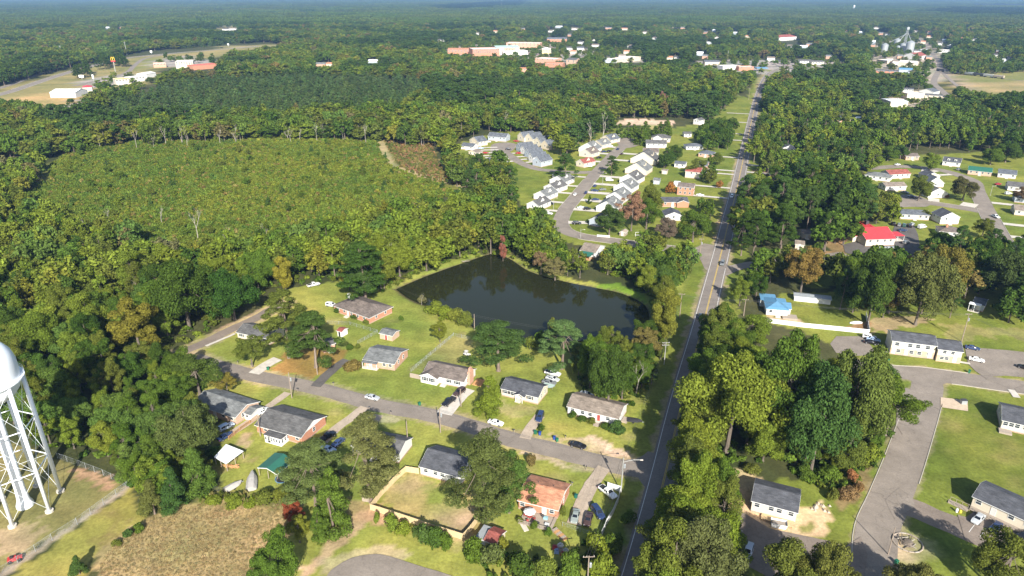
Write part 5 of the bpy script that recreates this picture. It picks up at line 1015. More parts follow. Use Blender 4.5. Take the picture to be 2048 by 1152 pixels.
# ---- shrubs and hedges
for (px, py, top, wd, c, lb) in [
    (1290 - 190, 1105, 1070, 44, G_LITE, None)][:0] + [
    (872, 629, 600, 44, G_YG, 'yellow-green shrub at the left end of the pond hedge'), (893, 637, 608, 44, G_LITE, 'second shrub of the pond hedge, light green'), (912, 645, 612, 40, G_YEL, 'golden shrub in the middle of the pond hedge'), (932, 650, 618, 38, G_OLIVE, 'olive shrub at the right end of the pond hedge'),
    (700, 700, 684, 20, G_DARK, 'dark round shrub at the corner of the half-hidden brick house'), (716, 698, 686, 15, G_OLIVE, 'small olive shrub beside the dark round one'), (803, 641, 629, 11, G_MID, 'single little bush on the lawn right of the hipped house'),
    (852, 760, 746, 24, G_DARK, 'trimmed dark hedge at the left of the white front gable'), (866, 763, 750, 20, G_DARK, 'trimmed dark hedge under the white front gable'),
    (707, 638, 628, 18, G_DARK, 'dark bush below the front wall of the hipped house'), (733, 648, 638, 16, G_OLIVE, 'bush at the front corner of the hipped house'), (674, 625, 614, 14, G_DARK, 'bush at the left corner of the hipped house'),
    (1146, 835, 822, 24, G_DARK, 'low hedge at the left front of the long house'), (1165, 842, 829, 24, G_DARK, 'low hedge left of the front steps of the long house'), (1183, 848, 835, 22, G_OLIVE, 'brownish bush by the front steps of the long house'), (1212, 858, 842, 24, G_DARK, 'dark bush right of the front steps of the long house'), (1234, 865, 838, 34, G_PINE, 'tall green bush at the right front corner of the long house'),
    (1084, 862, 846, 15, G_DARK, 'clipped round bush beside the navy car'), (818, 880, 866, 16, G_MID, 'round bush in the lawn by the small white-walled house'),
    (755, 1045, 1022, 18, G_YG, 'leafy sapling below the corner of the board fence'), (785, 1058, 1026, 36, G_YG, 'bright bush against the board fence'), (808, 1066, 1040, 34, G_LITE, 'second bright bush against the board fence'), (845, 1084, 1040, 48, G_PINE, 'dark bush against the middle of the board fence'), (870, 1090, 1050, 44, G_DARK, 'dark bush further right along the board fence'), (893, 1095, 1064, 36, G_MID, 'green bush below the right end of the board fence'),
    (950, 1118, 1070, 50, G_MID, 'green thicket left below the maroon shed'), (985, 1130, 1082, 56, (.09, .11, .03), 'olive thicket below the maroon shed'), (1005, 1098, 1066, 26, G_YEL, 'yellow bush right of the maroon shed'), (1040, 1150, 1095, 66, G_DARK, 'dark thicket at the bottom edge left of the debris pile'), (1090, 1160, 1110, 60, G_OLIVE, 'olive thicket at the bottom edge below the debris pile'), (1140, 1160, 1100, 60, G_MID, 'green thicket at the bottom edge right of the debris pile'), (1190, 1110, 1060, 60, G_LITE, 'light thicket on the verge below the white fence'), (1230, 1100, 1062, 46, G_MID, 'green thicket beside the main road below the white fence'), (1200, 1170, 1100, 70, G_LITE, 'light green thicket at the bottom edge by the main road'), (1256, 1048, 1018, 36, G_MID, 'green bush on the verge right of the white fence'),
    (1064, 930, 905, 24, G_BRN, 'brown scraggly bush by the local road above the orange roof'), (1040, 1044, 1032, 17, G_OLIVE, 'round bush at the left of the back deck'), (1068, 1058, 1040, 18, G_MID, 'round bush in front of the back deck'), (1097, 1070, 1052, 17, G_MID, 'round bush right of the back deck steps'), (1126, 1030, 1008, 15, G_OLIVE, 'bush at the corner of the orange-roofed house'),
    (1078, 690, 655, 26, G_MID, 'upright shrub on the pond bank left of the blue-green pine'), (1060, 700, 668, 30, G_OLIVE, 'olive shrub on the pond bank beside the dark pine'), (1106, 668, 632, 26, G_YEL, 'yellowish shrub behind the blue-green pine'),
    (425, 1006, 990, 40, G_YG, 'weedy clump at the top of the straw field'), (470, 1010, 990, 46, G_YG, 'weedy bright clump below the covered boats'), (530, 1003, 975, 50, G_OLIVE, 'weedy olive clump right below the covered boats'), (505, 1015, 995, 40, G_YG, 'low bright weeds on the straw field edge'), (565, 1000, 968, 44, G_OLIVE, 'tall weeds below the trampoline'), (255, 1075, 1058, 24, G_PINE, 'low juniper between the tower lawn and the straw field'), (280, 1062, 1046, 26, G_MID, 'dark brush on the edge between lawn and straw field'), (235, 1090, 1078, 22, G_OLIVE, 'olive brush on the edge of the straw field'),
    (1700, 962, 935, 28, (.26, .13, .05), 'rusty dead brush beside the side road'), (1690, 1000, 970, 46, (.2, .13, .055), 'heap of brown cut brush on the lawn'), (1665, 1000, 975, 34, G_OLIVE, 'green weeds left of the brown brush heap'), (1716, 985, 962, 30, (.22, .14, .06), 'brown brush nearer the side road'), (1652, 960, 925, 50, G_BRIGHT, 'bright undergrowth at the foot of the big grove'), (1610, 955, 930, 46, G_MID, 'undergrowth behind the clay building'), (1730, 925, 880, 50, G_LITE, 'light undergrowth on the right foot of the big grove'), (1500, 945, 925, 40, G_OLIVE, 'weeds behind the building on bare clay'),
    (1892, 396, 388, 12, (.2, .1, .03), 'rusty little bush at the white house on the court'), (1340, 388, 358, 22, (.27, .12, .03), 'orange bush left of the two-storey brick house'), (1437, 376, 358, 18, (.25, .12, .035), 'orange shrub on the verge of the main road'), (1334, 386, 368, 14, G_OLIVE, 'olive shrub beside the orange one'),
    (843, 607, 588, 20, G_GREY, 'bleached bare bush at the left tip of the pond hedge')]:
    TP('bush', px, py, top, wd, c, lb)

# ---- woods: the same trees, sampled over the wooded ground
BUSY = globals().get('FOOT', [])     # house footprints etc: (x, y, radius)
ROADPTS = np.array([(p.x, p.y, wd / 2) for _, P, wd, _ in ROADS for p in P])
BX = np.array(BUSY if BUSY else [(0, 0, 0)])
def clear_of(x, y, r, road=1.0):
    if len(BX) and (np.hypot(BX[:, 0] - x, BX[:, 1] - y) < BX[:, 2] + r * .7).any(): return False
    if (np.hypot(ROADPTS[:, 0] - x, ROADPTS[:, 1] - y) < ROADPTS[:, 2] + road).any(): return False
    return True
def sample(poly_px, sp, seed):
    P = GP(poly_px); X = [p[0] for p in P]; Y = [p[1] for p in P]; rg = np.random.default_rng(seed)
    a, b = np.meshgrid(np.arange(min(X), max(X), sp), np.arange(min(Y), max(Y), sp * .9)); a = a + (np.arange(a.shape[0]) % 2)[:, None] * sp / 2
    a = a.ravel() + rg.uniform(-.38, .38, a.size) * sp; b = b.ravel() + rg.uniform(-.38, .38, b.size) * sp
    k = inpoly(a, b, P); return np.stack([a[k], b[k]], 1)
HARD = [('round', G_MID), ('tall', G_MID), ('wide', G_MID), ('clumpy', G_OLIVE), ('round', G_DARK), ('tall', G_OLIVE), ('tall', G_LITE), ('clumpy', G_YG), ('wide', G_PINEL)]
MIXY = HARD + [('clumpy', G_YEL), ('tall', G_YG), ('round', G_LITE), ('clumpy', G_OLIVE), ('round', G_YG), ('wide', G_LITE), ('wide', G_YG), ('clumpy', G_OLIVE)]
PINY = [('pine', G_PINE), ('pine', G_DARK), ('pine', G_PINE), ('round', G_MID), ('tall', G_DARK), ('round', G_OLIVE)]
WOODS = [
    ([(60, 790), (200, 745), (330, 740), (420, 775), (380, 800), (400, 850), (432, 900), (425, 985), (330, 1028), (270, 988), (225, 935), (110, 905), (40, 880)], 7.6, HARD, (9, 15), 'wood beside the water tower'),
    ([(-170, 800), (-20, 790), (70, 800), (66, 872), (-30, 862), (-170, 850)], 6.8, HARD, (9, 14), 'wood behind the water tower'),
    ([(290, 880), (420, 880), (428, 985), (330, 1026), (280, 990), (240, 930)], 5.0, [('cone', G_PINEL), ('cone', G_MID), ('cone', G_LITE), ('round', G_MID)], (8, 12), 'young trees beside the tower lawn'),
    ([(-160, 640), (0, 560), (140, 540), (330, 560), (420, 560), (520, 598), (380, 684), (332, 728), (200, 740), (70, 785), (0, 775), (-160, 800)], 9, MIXY, (12, 18), 'woods left of the lane'),
    ([(-200, 345), (20, 350), (95, 332), (50, 400), (80, 438), (150, 460), (260, 480), (400, 530), (440, 560), (330, 560), (140, 540), (0, 560), (-200, 640)], 9.0, MIXY + [('clumpy', G_GREY)], (9, 15), 'wet woods at the edge of the scrub'),
    ([(400, 530), (560, 512), (680, 485), (780, 450), (900, 440), (1010, 470), (1095, 490), (1130, 520), (1060, 536), (1010, 508), (935, 514), (850, 546), (765, 585), (700, 570), (590, 570), (540, 600), (440, 560)], 9, MIXY, (13, 19), 'woods behind the pond'),
    ([(880, 345), (910, 335), (1010, 345), (1040, 385), (1058, 430), (1090, 470), (1098, 490), (1010, 470), (900, 440), (935, 390)], 8.5, HARD + [('pine', G_PINE), ('clumpy', G_OLIVE)], (11, 16), 'woods between scrub and subdivision'),
    ([(1040, 545), (1100, 505), (1150, 515), (1152, 545), (1180, 560), (1110, 562)], 6.0, MIXY, (7, 12), 'trees at the pond head'),
    ([(1195, 545), (1230, 522), (1300, 505), (1370, 508), (1390, 525), (1350, 590), (1318, 640), (1300, 600), (1260, 566)], 6.2, MIXY, (8, 13), 'trees between the pond and the street corner'),
    ([(1302, 690), (1306, 640), (1330, 580), (1352, 590), (1336, 650), (1322, 720)], 5.0, [('tall', G_YG), ('tall', G_OLIVE), ('clumpy', G_YEL), ('round', G_LITE)], (8, 13), 'strip of trees along the pond end'),
    ([(1150, 770), (1180, 710), (1290, 700), (1318, 735), (1290, 800), (1265, 815), (1200, 800)], 5.6, [('round', G_MID), ('round', G_DARK), ('clumpy', G_OLIVE)], (7, 13), 'trees on the near bank of the pond'),
    ([(1452, 715), (1500, 735), (1560, 765), (1640, 790), (1700, 812), (1770, 846), (1795, 880), (1765, 925), (1690, 965), (1600, 955), (1490, 930), (1432, 955), (1440, 1035), (1428, 1060), (1480, 1112), (1470, 1290), (1300, 1290), (1318, 1120), (1352, 1040), (1372, 960), (1405, 830)], 8, HARD[:6] + [('wide', G_LITE), ('round', G_LITE)], (13, 18), 'grove right of the main road'),
    ([(1440, 880), (1480, 850), (1600, 880), (1740, 870), (1765, 905), (1700, 945), (1600, 930), (1520, 905)], 5.6, [('round', G_MID), ('round', G_LITE), ('wide', G_MID), ('round', G_BRIGHT)], (6.5, 10), 'lower trees under the grove'),
    ([(1462, 650), (1482, 560), (1540, 525), (1640, 530), (1660, 560), (1600, 575), (1522, 575), (1508, 652)], 9, HARD + [('clumpy', G_OLIVE)], (10, 14), 'trees left of the blue-roofed house'),
    ([(1640, 628), (1650, 585), (1690, 560), (1790, 545), (1880, 560), (1940, 600), (1900, 640), (1850, 648), (1740, 640)], 8.5, [('wide', G_DARK), ('pine', G_PINE), ('wide', G_OLIVE), ('round', G_MID), ('clumpy', G_BRN)], (11, 16), 'trees behind the apartments'),
    ([(1900, 525), (1960, 515), (2120, 515), (2140, 650), (2010, 645), (1990, 612), (1930, 570)], 8.5, [('pine', G_PINE), ('wide', G_DARK), ('round', G_OLIVE)], (11, 17), 'trees at the right edge'),
    ([(1455, 512), (1478, 440), (1500, 400), (1560, 385), (1640, 385), (1720, 395), (1735, 430), (1715, 470), (1680, 500), (1600, 512), (1540, 520)], 10, PINY + [('wide', G_DARK), ('pine', G_DARK)], (15, 22), 'pines left of the red-roofed restaurant'),
    ([(1510, 400), (1525, 320), (1600, 300), (1730, 300), (1745, 345), (1730, 395), (1600, 385)], 10.5, HARD + [('pine', G_PINE), ('wide', G_DARK)], (13, 20), 'trees between the main road and the east street'),
    ([(1505, 330), (1520, 250), (1560, 230), (2150, 250), (2150, 322), (1990, 310), (1900, 300), (1730, 310), (1600, 300), (1560, 320)], 10.5, HARD + [('pine', G_PINE)], (12, 19), 'woods north of the east street'),
    ([(1740, 420), (1790, 415), (1800, 440), (1770, 455), (1740, 450)], 7, [('round', G_LITE), ('clumpy', G_YEL), ('round', G_OLIVE)], (9, 13), 'trees behind the red-roofed restaurant'),
    ([(1848, 520), (1862, 500), (1930, 530), (1950, 565), (1870, 565)], 7, [('wide', G_DARK), ('clumpy', G_OLIVE)], (9, 13), 'trees right of the restaurant yard'),
    ([(1690, 575), (1700, 545), (1760, 535), (1840, 550), (1880, 575), (1800, 585)], 8.5, [('wide', G_MID), ('round', G_LITE)], (10, 14), 'trees below the restaurant'),
    ([(1310, 330), (1350, 320), (1360, 345), (1330, 352)], 7, [('round', G_DARK), ('pine', G_PINE)], (9, 12), 'dark trees behind the white row'),
    ([(1385, 300), (1400, 262), (1440, 250), (1470, 262), (1455, 300), (1410, 305)], 7, [('round', G_DARK), ('round', G_MID)], (8, 12), 'round trees along the top of the main road lots'),
    ([(1385, 372), (1400, 330), (1428, 330), (1430, 370)], 8, [('round', G_OLIVE), ('round', G_MID)], (7, 10), 'yard trees by the main road houses'),
    ([(1390, 470), (1395, 420), (1430, 430), (1412, 480)], 8, [('round', G_DARK), ('round', G_MID)], (8, 11), 'trees at the street corner'),
]
SITES = []
for i in range(near_i(MAIN, 1245, 1290), near_i(MAIN, 1400, 690), 2):     # trees crowding the right verge
    q = offset(MAIN, -random.uniform(6.0, 7.8))[i]; st, tn = random.choice([('round', G_LITE), ('wide', G_MID), ('round', G_MID), ('wide', G_LITE), ('clumpy', G_OLIVE), ('tall', G_YG)])
    SITES.append((q.x, q.y, random.uniform(14.5, 19), random.uniform(5.6, 7.0), st, tn, 'verge'))
# x, y, h, r, style, tint, phrase
NV = len(SITES); GROVE = [w_[4] for w_ in WOODS].index('grove right of the main road')
for i, (poly, sp, mix, hr, phrase) in enumerate(WOODS):
    rg = random.Random(i + 50)
    for x, y in sample(poly, sp, i):
        st, tint = rg.choice(mix)
        nz = float(fnoise(np.array([x]), np.array([y]), 30, 5)[0])
        h = rg.uniform(*hr) * (1.25 if st in ('pine',) else 1.0); H0, R0, _, _ = STYLES[st]
        r = min(R0 * (h / H0) * rg.uniform(.85, 1.15), sp * .86)
        if not clear_of(x, y, r, 1.5): continue
        if i == GROVE and min(abs(a - x) + abs(b - y) for a, b, *_ in SITES[:NV]) < 4.5: continue
        if any((a - x) ** 2 + (b - y) ** 2 < (min(c, 6) * .62 + r * .35) ** 2 for a, b, c in TPOS[:140]): continue
        SITES.append((x, y, h, r, st, tint, phrase))
# the endless forest beyond, with its clearings
CLEAR = [[(-200, 292), (0, 226), (60, 230), (105, 252), (135, 252), (178, 228), (195, 206), (300, 192), (335, 160), (440, 146), (455, 122), (560, 104), (572, 92), (540, 84), (280, 104), (150, 134), (0, 170), (-200, 215)],
         [(872, 122), (890, 90), (1090, 80), (1180, 92), (1290, 112), (1295, 134), (1180, 128), (1080, 138), (1000, 130), (900, 124)],
         [(1360, 148), (1390, 117), (1690, 117), (1692, 152), (1560, 168), (1500, 168), (1400, 152)],
         [(1225, 300), (1228, 238), (1350, 236), (1420, 245), (1480, 188), (1525, 148), (1550, 150), (1520, 230), (1500, 330), (1400, 330)],
         [(1730, 170), (1740, 106), (1765, 76), (1850, 66), (1892, 104), (1900, 134), (2300, 134), (2300, 206), (2000, 212), (1960, 232), (1760, 240), (1752, 208), (1850, 182), (1800, 168)],
         [(905, 320), (910, 281), (960, 272), (1000, 266), (1085, 264), (1110, 300), (1100, 330), (1000, 330)], [(1130, 330), (1150, 295), (1225, 268), (1300, 262), (1300, 330)],
         [(1650, 268), (1660, 225), (1730, 225), (1725, 262)], [(440, 106), (450, 88), (568, 88), (568, 100)], [(1935, 13), (1935, 9), (2080, 10), (2080, 15)], [(425, 70), (430, 50), (480, 50), (480, 70)]]
for f in globals().get('POCKETS', []): CLEAR.append([(f[0] - f[2], f[1] + f[3]), (f[0] - f[2], f[1] - 4), (f[0] + f[2], f[1] - 4), (f[0] + f[2], f[1] + f[3])])
CLEARW = [GP(q) for q in CLEAR]; PINEW = GP([(300, 185), (350, 168), (520, 155), (840, 160), (860, 200), (800, 228), (600, 245), (330, 250), (200, 262), (180, 240), (230, 215)])
PINE2 = GP([(250, 110), (480, 84), (500, 96), (330, 104), (260, 120)])
rg = np.random.default_rng(5)
def far_points(y0, y1, s0, ks, wide=.80):
    out = []; y = y0
    while y < y1:
        s = s0 + (y - y0) * ks; a = np.arange(-wide * y - 40, wide * y + 40, s); out.append(np.stack([a + rg.uniform(-.42, .42, a.size) * s, y + rg.uniform(-.42, .42, a.size) * s, np.full(a.size, s)], 1)); y += s * .88
    return np.concatenate(out)
fp = far_points(520, 2700, 10.4, .0040)
pxr = 1024 + FPX * fp[:, 0] / (fp[:, 1] * _c + CAM_H * _s); pyr = 576 - FPX * (fp[:, 1] * _s - CAM_H * _c) / (fp[:, 1] * _c + CAM_H * _s)
lim = np.interp(pxr, [-300, 0, 120, 220, 400, 560, 700, 760, 880, 900, 1100, 1480, 1520, 2400], [345, 335, 315, 296, 286, 280, 284, 288, 300, 318, 318, 260, 232, 250])
keep = pyr < lim
for P in CLEARW: keep &= ~inpoly(fp[:, 0], fp[:, 1], P)
RF = ROADPTS[ROADPTS[:, 1] > 480]
for i in np.nonzero(keep)[0]:
    if (np.hypot(RF[:, 0] - fp[i, 0], RF[:, 1] - fp[i, 1]) < RF[:, 2] + 4).any(): keep[i] = False
fp = fp[keep]; pxr_ = pxr[keep]
pm = inpoly(fp[:, 0], fp[:, 1], PINEW) | inpoly(fp[:, 0], fp[:, 1], PINE2); nzf = fnoise(fp[:, 0], fp[:, 1], 160, 31); nzs = fnoise(fp[:, 0], fp[:, 1], 45, 37)
rr = random.Random(3)
for i in range(len(fp)):
    x, y, s = fp[i]
    if pm[i]:
        SITES.append((x, y, rr.uniform(8, 10), s * .5, 'cone', jit((.078, .122, .036), .2), 'plantation'))
        continue
    u = rr.random(); q = nzf[i]
    if pxr_[i] > 1470 and u < .10 and y < 1300: continue
    if q > .58: st, tint = rr.choice([('pine', G_PINE), ('pine', G_PINE), ('pine', G_DARK), ('round', G_DARK)])
    else:
        st, tint = rr.choice(HARD)
        if nzs[i] > .62 and u < .5: tint = rr.choice([G_YG, G_LITE, G_YEL, G_OLIVE, G_BRN])
        elif u < .06: tint = rr.choice([G_YEL, G_BRN, G_GREY, G_OLIVE])
    h = rr.uniform(11, 20) * (1.15 if st == 'pine' else 1); SITES.append((x, y, h, s * rr.uniform(.52, .85), st, tint, 'far'))
# pines in the highway clearing and belts of trees there
for poly, sp in (([(-30, 178), (10, 158), (60, 146), (122, 132), (128, 140), (60, 158), (10, 172)], 13), ([(150, 158), (165, 146), (182, 144), (178, 156)], 13), ([(196, 140), (205, 128), (250, 124), (252, 136)], 16), ([(-40, 160), (0, 140), (100, 118), (120, 128), (0, 158)], 12)):
    for x, y in sample(poly, sp, 77): SITES.append((x, y, rr.uniform(15, 21), 6.0, 'pine', G_DARK, 'far'))
for poly, sp, mix in (([(1905, 150), (1880, 128), (1895, 112), (2060, 112), (2060, 146), (1960, 150)], 13, HARD), ([(1240, 300), (1235, 276), (1340, 268), (1345, 282), (1300, 290)], 8, [('cone', G_MID)]), ([(1900, 190), (1960, 228), (2120, 222), (2120, 206), (1990, 208)], 9, HARD)):
    for x, y in sample(poly, sp, 78):
        if clear_of(x, y, 4): st, tint = rr.choice(mix); SITES.append((x, y, rr.uniform(9, 15), 5.5, st, tint, 'far'))
for poly, sp, mix in (([(880, 122), (890, 90), (1090, 80), (1180, 92), (1290, 112), (1290, 132), (1080, 134), (1000, 126)], 20, HARD), ([(1380, 146), (1390, 118), (1690, 118), (1690, 150), (1560, 160)], 24, HARD), ([(1735, 165), (1745, 106), (1765, 78), (1850, 68), (1890, 105), (1860, 150), (1850, 170)], 20, HARD), ([(1760, 232), (1760, 208), (1850, 182), (1900, 200), (1950, 225)], 14, HARD), ([(1870, 150), (1885, 118), (1900, 134), (1900, 142)], 13, HARD), ([(150, 185), (190, 166), (300, 152), (320, 160), (300, 190), (200, 205)], 26, HARD), ([(300, 135), (330, 118), (440, 118), (440, 140)], 30, HARD)):
    for x, y in sample(poly, sp, 79):
        if rr.random() < .8 and clear_of(x, y, 9, 4): st, tint = rr.choice(mix); SITES.append((x, y, rr.uniform(8, 14), rr.uniform(4.5, 7), st, tint, 'far'))
V = np.array(VIEWS); rv = random.Random(6); S2 = []     # trees in front of houses one can see stay low enough to show them
for s in SITES:
    x, y, h, r = s[:4]; dy = V[:, 1] - y; m_ = (dy > 0) & (dy < V[:, 1] * .2) & (abs(V[:, 0] * (y / V[:, 1]) - x) < V[:, 2] + r * .7)
    if m_.any() and rv.random() < .9:
        mh = float((115.0 / V[m_, 1] * dy[m_]).min()) + 1.6
        if mh < 3.5: continue
        if mh < h: k_ = max(mh / h, .3); s = (x, y, mh, r * k_ ** .6) + s[4:]
    S2.append(s)
SITES = S2
SITES.sort(key=lambda t: t[0] ** 2 + t[1] ** 2 - t[2] * 2000)
COUNT = dict(broadleaf_tree=0, pine_tree=0, young_conifer=0, shrub=0); CAP = dict(broadleaf_tree=225, pine_tree=130, young_conifer=110)
for o in list(COL.objects):
    k = o.name.split('.')[0]
    if k in COUNT: COUNT[k] += 1
REST = []
KIND_WORD = dict(broadleaf_tree='broadleaf tree', pine_tree='pine', young_conifer='young conifer')
def tone(c):
    for nm, k in (('dark green', G_DARK), ('green', G_MID), ('light green', G_LITE), ('yellow-green', G_YG), ('olive', G_OLIVE), ('yellowing', G_YEL), ('brown-leaved', G_BRN), ('orange-leaved', G_ORG), ('grey-green', G_GREY), ('dark green', G_PINE), ('fresh green', G_PINEL), ('bright green', G_BRIGHT)):
        if c == k: return nm
    return 'green'
LANDM = [(g(a, b), t) for a, b, t in ((51, 1011, 'the water tower'), (460, 905, 'the white-roofed shed'), (440, 820, 'the shaded grey house'), (380, 700, 'the lane corner'), (505, 660, 'the house by the lane'), (545, 615, 'the far end of the lane'), (625, 572, 'the white pickup on the far lawn'), (720, 615, 'the hipped brick house'), (810, 575, 'the left tip of the pond'), (925, 525, 'the fallen log in the pond'), (1006, 518, 'the rusty red tree'), (1180, 505, 'the green-porched pond house'), (1400, 510, 'the street corner'), (1330, 600, 'the right end of the pond'), (1328, 729, 'the double-armed pole'), (1190, 830, 'the long brown-roofed house'), (1452, 880, 'the huge pale roadside tree'), (1550, 1000, 'the building on clay'), (1620, 900, 'the middle of the grove'), (1770, 870, 'the paved lot tip'), (1400, 1100, 'the bottom edge oaks'), (1560, 610, 'the blue-roofed house'), (1700, 655, 'the end of the vinyl fence'), (1850, 690, 'the apartments'), (1957, 610, 'the trailer with dish'), (1760, 475, 'the red-roofed restaurant'), (1600, 590, 'the orange-brown autumn tree'), (1900, 440, 'the blank white gable'), (1920, 485, 'the black-roofed white house'), (1830, 400, 'the court'), (1800, 345, 'the maroon-roofed house'), (1555, 350, 'the brick house by the main road'), (1905, 320, 'the dormered house'), (1960, 340, 'the green-roofed house'), (1690, 240, 'the wood clearing house'), (1345, 430, 'the white gabled house'), (1085, 400, 'the short white row'), (1050, 300, 'the upper street'), (1300, 330, 'the long white row'), (900, 360, 'the grassy field track'), (390, 470, 'the large bleached dead tree'), (220, 455, 'the tall grey bare tree'), (275, 590, 'the tall pale left-wood tree'), (150, 655, 'the bare snags'), (110, 560, 'the pale trunk of the left woods'), (1450, 560, 'the restaurant drive mouth'), (1620, 470, 'the house between the pines'), (2040, 590, 'the right edge trees'), (30, 620, 'the far left edge of the woods'))]
def place_label(st, tn, kw, x, y, h, r):
    d, p, t = min((((p.x - x) ** 2 + (p.y - y) ** 2, p, t) for p, t in LANDM), key=lambda q: q[0]); dx, dy = x - p.x, y - p.y; far_ = d > 900
    w_ = ('left of' if dx < 0 else 'right of') if abs(dx) > abs(dy) else ('behind' if dy > 0 else 'in front of')
    sz = 'low' if h < 11 else 'mid-height' if h < 14.5 else 'big'
    sz += ' slim' if r < 4.6 else ' broad' if r > 5.8 else ''; q = [sz, SHAPE[st], tn, kw, 'well' if far_ else 'close', w_, t]; return ' '.join(q if len(' '.join(q).split()) < 17 else q[1:])
SHAPE = dict(round='rounded', tall='tall', wide='spreading', clumpy='open-crowned', pine='tall-trunked', cone='conical')
for s in SITES:
    x, y, h, r, st, tint, phrase = s; k = KNAME[st]
    if COUNT[k] < CAP.get(k, 0) + (75 if k == 'broadleaf_tree' else 30) and phrase not in ('plantation', 'far') and abs(x) < .86 * y + 10:
        COUNT[k] += 1
        lb = place_label(st, tone(tint), KIND_WORD[k], x, y, h, r); tree(st, x, y, h, r, jit(tint), lb, lb)
    else: REST.append(s)

# ---- geometry-node scatter for what nobody could count
def scatter(name, label, pts, rots, scl, tints, idx, meshes):
    pc = bpy.data.collections.new(name + '_sources')
    for i, me_ in enumerate(meshes):
        o = bpy.data.objects.new('%s_source_%02d' % (name, i), me_); pc.objects.link(o)
    me = bpy.data.meshes.new(name); n = len(pts)
    me.vertices.add(n); me.vertices.foreach_set('co', np.asarray(pts, np.float32).ravel())
    a = me.attributes.new('rot', 'FLOAT_VECTOR', 'POINT'); a.data.foreach_set('vector', np.asarray(rots, np.float32).ravel())
    a = me.attributes.new('scl', 'FLOAT_VECTOR', 'POINT'); a.data.foreach_set('vector', np.asarray(scl, np.float32).ravel())
    a = me.attributes.new('tint', 'FLOAT_VECTOR', 'POINT'); a.data.foreach_set('vector', np.asarray(tints, np.float32).ravel())
    a = me.attributes.new('idx', 'INT', 'POINT'); a.data.foreach_set('value', np.asarray(idx, np.int32))
    o = link(name, me); tag(o, label, kind='stuff')
    ng = bpy.data.node_groups.new(name, 'GeometryNodeTree')
    ng.interface.new_socket('Geometry', in_out='INPUT', socket_type='NodeSocketGeometry'); ng.interface.new_socket('Geometry', in_out='OUTPUT', socket_type='NodeSocketGeometry')
    N = ng.nodes; L = ng.links; gi = N.new('NodeGroupInput'); go = N.new('NodeGroupOutput')
    ip = N.new('GeometryNodeInstanceOnPoints'); ci = N.new('GeometryNodeCollectionInfo'); ci.inputs['Collection'].default_value = pc
    ci.inputs['Separate Children'].default_value = True; ci.inputs['Reset Children'].default_value = True
    def na(nm, ty):
        q = N.new('GeometryNodeInputNamedAttribute'); q.data_type = ty; q.inputs['Name'].default_value = nm; return [s for s in q.outputs if s.enabled and s.name == 'Attribute'][0]
    e2r = N.new('FunctionNodeEulerToRotation')
    L.new(gi.outputs[0], ip.inputs['Points']); L.new(ci.outputs[0], ip.inputs['Instance']); ip.inputs['Pick Instance'].default_value = True
    L.new(na('idx', 'INT'), ip.inputs['Instance Index']); L.new(na('rot', 'FLOAT_VECTOR'), e2r.inputs[0]); L.new(e2r.outputs[0], ip.inputs['Rotation']); L.new(na('scl', 'FLOAT_VECTOR'), ip.inputs['Scale'])
    L.new(ip.outputs[0], go.inputs[0])
    md = o.modifiers.new('scatter', 'NODES'); md.node_group = ng
    return o
KEYS = [(s, k) for s in ('round', 'tall', 'wide', 'clumpy', 'pine', 'cone') for k in range(4)]
SRC = [proto(s, k, 1) for s, k in KEYS]; KI = {k: i for i, k in enumerate(KEYS)}
def emit(name, label, S):
    pts = []; ro = []; sc = []; ti = []; ix = []
    for x, y, h, r, st, tint, _ in S:
        H0, R0, _, _ = STYLES[st]; pts.append((x, y, 0)); ro.append((0, 0, rr.uniform(0, 6.28))); sc.append((r / R0, r / R0, h / H0)); ti.append(jit(tint, .2)); ix.append(KI[(st, rr.randrange(4))])
    scatter(name, label, pts, ro, sc, ti, ix, SRC)
emit('pine_plantation', 'even dark green stand of planted young pines', [s for s in REST if s[6] == 'plantation'])
emit('woodland', 'mixed green woodland stretching away behind the houses', [s for s in REST if s[6] != 'plantation'])
# far canopy in patches
def patch_mesh(seed, size=105, n=110):
    rg = np.random.default_rng(seed); Q = []
    for _ in range(n):
        c = np.array([rg.uniform(-.5, .5) * size, rg.uniform(-.5, .5) * size, 0]); r = rg.uniform(4, 7.5); h = rg.uniform(9, 17)
        C = c + rnd_dir(rg, 5, 0) * np.array([r * .6, r * .6, h * .3]); C[:, 2] += h * .55
        Q.append(leaf_quads(rg, C, np.full(5, r * .55), 70, 1.7, .9, .4))
    return quads_mesh('canopy_patch', np.concatenate(Q), None, (FOL,))
fp = far_points(2620, 17000, 88, .0028, .80); pyr = 576 - FPX * (fp[:, 1] * _s - CAM_H * _c) / (fp[:, 1] * _c + CAM_H * _s)
keep = np.ones(len(fp), bool)
for P in CLEARW[7:]: keep &= ~inpoly(fp[:, 0], fp[:, 1], P)
fp = fp[keep]; q = fnoise(fp[:, 0], fp[:, 1] * .6, 900, 41); q2 = fnoise(fp[:, 0], fp[:, 1], 300, 43)
SHADEW = [GP([(860, 14), (1040, 2), (1060, 12), (900, 22)]), GP([(1850, 26), (1900, 17), (2200, 24), (2200, 40), (1950, 34)])]  # far cloud shadows, put into the forest tint as darker bands
ti = []
for i in range(len(fp)):
    c = np.array(G_MID) * (1 - q[i]) + np.array(G_DARK) * q[i] + (np.array(G_OLIVE) - np.array(G_MID)) * max(0, q2[i] - .35) * 1.6
    if any(inpoly(fp[i:i + 1, 0], fp[i:i + 1, 1], P)[0] for P in SHADEW): c = np.array(G_DARK) * .55
    ti.append(jit(tuple(c), .25))
k = len(fp); sc_ = fp[:, 2] / 88
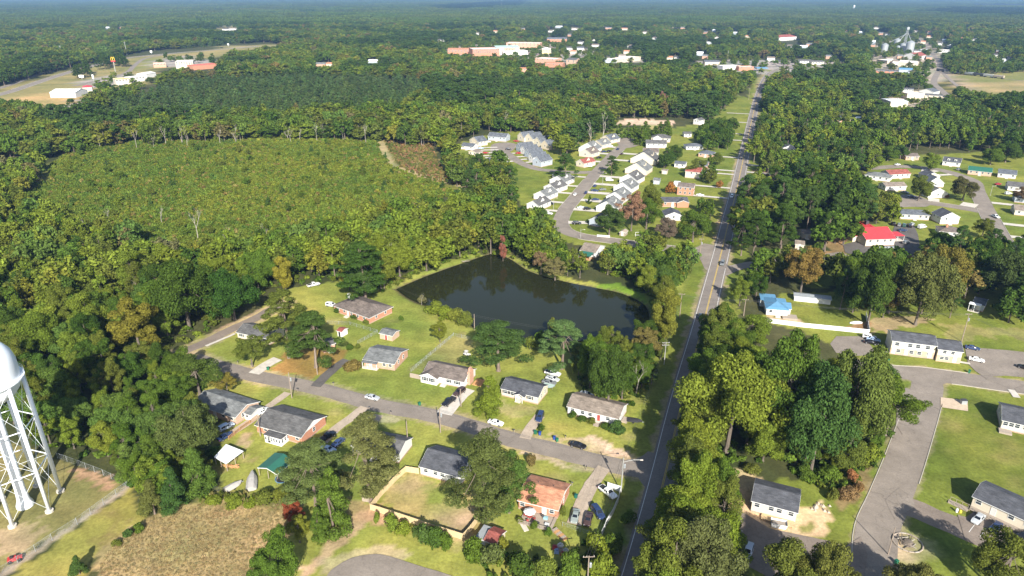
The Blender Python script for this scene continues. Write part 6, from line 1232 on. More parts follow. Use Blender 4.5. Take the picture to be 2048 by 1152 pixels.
scatter('far_forest', 'far forest fading blue toward the horizon', np.stack([fp[:, 0], fp[:, 1], np.zeros(k)], 1), np.stack([np.zeros(k), np.zeros(k), rg.uniform(0, 6.28, k)], 1), np.stack([sc_ * 1.02, sc_ * 1.02, rg.uniform(.8, 1.25, k)], 1), ti, rg.integers(0, 4, k), [patch_mesh(s) for s in range(4)])
XTRA = []
# scrub of the cut-over field
SCR = [(50, 400), (95, 330), (150, 300), (220, 284), (560, 262), (764, 280), (776, 312), (795, 336), (850, 355), (905, 370), (920, 390), (850, 405), (740, 452), (600, 500), (420, 535), (250, 482), (150, 460), (90, 440)]
sp_ = sample(SCR, 1.9, 9); dE = dseg(sp_[:, 0], sp_[:, 1], GP(SCR + SCR[:1])); sp_ = sp_[dE > 14 * np.clip(fnoise(sp_[:, 0], sp_[:, 1], 18, 71) - .3, 0, 1) * 1.4]; nz = fnoise(sp_[:, 0], sp_[:, 1], 48, 61); nz2 = fnoise(sp_[:, 0], sp_[:, 1], 9, 67)
SPAL = [np.array(c) for c in ((.158, .182, .026), (.098, .148, .024), (.19, .195, .03), (.072, .12, .024), (.20, .165, .05), (.128, .18, .028))]
ti = []; sc_ = []; ro = []
for i in range(len(sp_)):
    u = np.clip((nz[i] * .8 + nz2[i] * .6 - .45) * 2.2, 0, 1); c = SPAL[0] * (1 - u) + SPAL[1] * u
    if rr.random() < .25: c = SPAL[rr.randrange(6)]
    ti.append(jit(tuple(c), .2)); z = rr.uniform(.4, .95) * (.45 + 1.1 * nz2[i]); sc_.append((z * rr.uniform(.8, 1.2), z, z * rr.uniform(.8, 1.3))); ro.append((0, 0, rr.uniform(0, 6.28)))
for x, y in sample(SCR, 13, 19):
    if rr.random() < .42: s_ = rr.choice([('cone', G_PINE), ('clumpy', G_OLIVE), ('round', G_MID), ('tall', G_YG)]); XTRA.append((x, y, rr.uniform(3, 6.5), rr.uniform(1.4, 2.8), s_[0], s_[1], 'far'))
emit('saplings', 'scattered saplings standing above the scrub', XTRA)
BS = [proto('bush', k, 1) for k in range(4)]
scatter('scrub', 'dense yellow-green scrub regrowing over the cut field', np.stack([sp_[:, 0], sp_[:, 1], np.zeros(len(sp_))], 1), ro, sc_, ti, [rr.randrange(4) for _ in sp_], BS)
# brush along wood edges, fences and banks
UND = []
for poly, sp, pal in (([(768, 282), (860, 284), (880, 330), (925, 372), (860, 362), (800, 335)], 3.0, ((.19, .15, .05), (.15, .14, .04), (.24, .14, .07), (.10, .12, .03))), (WOODS[3][0], 4.5, (G_OLIVE, G_MID, G_YG)), (WOODS[4][0], 3.6, (G_YG, G_MID, G_LITE, (.2, .15, .07))), (WOODS[5][0], 4.5, (G_MID, G_OLIVE, G_YG)), (WOODS[11][0], 4.2, (G_MID, G_DARK)), (WOODS[0][0], 4.2, (G_MID, G_DARK)), (WOODS[10][0], 3.0, (G_MID, G_DARK, G_OLIVE)), (WOODS[9][0], 2.6, (G_YG, G_OLIVE)), (WOODS[8][0], 3.2, (G_MID, G_YG)),
                      ([(960, 1112), (1120, 1130), (1195, 1060), (1225, 1085), (1215, 1190), (960, 1190)], 2.6, (G_MID, G_OLIVE, G_DARK)), ([(400, 992), (600, 985), (612, 1004), (500, 1014), (400, 1008)], 1.7, (G_YG, G_OLIVE, (.2, .17, .06))), ([(1600, 920), (1770, 890), (1740, 950), (1660, 990), (1600, 960)], 2.6, (G_MID, G_BRIGHT, G_LITE, G_OLIVE))):
    for x, y in sample(poly, sp, 91):
        if clear_of(x, y, 1.0, .8): UND.append((x, y, sp, jit(random.choice(pal), .2)))
scatter('undergrowth', 'low leafy undergrowth along the wood edges and banks', [(u[0], u[1], -.05) for u in UND], [(0, 0, rr.uniform(0, 6.28)) for _ in UND], [(rr.uniform(.5, 1.0) * min(1.25, u[2] / 3.2), rr.uniform(.5, 1.0) * min(1.25, u[2] / 3.2), rr.uniform(.4, 1.1)) for u in UND], [u[3] for u in UND], [rr.randrange(4) for _ in UND], BS)
# straw tussocks of the dry field
tp = sample([(170, 1240), (205, 1115), (270, 1052), (330, 1024), (400, 1010), (480, 1005), (588, 1012), (575, 1080), (545, 1130), (520, 1240)], .8, 15)
rgt = np.random.default_rng(8); Qt = leaf_quads(rgt, np.array([[0, 0, .1]]), np.array([.3]), 26, .22, .7, 0, .14, 1.6); TUS = [quads_mesh('tussock', Qt, None, (FOL,)), quads_mesh('tussock', leaf_quads(rgt, np.array([[0, 0, .1], [.2, .1, .1]]), np.array([.28, .2]), 30, .25, .6, 0, .12, 1.6), None, (FOL,))]
scatter('dry_grass', 'flattened straw-coloured dry grass of the bare field', np.stack([tp[:, 0], tp[:, 1], np.zeros(len(tp))], 1), [(0, 0, rr.uniform(0, 6.28)) for _ in tp], [(rr.uniform(.7, 1.6),) * 2 + (rr.uniform(.4, 1.2),) for _ in tp], [jit(rr.choice(((.32, .25, .12), (.36, .28, .135), (.285, .215, .10), (.28, .23, .108))), .2) for _ in tp], [rr.randrange(2) for _ in tp], TUS)
# bare trees
DM = [dead_mesh(s).mesh('bare_branches', BARKD) for s in (3, 8, 14, 21)]
def dead(px, py, top, lb, grp=None):
    p = g(px, py); h = hgt(px, py, top); o = link('bare_tree', random.choice(DM), None, (p.x, p.y, 0), random.uniform(0, 6.28)); s = h / 13 * 1.05; o.scale = (s * .8, s * .8, s); tag(o, lb, 'tree', grp)
for a in ((170, 460, 432, 'forked bleached tree against the dark left woods'), (222, 452, 418, 'tall grey bare tree in the middle of the wet woods'), (258, 484, 452, 'leaning broken white trunk in the wet woods'), (205, 488, 450, 'pale bare tree left of the broken white trunk'), (396, 482, 420, 'large bleached spreading dead tree at the scrub edge'), (108, 500, 455, 'twin-trunked grey dead tree at the left'), (145, 498, 478, 'short clump of dead branches in the wet woods'), (158, 566, 520, 'pale trunk rising in front of the left woods'), (50, 545, 515, 'leaning dead trunk at the far left'), (325, 448, 408, 'greyish dying tree at the scrub edge'), (455, 488, 455, 'dead twig crown right of the large bleached tree'), (532, 478, 448, 'bare grey tree at the near edge of the scrub'), (592, 470, 440, 'bare tree with thin limbs below the scrub'), (185, 655, 612, 'dead snag in the woods by the lane corner'), (150, 660, 635, 'broken bare snag left of the lane'), (120, 625, 596, 'bleached limbs poking out of the left woods'), (1272, 790, 720, 'grey vine-covered bare tree on the near pond bank'), (862, 500, 470, 'white bare branches above the pond'), (770, 545, 478, 'bare-limbed tree left of the pond'), (1012, 262, 215, 'tall bare trunk behind the upper street'), (1205, 282, 225, 'pale bare trunk behind the white row'), (1180, 286, 235, 'bare trunk left of the pale one'), (843, 610, 586, 'small bare tree at the left tip of the pond')): dead(*a)
for i in range(34):
    px = random.choice([random.uniform(200, 860), random.uniform(280, 860), random.uniform(840, 940)]); py = float(np.interp(px, [200, 400, 560, 700, 880], [300, 288, 282, 286, 296])) + random.uniform(-4, 4) if px < 870 else random.uniform(150, 170)
    dead(px, py, py - random.uniform(24, 40) * (1 if py > 200 else .6), 'pale bare trunk at the far edge of the scrub field' if px < 870 else 'bare pale trunk in the wood below the town', 'bare trunks along the far wood edge')
# ------------------------------------------------------------------ water tower
tc_ = g(51, 1011); WT = thing('water_tower', 'white water tower on six legs at the left edge, its tank ringed by a balcony', 'water tower', (tc_.x, tc_.y, 0))
mb = MB(); mb.lathe([(0.01, 28.6), (2.6, 29.0), (4.8, 30.2), (6.3, 32.0), (6.95, 34.2), (7.0, 36), (6.95, 38.6), (6.4, 40.8), (5.2, 42.6), (3.3, 43.8), (1.2, 44.3), (.01, 44.35)], 48); mb.build('tank', STEELW, WT, smooth=True)
mb = MB(); mb.lathe([(6.96, 34.45), (7.75, 34.45), (7.75, 34.75), (6.96, 34.75)], 48); bal = mb.build('balcony', STEELW, WT)
mb = MB()
for z in (35.2, 35.7): mb.tube([(7.68 * math.cos(a * math.pi / 24), 7.68 * math.sin(a * math.pi / 24), z) for a in range(49)], .035, 5, False)
for a in range(24): mb.tube([(7.68 * math.cos(a * math.pi / 12), 7.68 * math.sin(a * math.pi / 12), 34.7), (7.68 * math.cos(a * math.pi / 12), 7.68 * math.sin(a * math.pi / 12), 35.7)], .03, 4, False)
mb.build('railing', STEELW, bal)
mb = MB(); mb.lathe([(1.9, 0), (1.9, .6), (1.35, 2.0), (1.15, 5), (1.15, 28.8)], 24); mb.build('riser_pipe', STEELW, WT, smooth=True)
LA = [R(43 - 60 * k) for k in range(6)]; RB, RT = 7.55, 7.05
def lp(a, z): r = RB + (RT - RB) * z / 34.4; return Vector((r * math.cos(a), r * math.sin(a), z))
for a in LA:
    mb = MB(); mb.tube([lp(a, .35), lp(a, 34.4)], .43, 14); lg = mb.build('leg', STEELW, WT, smooth=True)
    mb = MB(); p = lp(a, 0); mb.lathe([(.01, .5), (.95, .5), (.95, -.2)], 12, (p.x, p.y)); mb.build('footing', CONC, lg)
for k in range(6):
    a, b = LA[k], LA[(k + 1) % 6]
    for z in (11.5, 22.8): mb = MB(); mb.tube([lp(a, z), lp(b, z)], .125, 8); mb.build('strut', STEELW, WT)
    for z0, z1 in ((.8, 11.5), (11.5, 22.8), (22.8, 34)):
        mb = MB(); mb.tube([lp(a, z0), lp(b, z1)], .04, 5); mb.tube([lp(b, z0), lp(a, z1)], .04, 5); mb.build('tie_rod', STEELW, WT)
    mb = MB(); mb.tube([lp(a, 11.5), Vector((0, 0, 11.5)) + (lp(a, 11.5) * .12 - Vector((0, 0, 11.5 * .12)))], .04, 4); mb.build('spoke_rod', STEELW, WT)
mb = MB(); q = Vector((-1, 0, 0))
for t in (-36, -40): a = R(t); mb.box(-.01, -.01, 0, .01, .01, .01) if False else None
a0 = math.atan2(-tc_.y, -tc_.x); a1 = a0 + R(2)
p0 = Vector((7.02 * math.cos(a1), 7.02 * math.sin(a1), 36.0)); d_ = Vector((-math.sin(a1), math.cos(a1), 0)); mb.bar(p0, p0 + Vector((0, 0, 1.6)), .32, .05); mb.build('lettering_stroke', METALD, WT)
mb = MB(); a = R(43); mb.tube([(7.9 * math.cos(a), 7.9 * math.sin(a), 6), (7.6 * math.cos(a), 7.6 * math.sin(a), 34.6)], .05, 4); mb.build('ladder_rail', STEELW, WT)
FOOTB = [(tc_.x, tc_.y, 12)]

# ------------------------------------------------------------------ fences
def fence(name, label, px, h, m, bay=2.4, thick=.05, post=.12, gap=0.02, mat_post=None, cat='fence', rail=False):
    P = [g(*p) for p in px]; root = thing(name, label, cat, tuple(P[0])); o_ = P[0]; pc = {}
    for a, b in zip(P[:-1], P[1:]):
        n_ = max(1, round((b - a).length / bay)); d = (b - a) / n_; ang = math.atan2(d.y, d.x); ln = d.length
        key = round(ln, 2)
        if key not in pc:
            q = MB()
            if rail:
                for z in (.35, .75, 1.15): q.bar((0, 0, z), (ln, 0, z), .05, .16)
            else: q.box(post / 2, -thick / 2, .05, ln - post / 2, thick / 2, h); 
            if not rail and m is WOODF:
                for k in range(int(ln / .42)): q.box(post / 2 + .04 + k * .42, -thick / 2 - .02, .07, post / 2 + .38 + k * .42, -thick / 2, h + random.uniform(-.05, .04))
            pp = MB(); pp.box(-post / 2, -post / 2, 0, post / 2, post / 2, h + .08); pc[key] = (q.mesh('panel', m), pp.mesh('post', mat_post or m))
        for k in range(n_):
            s_ = a + d * k - o_; link('panel' if not rail else 'rails', pc[key][0], root, s_, ang); link('post', pc[key][1], root, s_, ang)
    return root
fence('board_fence', 'new yellowish board fence round the bare back yard', [(838, 948), (812, 944), (796, 958), (765, 990), (741, 1020), (800, 1039), (860, 1059), (926, 1080), (942, 1062), (955, 1044)], 1.85, WOODF)
fence('vinyl_fence', 'long white vinyl fence in front of the blue-roofed house', [(1534, 645), (1600, 654), (1670, 661), (1738, 668), (1731, 632)], 1.8, TRIM, 2.4, .06)
fence('plank_fence', 'white plank fence beside the three parked cars by the main road', [(1215, 976), (1241, 984), (1236, 1005), (1226, 1028), (1213, 1050), (1203, 1074)], 1.8, TRIM, 2.4, .06)
fence('rail_fence', 'three-rail wooden fence beside the gravel drive', [(458, 880), (480, 862), (500, 848), (519, 834)], 1.3, WOODO, 3.0, rail=True)
fence('white_rail_fence', 'short white fence on the lawn by the curved street', [(1194, 473), (1220, 475)], 1.0, TRIM, 2.5)
def chain(name, label, px, h=1.3, n_=None):
    P = [g(*p) for p in px]; o_ = P[0]; root = thing(name, label, 'fence', tuple(o_)); pm = MB(); pm.tube([(0, 0, 0), (0, 0, h + .1)], .05, 5); pm = pm.mesh('post', GALV)
    net = MB(); rl = MB()
    for a, b in zip(P[:-1], P[1:]):
        k = max(1, int((b - a).length / 3)); d = (b - a) / k; u = d.normalized()
        for i in range(k): link('post', pm, root, a + d * i - o_)
        rl.tube([a - o_ + Vector((0, 0, h)), b - o_ + Vector((0, 0, h))], .022, 4); L_ = (b - a).length; s = .0
        while s < L_:
            for sg in (1, -1): p = a - o_ + u * s; q_ = p + u * min(h, max(.0, L_ - s)) * 1.0; net.tube([p + Vector((0, 0, 0 if sg > 0 else h)), q_ + Vector((0, 0, h if sg > 0 else 0))], .007, 3, False)
            s += .36
    rl.build('top_rail', GALV, root); net.build('wire_mesh', GALV, root)
chain('chain_link_fence', 'chain-link fence round the water tower lawn', [(-40, 1178), (0, 1151), (105, 1081), (155, 1049), (257, 974), (207, 951), (155, 931), (115, 917)], 1.9)
chain('chain_link_fence', 'chain-link fence up the lawn beside the small tan shed', [(716, 688), (755, 666), (700, 650), (655, 648)]); chain('chain_link_fence', 'chain-link fence line between the two back lawns above the white front-gabled house', [(822, 744), (862, 710), (907, 672), (940, 680)])
chain('chain_link_fence', 'low chain-link fence below the three parked cars', [(1125, 1052), (1160, 1064), (1200, 1078)], 1.2)

# ------------------------------------------------------------------ poles and wires
def pole(px, py, top, label, arms=1, transformer=False, lamp=None, m=POLE, name='utility_pole', r=.15, arm=1.2, ang=None, tilt=0):
    p = g(px, py); h = hgt(px, py, top); root = thing(name, label, 'pole', tuple(p), R(random.uniform(-4, 4)) if ang is None else ang); root.rotation_euler[1] = tilt
    mb = MB(); mb.tube([(0, 0, 0), (0, 0, h)], [r * 1.15, r * .75], 8); mb.build('shaft', m, root)
    for k in range(arms):
        mb = MB(); z = h - .35 - k * .9; mb.bar((-arm, .12, z), (arm, .12, z), .12, .14); a_ = mb.build('crossarm', m, root)
        mb = MB(); [mb.tube([(x * arm, .12, z + .07), (x * arm, .12, z + .32)], .06, 5) for x in (-.9, -.35, .9)]; mb.build('insulator', CONC, a_)
    if transformer: mb = MB(); mb.lathe([(.01, h - 2.9), (.28, h - 2.9), (.28, h - 1.9), (.2, h - 1.8), (.01, h - 1.8)], 10, (.42, 0)); mb.build('transformer', GALV, root)
    if lamp:
        mb = MB(); mb.tube([(0, 0, h - 1.2), (lamp * .6, 0, h - .5), (lamp, 0, h - .5)], .05, 5); a_ = mb.build('lamp_arm', POLEG, root); mb = MB(); mb.box(lamp - .1, -.15, h - .6, lamp + .6, .15, h - .42); mb.build('lamp_head', CONC, a_)
    return p + Vector((0, 0, h)), root
PT = {}
for k, a in dict(a=(584, 796, 745, 'leaning pole pair by the gravel drive on the local road', 0, True), b=(881, 865, 816, 'pole with transformer on the lower side of the local road', 0, True), c=(635, 749, 695, 'dark pole on the pine straw bed by the local road', 0), d=(1242, 984, 916, 'pale pole with long lamp arm at the end of the white plank fence', 0, True, 4.2), e=(1174, 1185, 1112, 'pole with transformer rising from the bottom edge', 1, True),
                  f=(1328, 729, 684, 'double-armed pole beside the shaded main road', 2), h=(1359, 636, 587, 'pole with one crossarm on the strip between pond and main road', 1), i=(1487, 632, 598, 'pole right of the main road, opposite the pond', 1), j=(1923, 683, 627, 'tall pole with transformer beside the apartments', 1, True), k=(1399, 515, 477, 'pole at the corner of the curved street and main road', 1, True), l=(1418, 459, 428, 'pole on the verge above the street corner', 0), m=(769, 579, 559, 'pole on the lawn at the left tip of the pond', 1), n=(949, 660, 628, 'pole at the near pond bank behind the back yards', 0), o=(922, 813, 778, 'thin pole by the two dark cars on the driveway', 0), p=(521, 872, 832, 'pole in front of the big brick house with sunroom', 0), q=(816, 892, 842, 'thin pole in the lawn beside the pale pine', 0), r=(1497, 200, 176, 'pole on the verge near the top of the main road', 1), s=(1532, 250, 226, 'pole on the right verge near the top of the main road', 0), t=(1592, 360, 342, 'pole beside the red brick house right of the main road', 0), u=(1664, 246, 228, 'pale pole at the wood clearing house', 0)).items():
    PT[k] = pole(*a[:4], *(a[4:]), m=POLEG if k in 'df' else POLE)[0]
PT['x'] = g(2200, 735, 9.5); PT['y'] = g(1140, 1300, 9.5)
def wire(a, b, sag, n_, label, w_=.022, sp=.5):
    mb = MB(); d = (b - a); t = Vector((-d.y, d.x, 0)).normalized()
    for k in range(n_):
        o_ = t * (k - (n_ - 1) / 2) * sp + Vector((0, 0, -.25 - (.8 if k == n_ - 1 and n_ > 1 else 0))); mb.tube([a + o_ + d * (i / 14) - Vector((0, 0, sag * 4 * (i / 14) * (1 - i / 14))) for i in range(15)], w_, 4, False)
    tag(mb.build('power_line', WIRE), label, 'power line')
for a, b, n_, lb in (('h', 'i', 3, 'power lines crossing the main road from the pond strip'), ('i', 'j', 3, 'power lines over the white vinyl fence to the apartment pole'), ('j', 'x', 3, 'power lines from the apartment pole to the right edge'), ('f', 'h', 3, 'power lines along the shaded strip by the main road'), ('d', 'f', 3, 'power lines from the lamp pole up the main road'), ('d', 'e', 3, 'power lines from the lamp pole to the bottom edge'), ('b', 'd', 2, 'power lines along the local road towards the main road'), ('a', 'b', 2, 'power lines along the local road between its two pole groups'), ('m', 'n', 2, 'thin lines along the near pond bank'), ('n', 'f', 2, 'thin lines crossing in front of the pond to the main road'), ('k', 'h', 2, 'power lines from the street corner to the pond strip'), ('k', 'l', 2, 'power lines up the verge from the street corner'), ('a', 'c', 1, 'single line from the pole pair to the pine straw bed'), ('b', 'o', 1, 'single line over to the driveway with dark cars')): wire(PT[a], PT[b], .9, n_, lb)
for px, py, top, lb in ((1205, 371, 345, 'lamp post on the curved street below the junction pine'), (1107, 419, 394, 'lamp post on the lawn of the short white row'), (1161, 476, 457, 'lamp post at the pond end of the curved street'), (1233, 284, 268, 'lamp post at the street head'), (1178, 332, 314, 'lamp post at the junction left of the pine'), (970, 299, 286, 'lamp post among the upper street driveways'), (999, 315, 302, 'lamp post at the bend of the upper street'), (1769, 380, 358, 'lamp post beside the tan-roofed house on the court'), (1980, 392, 370, 'lamp post on the east street lawn')): pole(px, py, top, lb, 0, False, 1.6, POLEG, 'street_lamp', .09)
pole(1960, 1108, 1074, 'thin pole beside the stump ring, its long shadow crossing the side road', 0, r=.1) if False else pole(1776, 1109, 1055, 'thin pole at the side road whose shadow crosses the asphalt', 0, r=.11)
for px, py, top, lb in ((126, 120, 92, 'tall light mast left of the highway'), (254, 110, 84, 'tall light mast at the highway bend')):
    pole(px, py, top, lb, 0, m=POLEG, name='light_mast', r=.45); o_ = COL.objects[-1]; p = g(px, py); h = hgt(px, py, top); mb = MB(); mb.lathe([(.3, h - .6), (1.6, h - .6), (1.6, h), (.3, h)], 10); mb.build('lamp_ring', POLEG, o_.parent)
for px, py, top, lb in ((660, 122, 112, 'thin pale mast in the far trees below the hamlet'), (1003, 14, -4, 'far radio mast at the top edge'), (1189, 8, -2, 'far red and white mast at the top edge'), (1579, 72, 57, 'thin mast behind the dark red roof'), (1455, 118, 101, 'pole behind the white shop by the petrol station')): pole(px, py, top, lb, 0, m=POLEG, name='mast', r=.35)

# ------------------------------------------------------------------ vehicles
def car_body(kind):
    """lofted body: stations along x (front = +x): x, half width, z bottom, z belt, z top, half width at the top"""
    if kind == 'sedan': S = [(-2.32, .70, .42, .80, .84, .6), (-2.2, .84, .30, .92, .97, .68), (-1.6, .89, .25, .95, 1.02, .70), (-1.0, .90, .24, .96, 1.36, .60), (-.2, .90, .24, .96, 1.44, .60), (.35, .90, .24, .95, 1.38, .60), (1.05, .89, .24, .93, .98, .72), (1.75, .87, .26, .84, .87, .70), (2.2, .80, .32, .72, .76, .62), (2.36, .62, .40, .62, .66, .5)]; sl = (-2.32, 2.36)
    elif kind == 'suv': S = [(-2.3, .78, .45, .95, 1.30, .62), (-2.15, .90, .34, 1.02, 1.66, .66), (-1.2, .94, .30, 1.04, 1.74, .68), (-.2, .94, .30, 1.04, 1.75, .68), (.45, .94, .30, 1.04, 1.68, .67), (1.1, .93, .30, 1.04, 1.10, .76), (1.8, .91, .32, .98, 1.03, .74), (2.2, .84, .38, .86, .92, .66), (2.36, .68, .46, .74, .80, .56)]; sl = (-2.3, 2.36)
    elif kind == 'van': S = [(-2.6, .85, .45, 1.1, 2.0, .72), (-2.5, .97, .36, 1.15, 2.15, .80), (0, .98, .34, 1.15, 2.2, .82), (1.0, .98, .34, 1.15, 2.1, .78), (1.75, .96, .36, 1.12, 1.2, .82), (2.4, .88, .42, .98, 1.05, .7), (2.55, .72, .5, .85, .9, .6)]; sl = (-2.6, 2.55)
    else: S = [(-2.75, .86, .50, 1.0, 1.02, .84), (-2.6, .94, .44, 1.02, 1.04, .90), (-.75, .95, .40, 1.04, 1.06, .90), (-.6, .95, .40, 1.06, 1.78, .68), (.25, .95, .40, 1.06, 1.82, .69), (.6, .95, .40, 1.06, 1.74, .68), (1.2, .95, .40, 1.08, 1.14, .80), (2.2, .93, .42, 1.02, 1.06, .78), (2.6, .86, .48, .9, .95, .7), (2.72, .74, .56, .8, .84, .62)]; sl = (-2.75, 2.72)
    mb = MB(); rows = []
    for x, w_, zb, zm, zt, wt in S: rows.append([(x, -w_ * .88, zb), (x, -w_, zb + (zm - zb) * .45), (x, -w_ * .97, zm), (x, -wt - .02, zt - .04), (x, -wt * .7, zt), (x, wt * .7, zt), (x, wt + .02, zt - .04), (x, w_ * .97, zm), (x, w_, zb + (zm - zb) * .45), (x, w_ * .88, zb)])
    n_ = 10; vs = [v for r_ in rows for v in r_]; fs = [(i * n_ + j, (i + 1) * n_ + j, (i + 1) * n_ + j + 1, i * n_ + j + 1) for i in range(len(rows) - 1) for j in range(n_ - 1)]
    fs += [((i + 1) * n_, i * n_, i * n_ + n_ - 1, (i + 1) * n_ + n_ - 1) for i in range(len(rows) - 1)] + [tuple(range(n_)), tuple((len(rows) - 1) * n_ + j for j in range(n_ - 1, -1, -1))]
    mb.add(vs, fs); return mb, S
CARM = {}
def car_parts(kind):
    if kind in CARM: return CARM[kind]
    b, S = car_body(kind); out = [('body', b.mesh('body', PAINT), (0, 0, 0), None, True)]
    def st(x):
        xs = [s[0] for s in S]; return [float(np.interp(x, xs, [s[k] for s in S])) for k in range(6)]
    def glass(nm, x0, x1, lo, hi, side=None):
        q = MB()
        if side is None:   # windscreen or rear screen following the top line between two stations
            a, c = st(x0), st(x1); e = .018; q.poly([(x0, -a[5] * .85, a[4] + e), (x1, -c[5] * .85, c[4] + e), (x1, c[5] * .85, c[4] + e), (x0, a[5] * .85, a[4] + e)][::-1] if x1 < x0 else [(x0, -a[5] * .85, a[4] + e), (x0, a[5] * .85, a[4] + e), (x1, c[5] * .85, c[4] + e), (x1, -c[5] * .85, c[4] + e)][::-1])
        else:
            for xa, xb in ((x0, (x0 + x1) / 2 - .05), ((x0 + x1) / 2 + .05, x1)):
                P = []
                for x, t in ((xa, lo), (xb, lo), (xb, hi), (xa, hi)):
                    s_ = st(x); z0, z1 = s_[3], s_[4] - .04; y0, y1 = s_[1] * .97, s_[5] + .02; P.append((x, side * ((y0 + (y1 - y0) * t) + .014), z0 + (z1 - z0) * t))
                q.poly(P if side < 0 else P[::-1])
        out.append((nm, q.mesh(nm, CARG), (0, 0, 0), None, False))
    if kind == 'sedan': glass('windscreen', .38, 1.0, 0, 1); glass('rear_window', -1.05, -1.55, 0, 1); xs = (-1.05, .45); wx = (-1.42, 1.42)
    elif kind == 'suv': glass('windscreen', .48, 1.06, 0, 1); glass('rear_window', -2.16, -2.28, 0, 1); xs = (-1.9, .55); wx = (-1.4, 1.45)
    elif kind == 'van': glass('windscreen', 1.03, 1.7, 0, 1); xs = (.1, 1.2); wx = (-1.6, 1.65)
    else: glass('windscreen', .63, 1.17, 0, 1); glass('rear_window', -.62, -.73, 0, 1); xs = (-.45, .65); wx = (-1.75, 1.75)
    for sd in (1, -1): glass('side_window', xs[0], xs[1], .12, .9, sd)
    w_ = MB(); r_ = .34 if kind == 'sedan' else .39; w_.lathe([(r_ * .6, -.11), (r_, -.1), (r_, .1), (r_ * .6, .11)], 14); tm = w_.mesh('wheel', TYRE); q = MB(); q.lathe([(.01, .09), (r_ * .6, .1), (r_ * .6, -.1), (.01, -.09)], 12); rm = q.mesh('rim', RIM)
    for x in wx:
        for sd in (1, -1): out.append(('wheel', tm, (x, sd * .84, r_), rm, False))
    xf, xr = S[-1], S[0]
    for sd in (1, -1):
        q = MB(); q.box(xf[0] - .22, sd * xf[1] * .95 - .16, xf[3] - .06, xf[0] - .05, sd * xf[1] * .95 + .12, xf[3] + .07); out.append(('headlight', q.mesh('headlight', LAMPW), (0, 0, 0), None, False))
        q = MB(); q.box(xr[0] + .0, sd * xr[1] * .92 - .14, xr[3] - .14, xr[0] + .14, sd * xr[1] * .92 + .1, xr[3] + .02); out.append(('tail_light', q.mesh('tail_light', LAMPR), (0, 0, 0), None, False))
    if kind == 'pickup': q = MB(); q.box(-2.55, -.72, 1.045, -.85, .72, 1.075); out.append(('load_bed', q.mesh('load_bed', PLAST), (0, 0, 0), None, False))
    CARM[kind] = out; return out
CAT = dict(sedan='car', suv='car', van='van', pickup='truck'); CNAME = dict(sedan='sedan', suv='estate_car', van='van', pickup='pickup_truck')
def car(kind, x0, y0, x1, y1, colr, label, cat=None):
    a, b = g(x0, y0, .5), g(x1, y1, .5); c = (a + b) / 2; d = b - a
    root = thing(CNAME[kind], label, cat or CAT[kind], (c.x, c.y, .155), math.atan2(d.y, d.x))
    for nm, me_, lc, sub, sm in car_parts(kind):
        o = link(nm, me_, root, lc)
        if nm == 'wheel': o.rotation_euler = (R(90), 0, 0); link('rim', sub, o)
        if nm == 'body': o.color = (*colr, 1)
    return root
SIL = (.42, .44, .45); WH = (.72, .72, .70); BK = (.012, .012, .014); NAVY = (.02, .035, .09); GRY = (.16, .17, .17); RED = (.35, .03, .03); DKR = (.06, .035, .03); BLU = (.03, .05, .12); GRN = (.24, .27, .25)
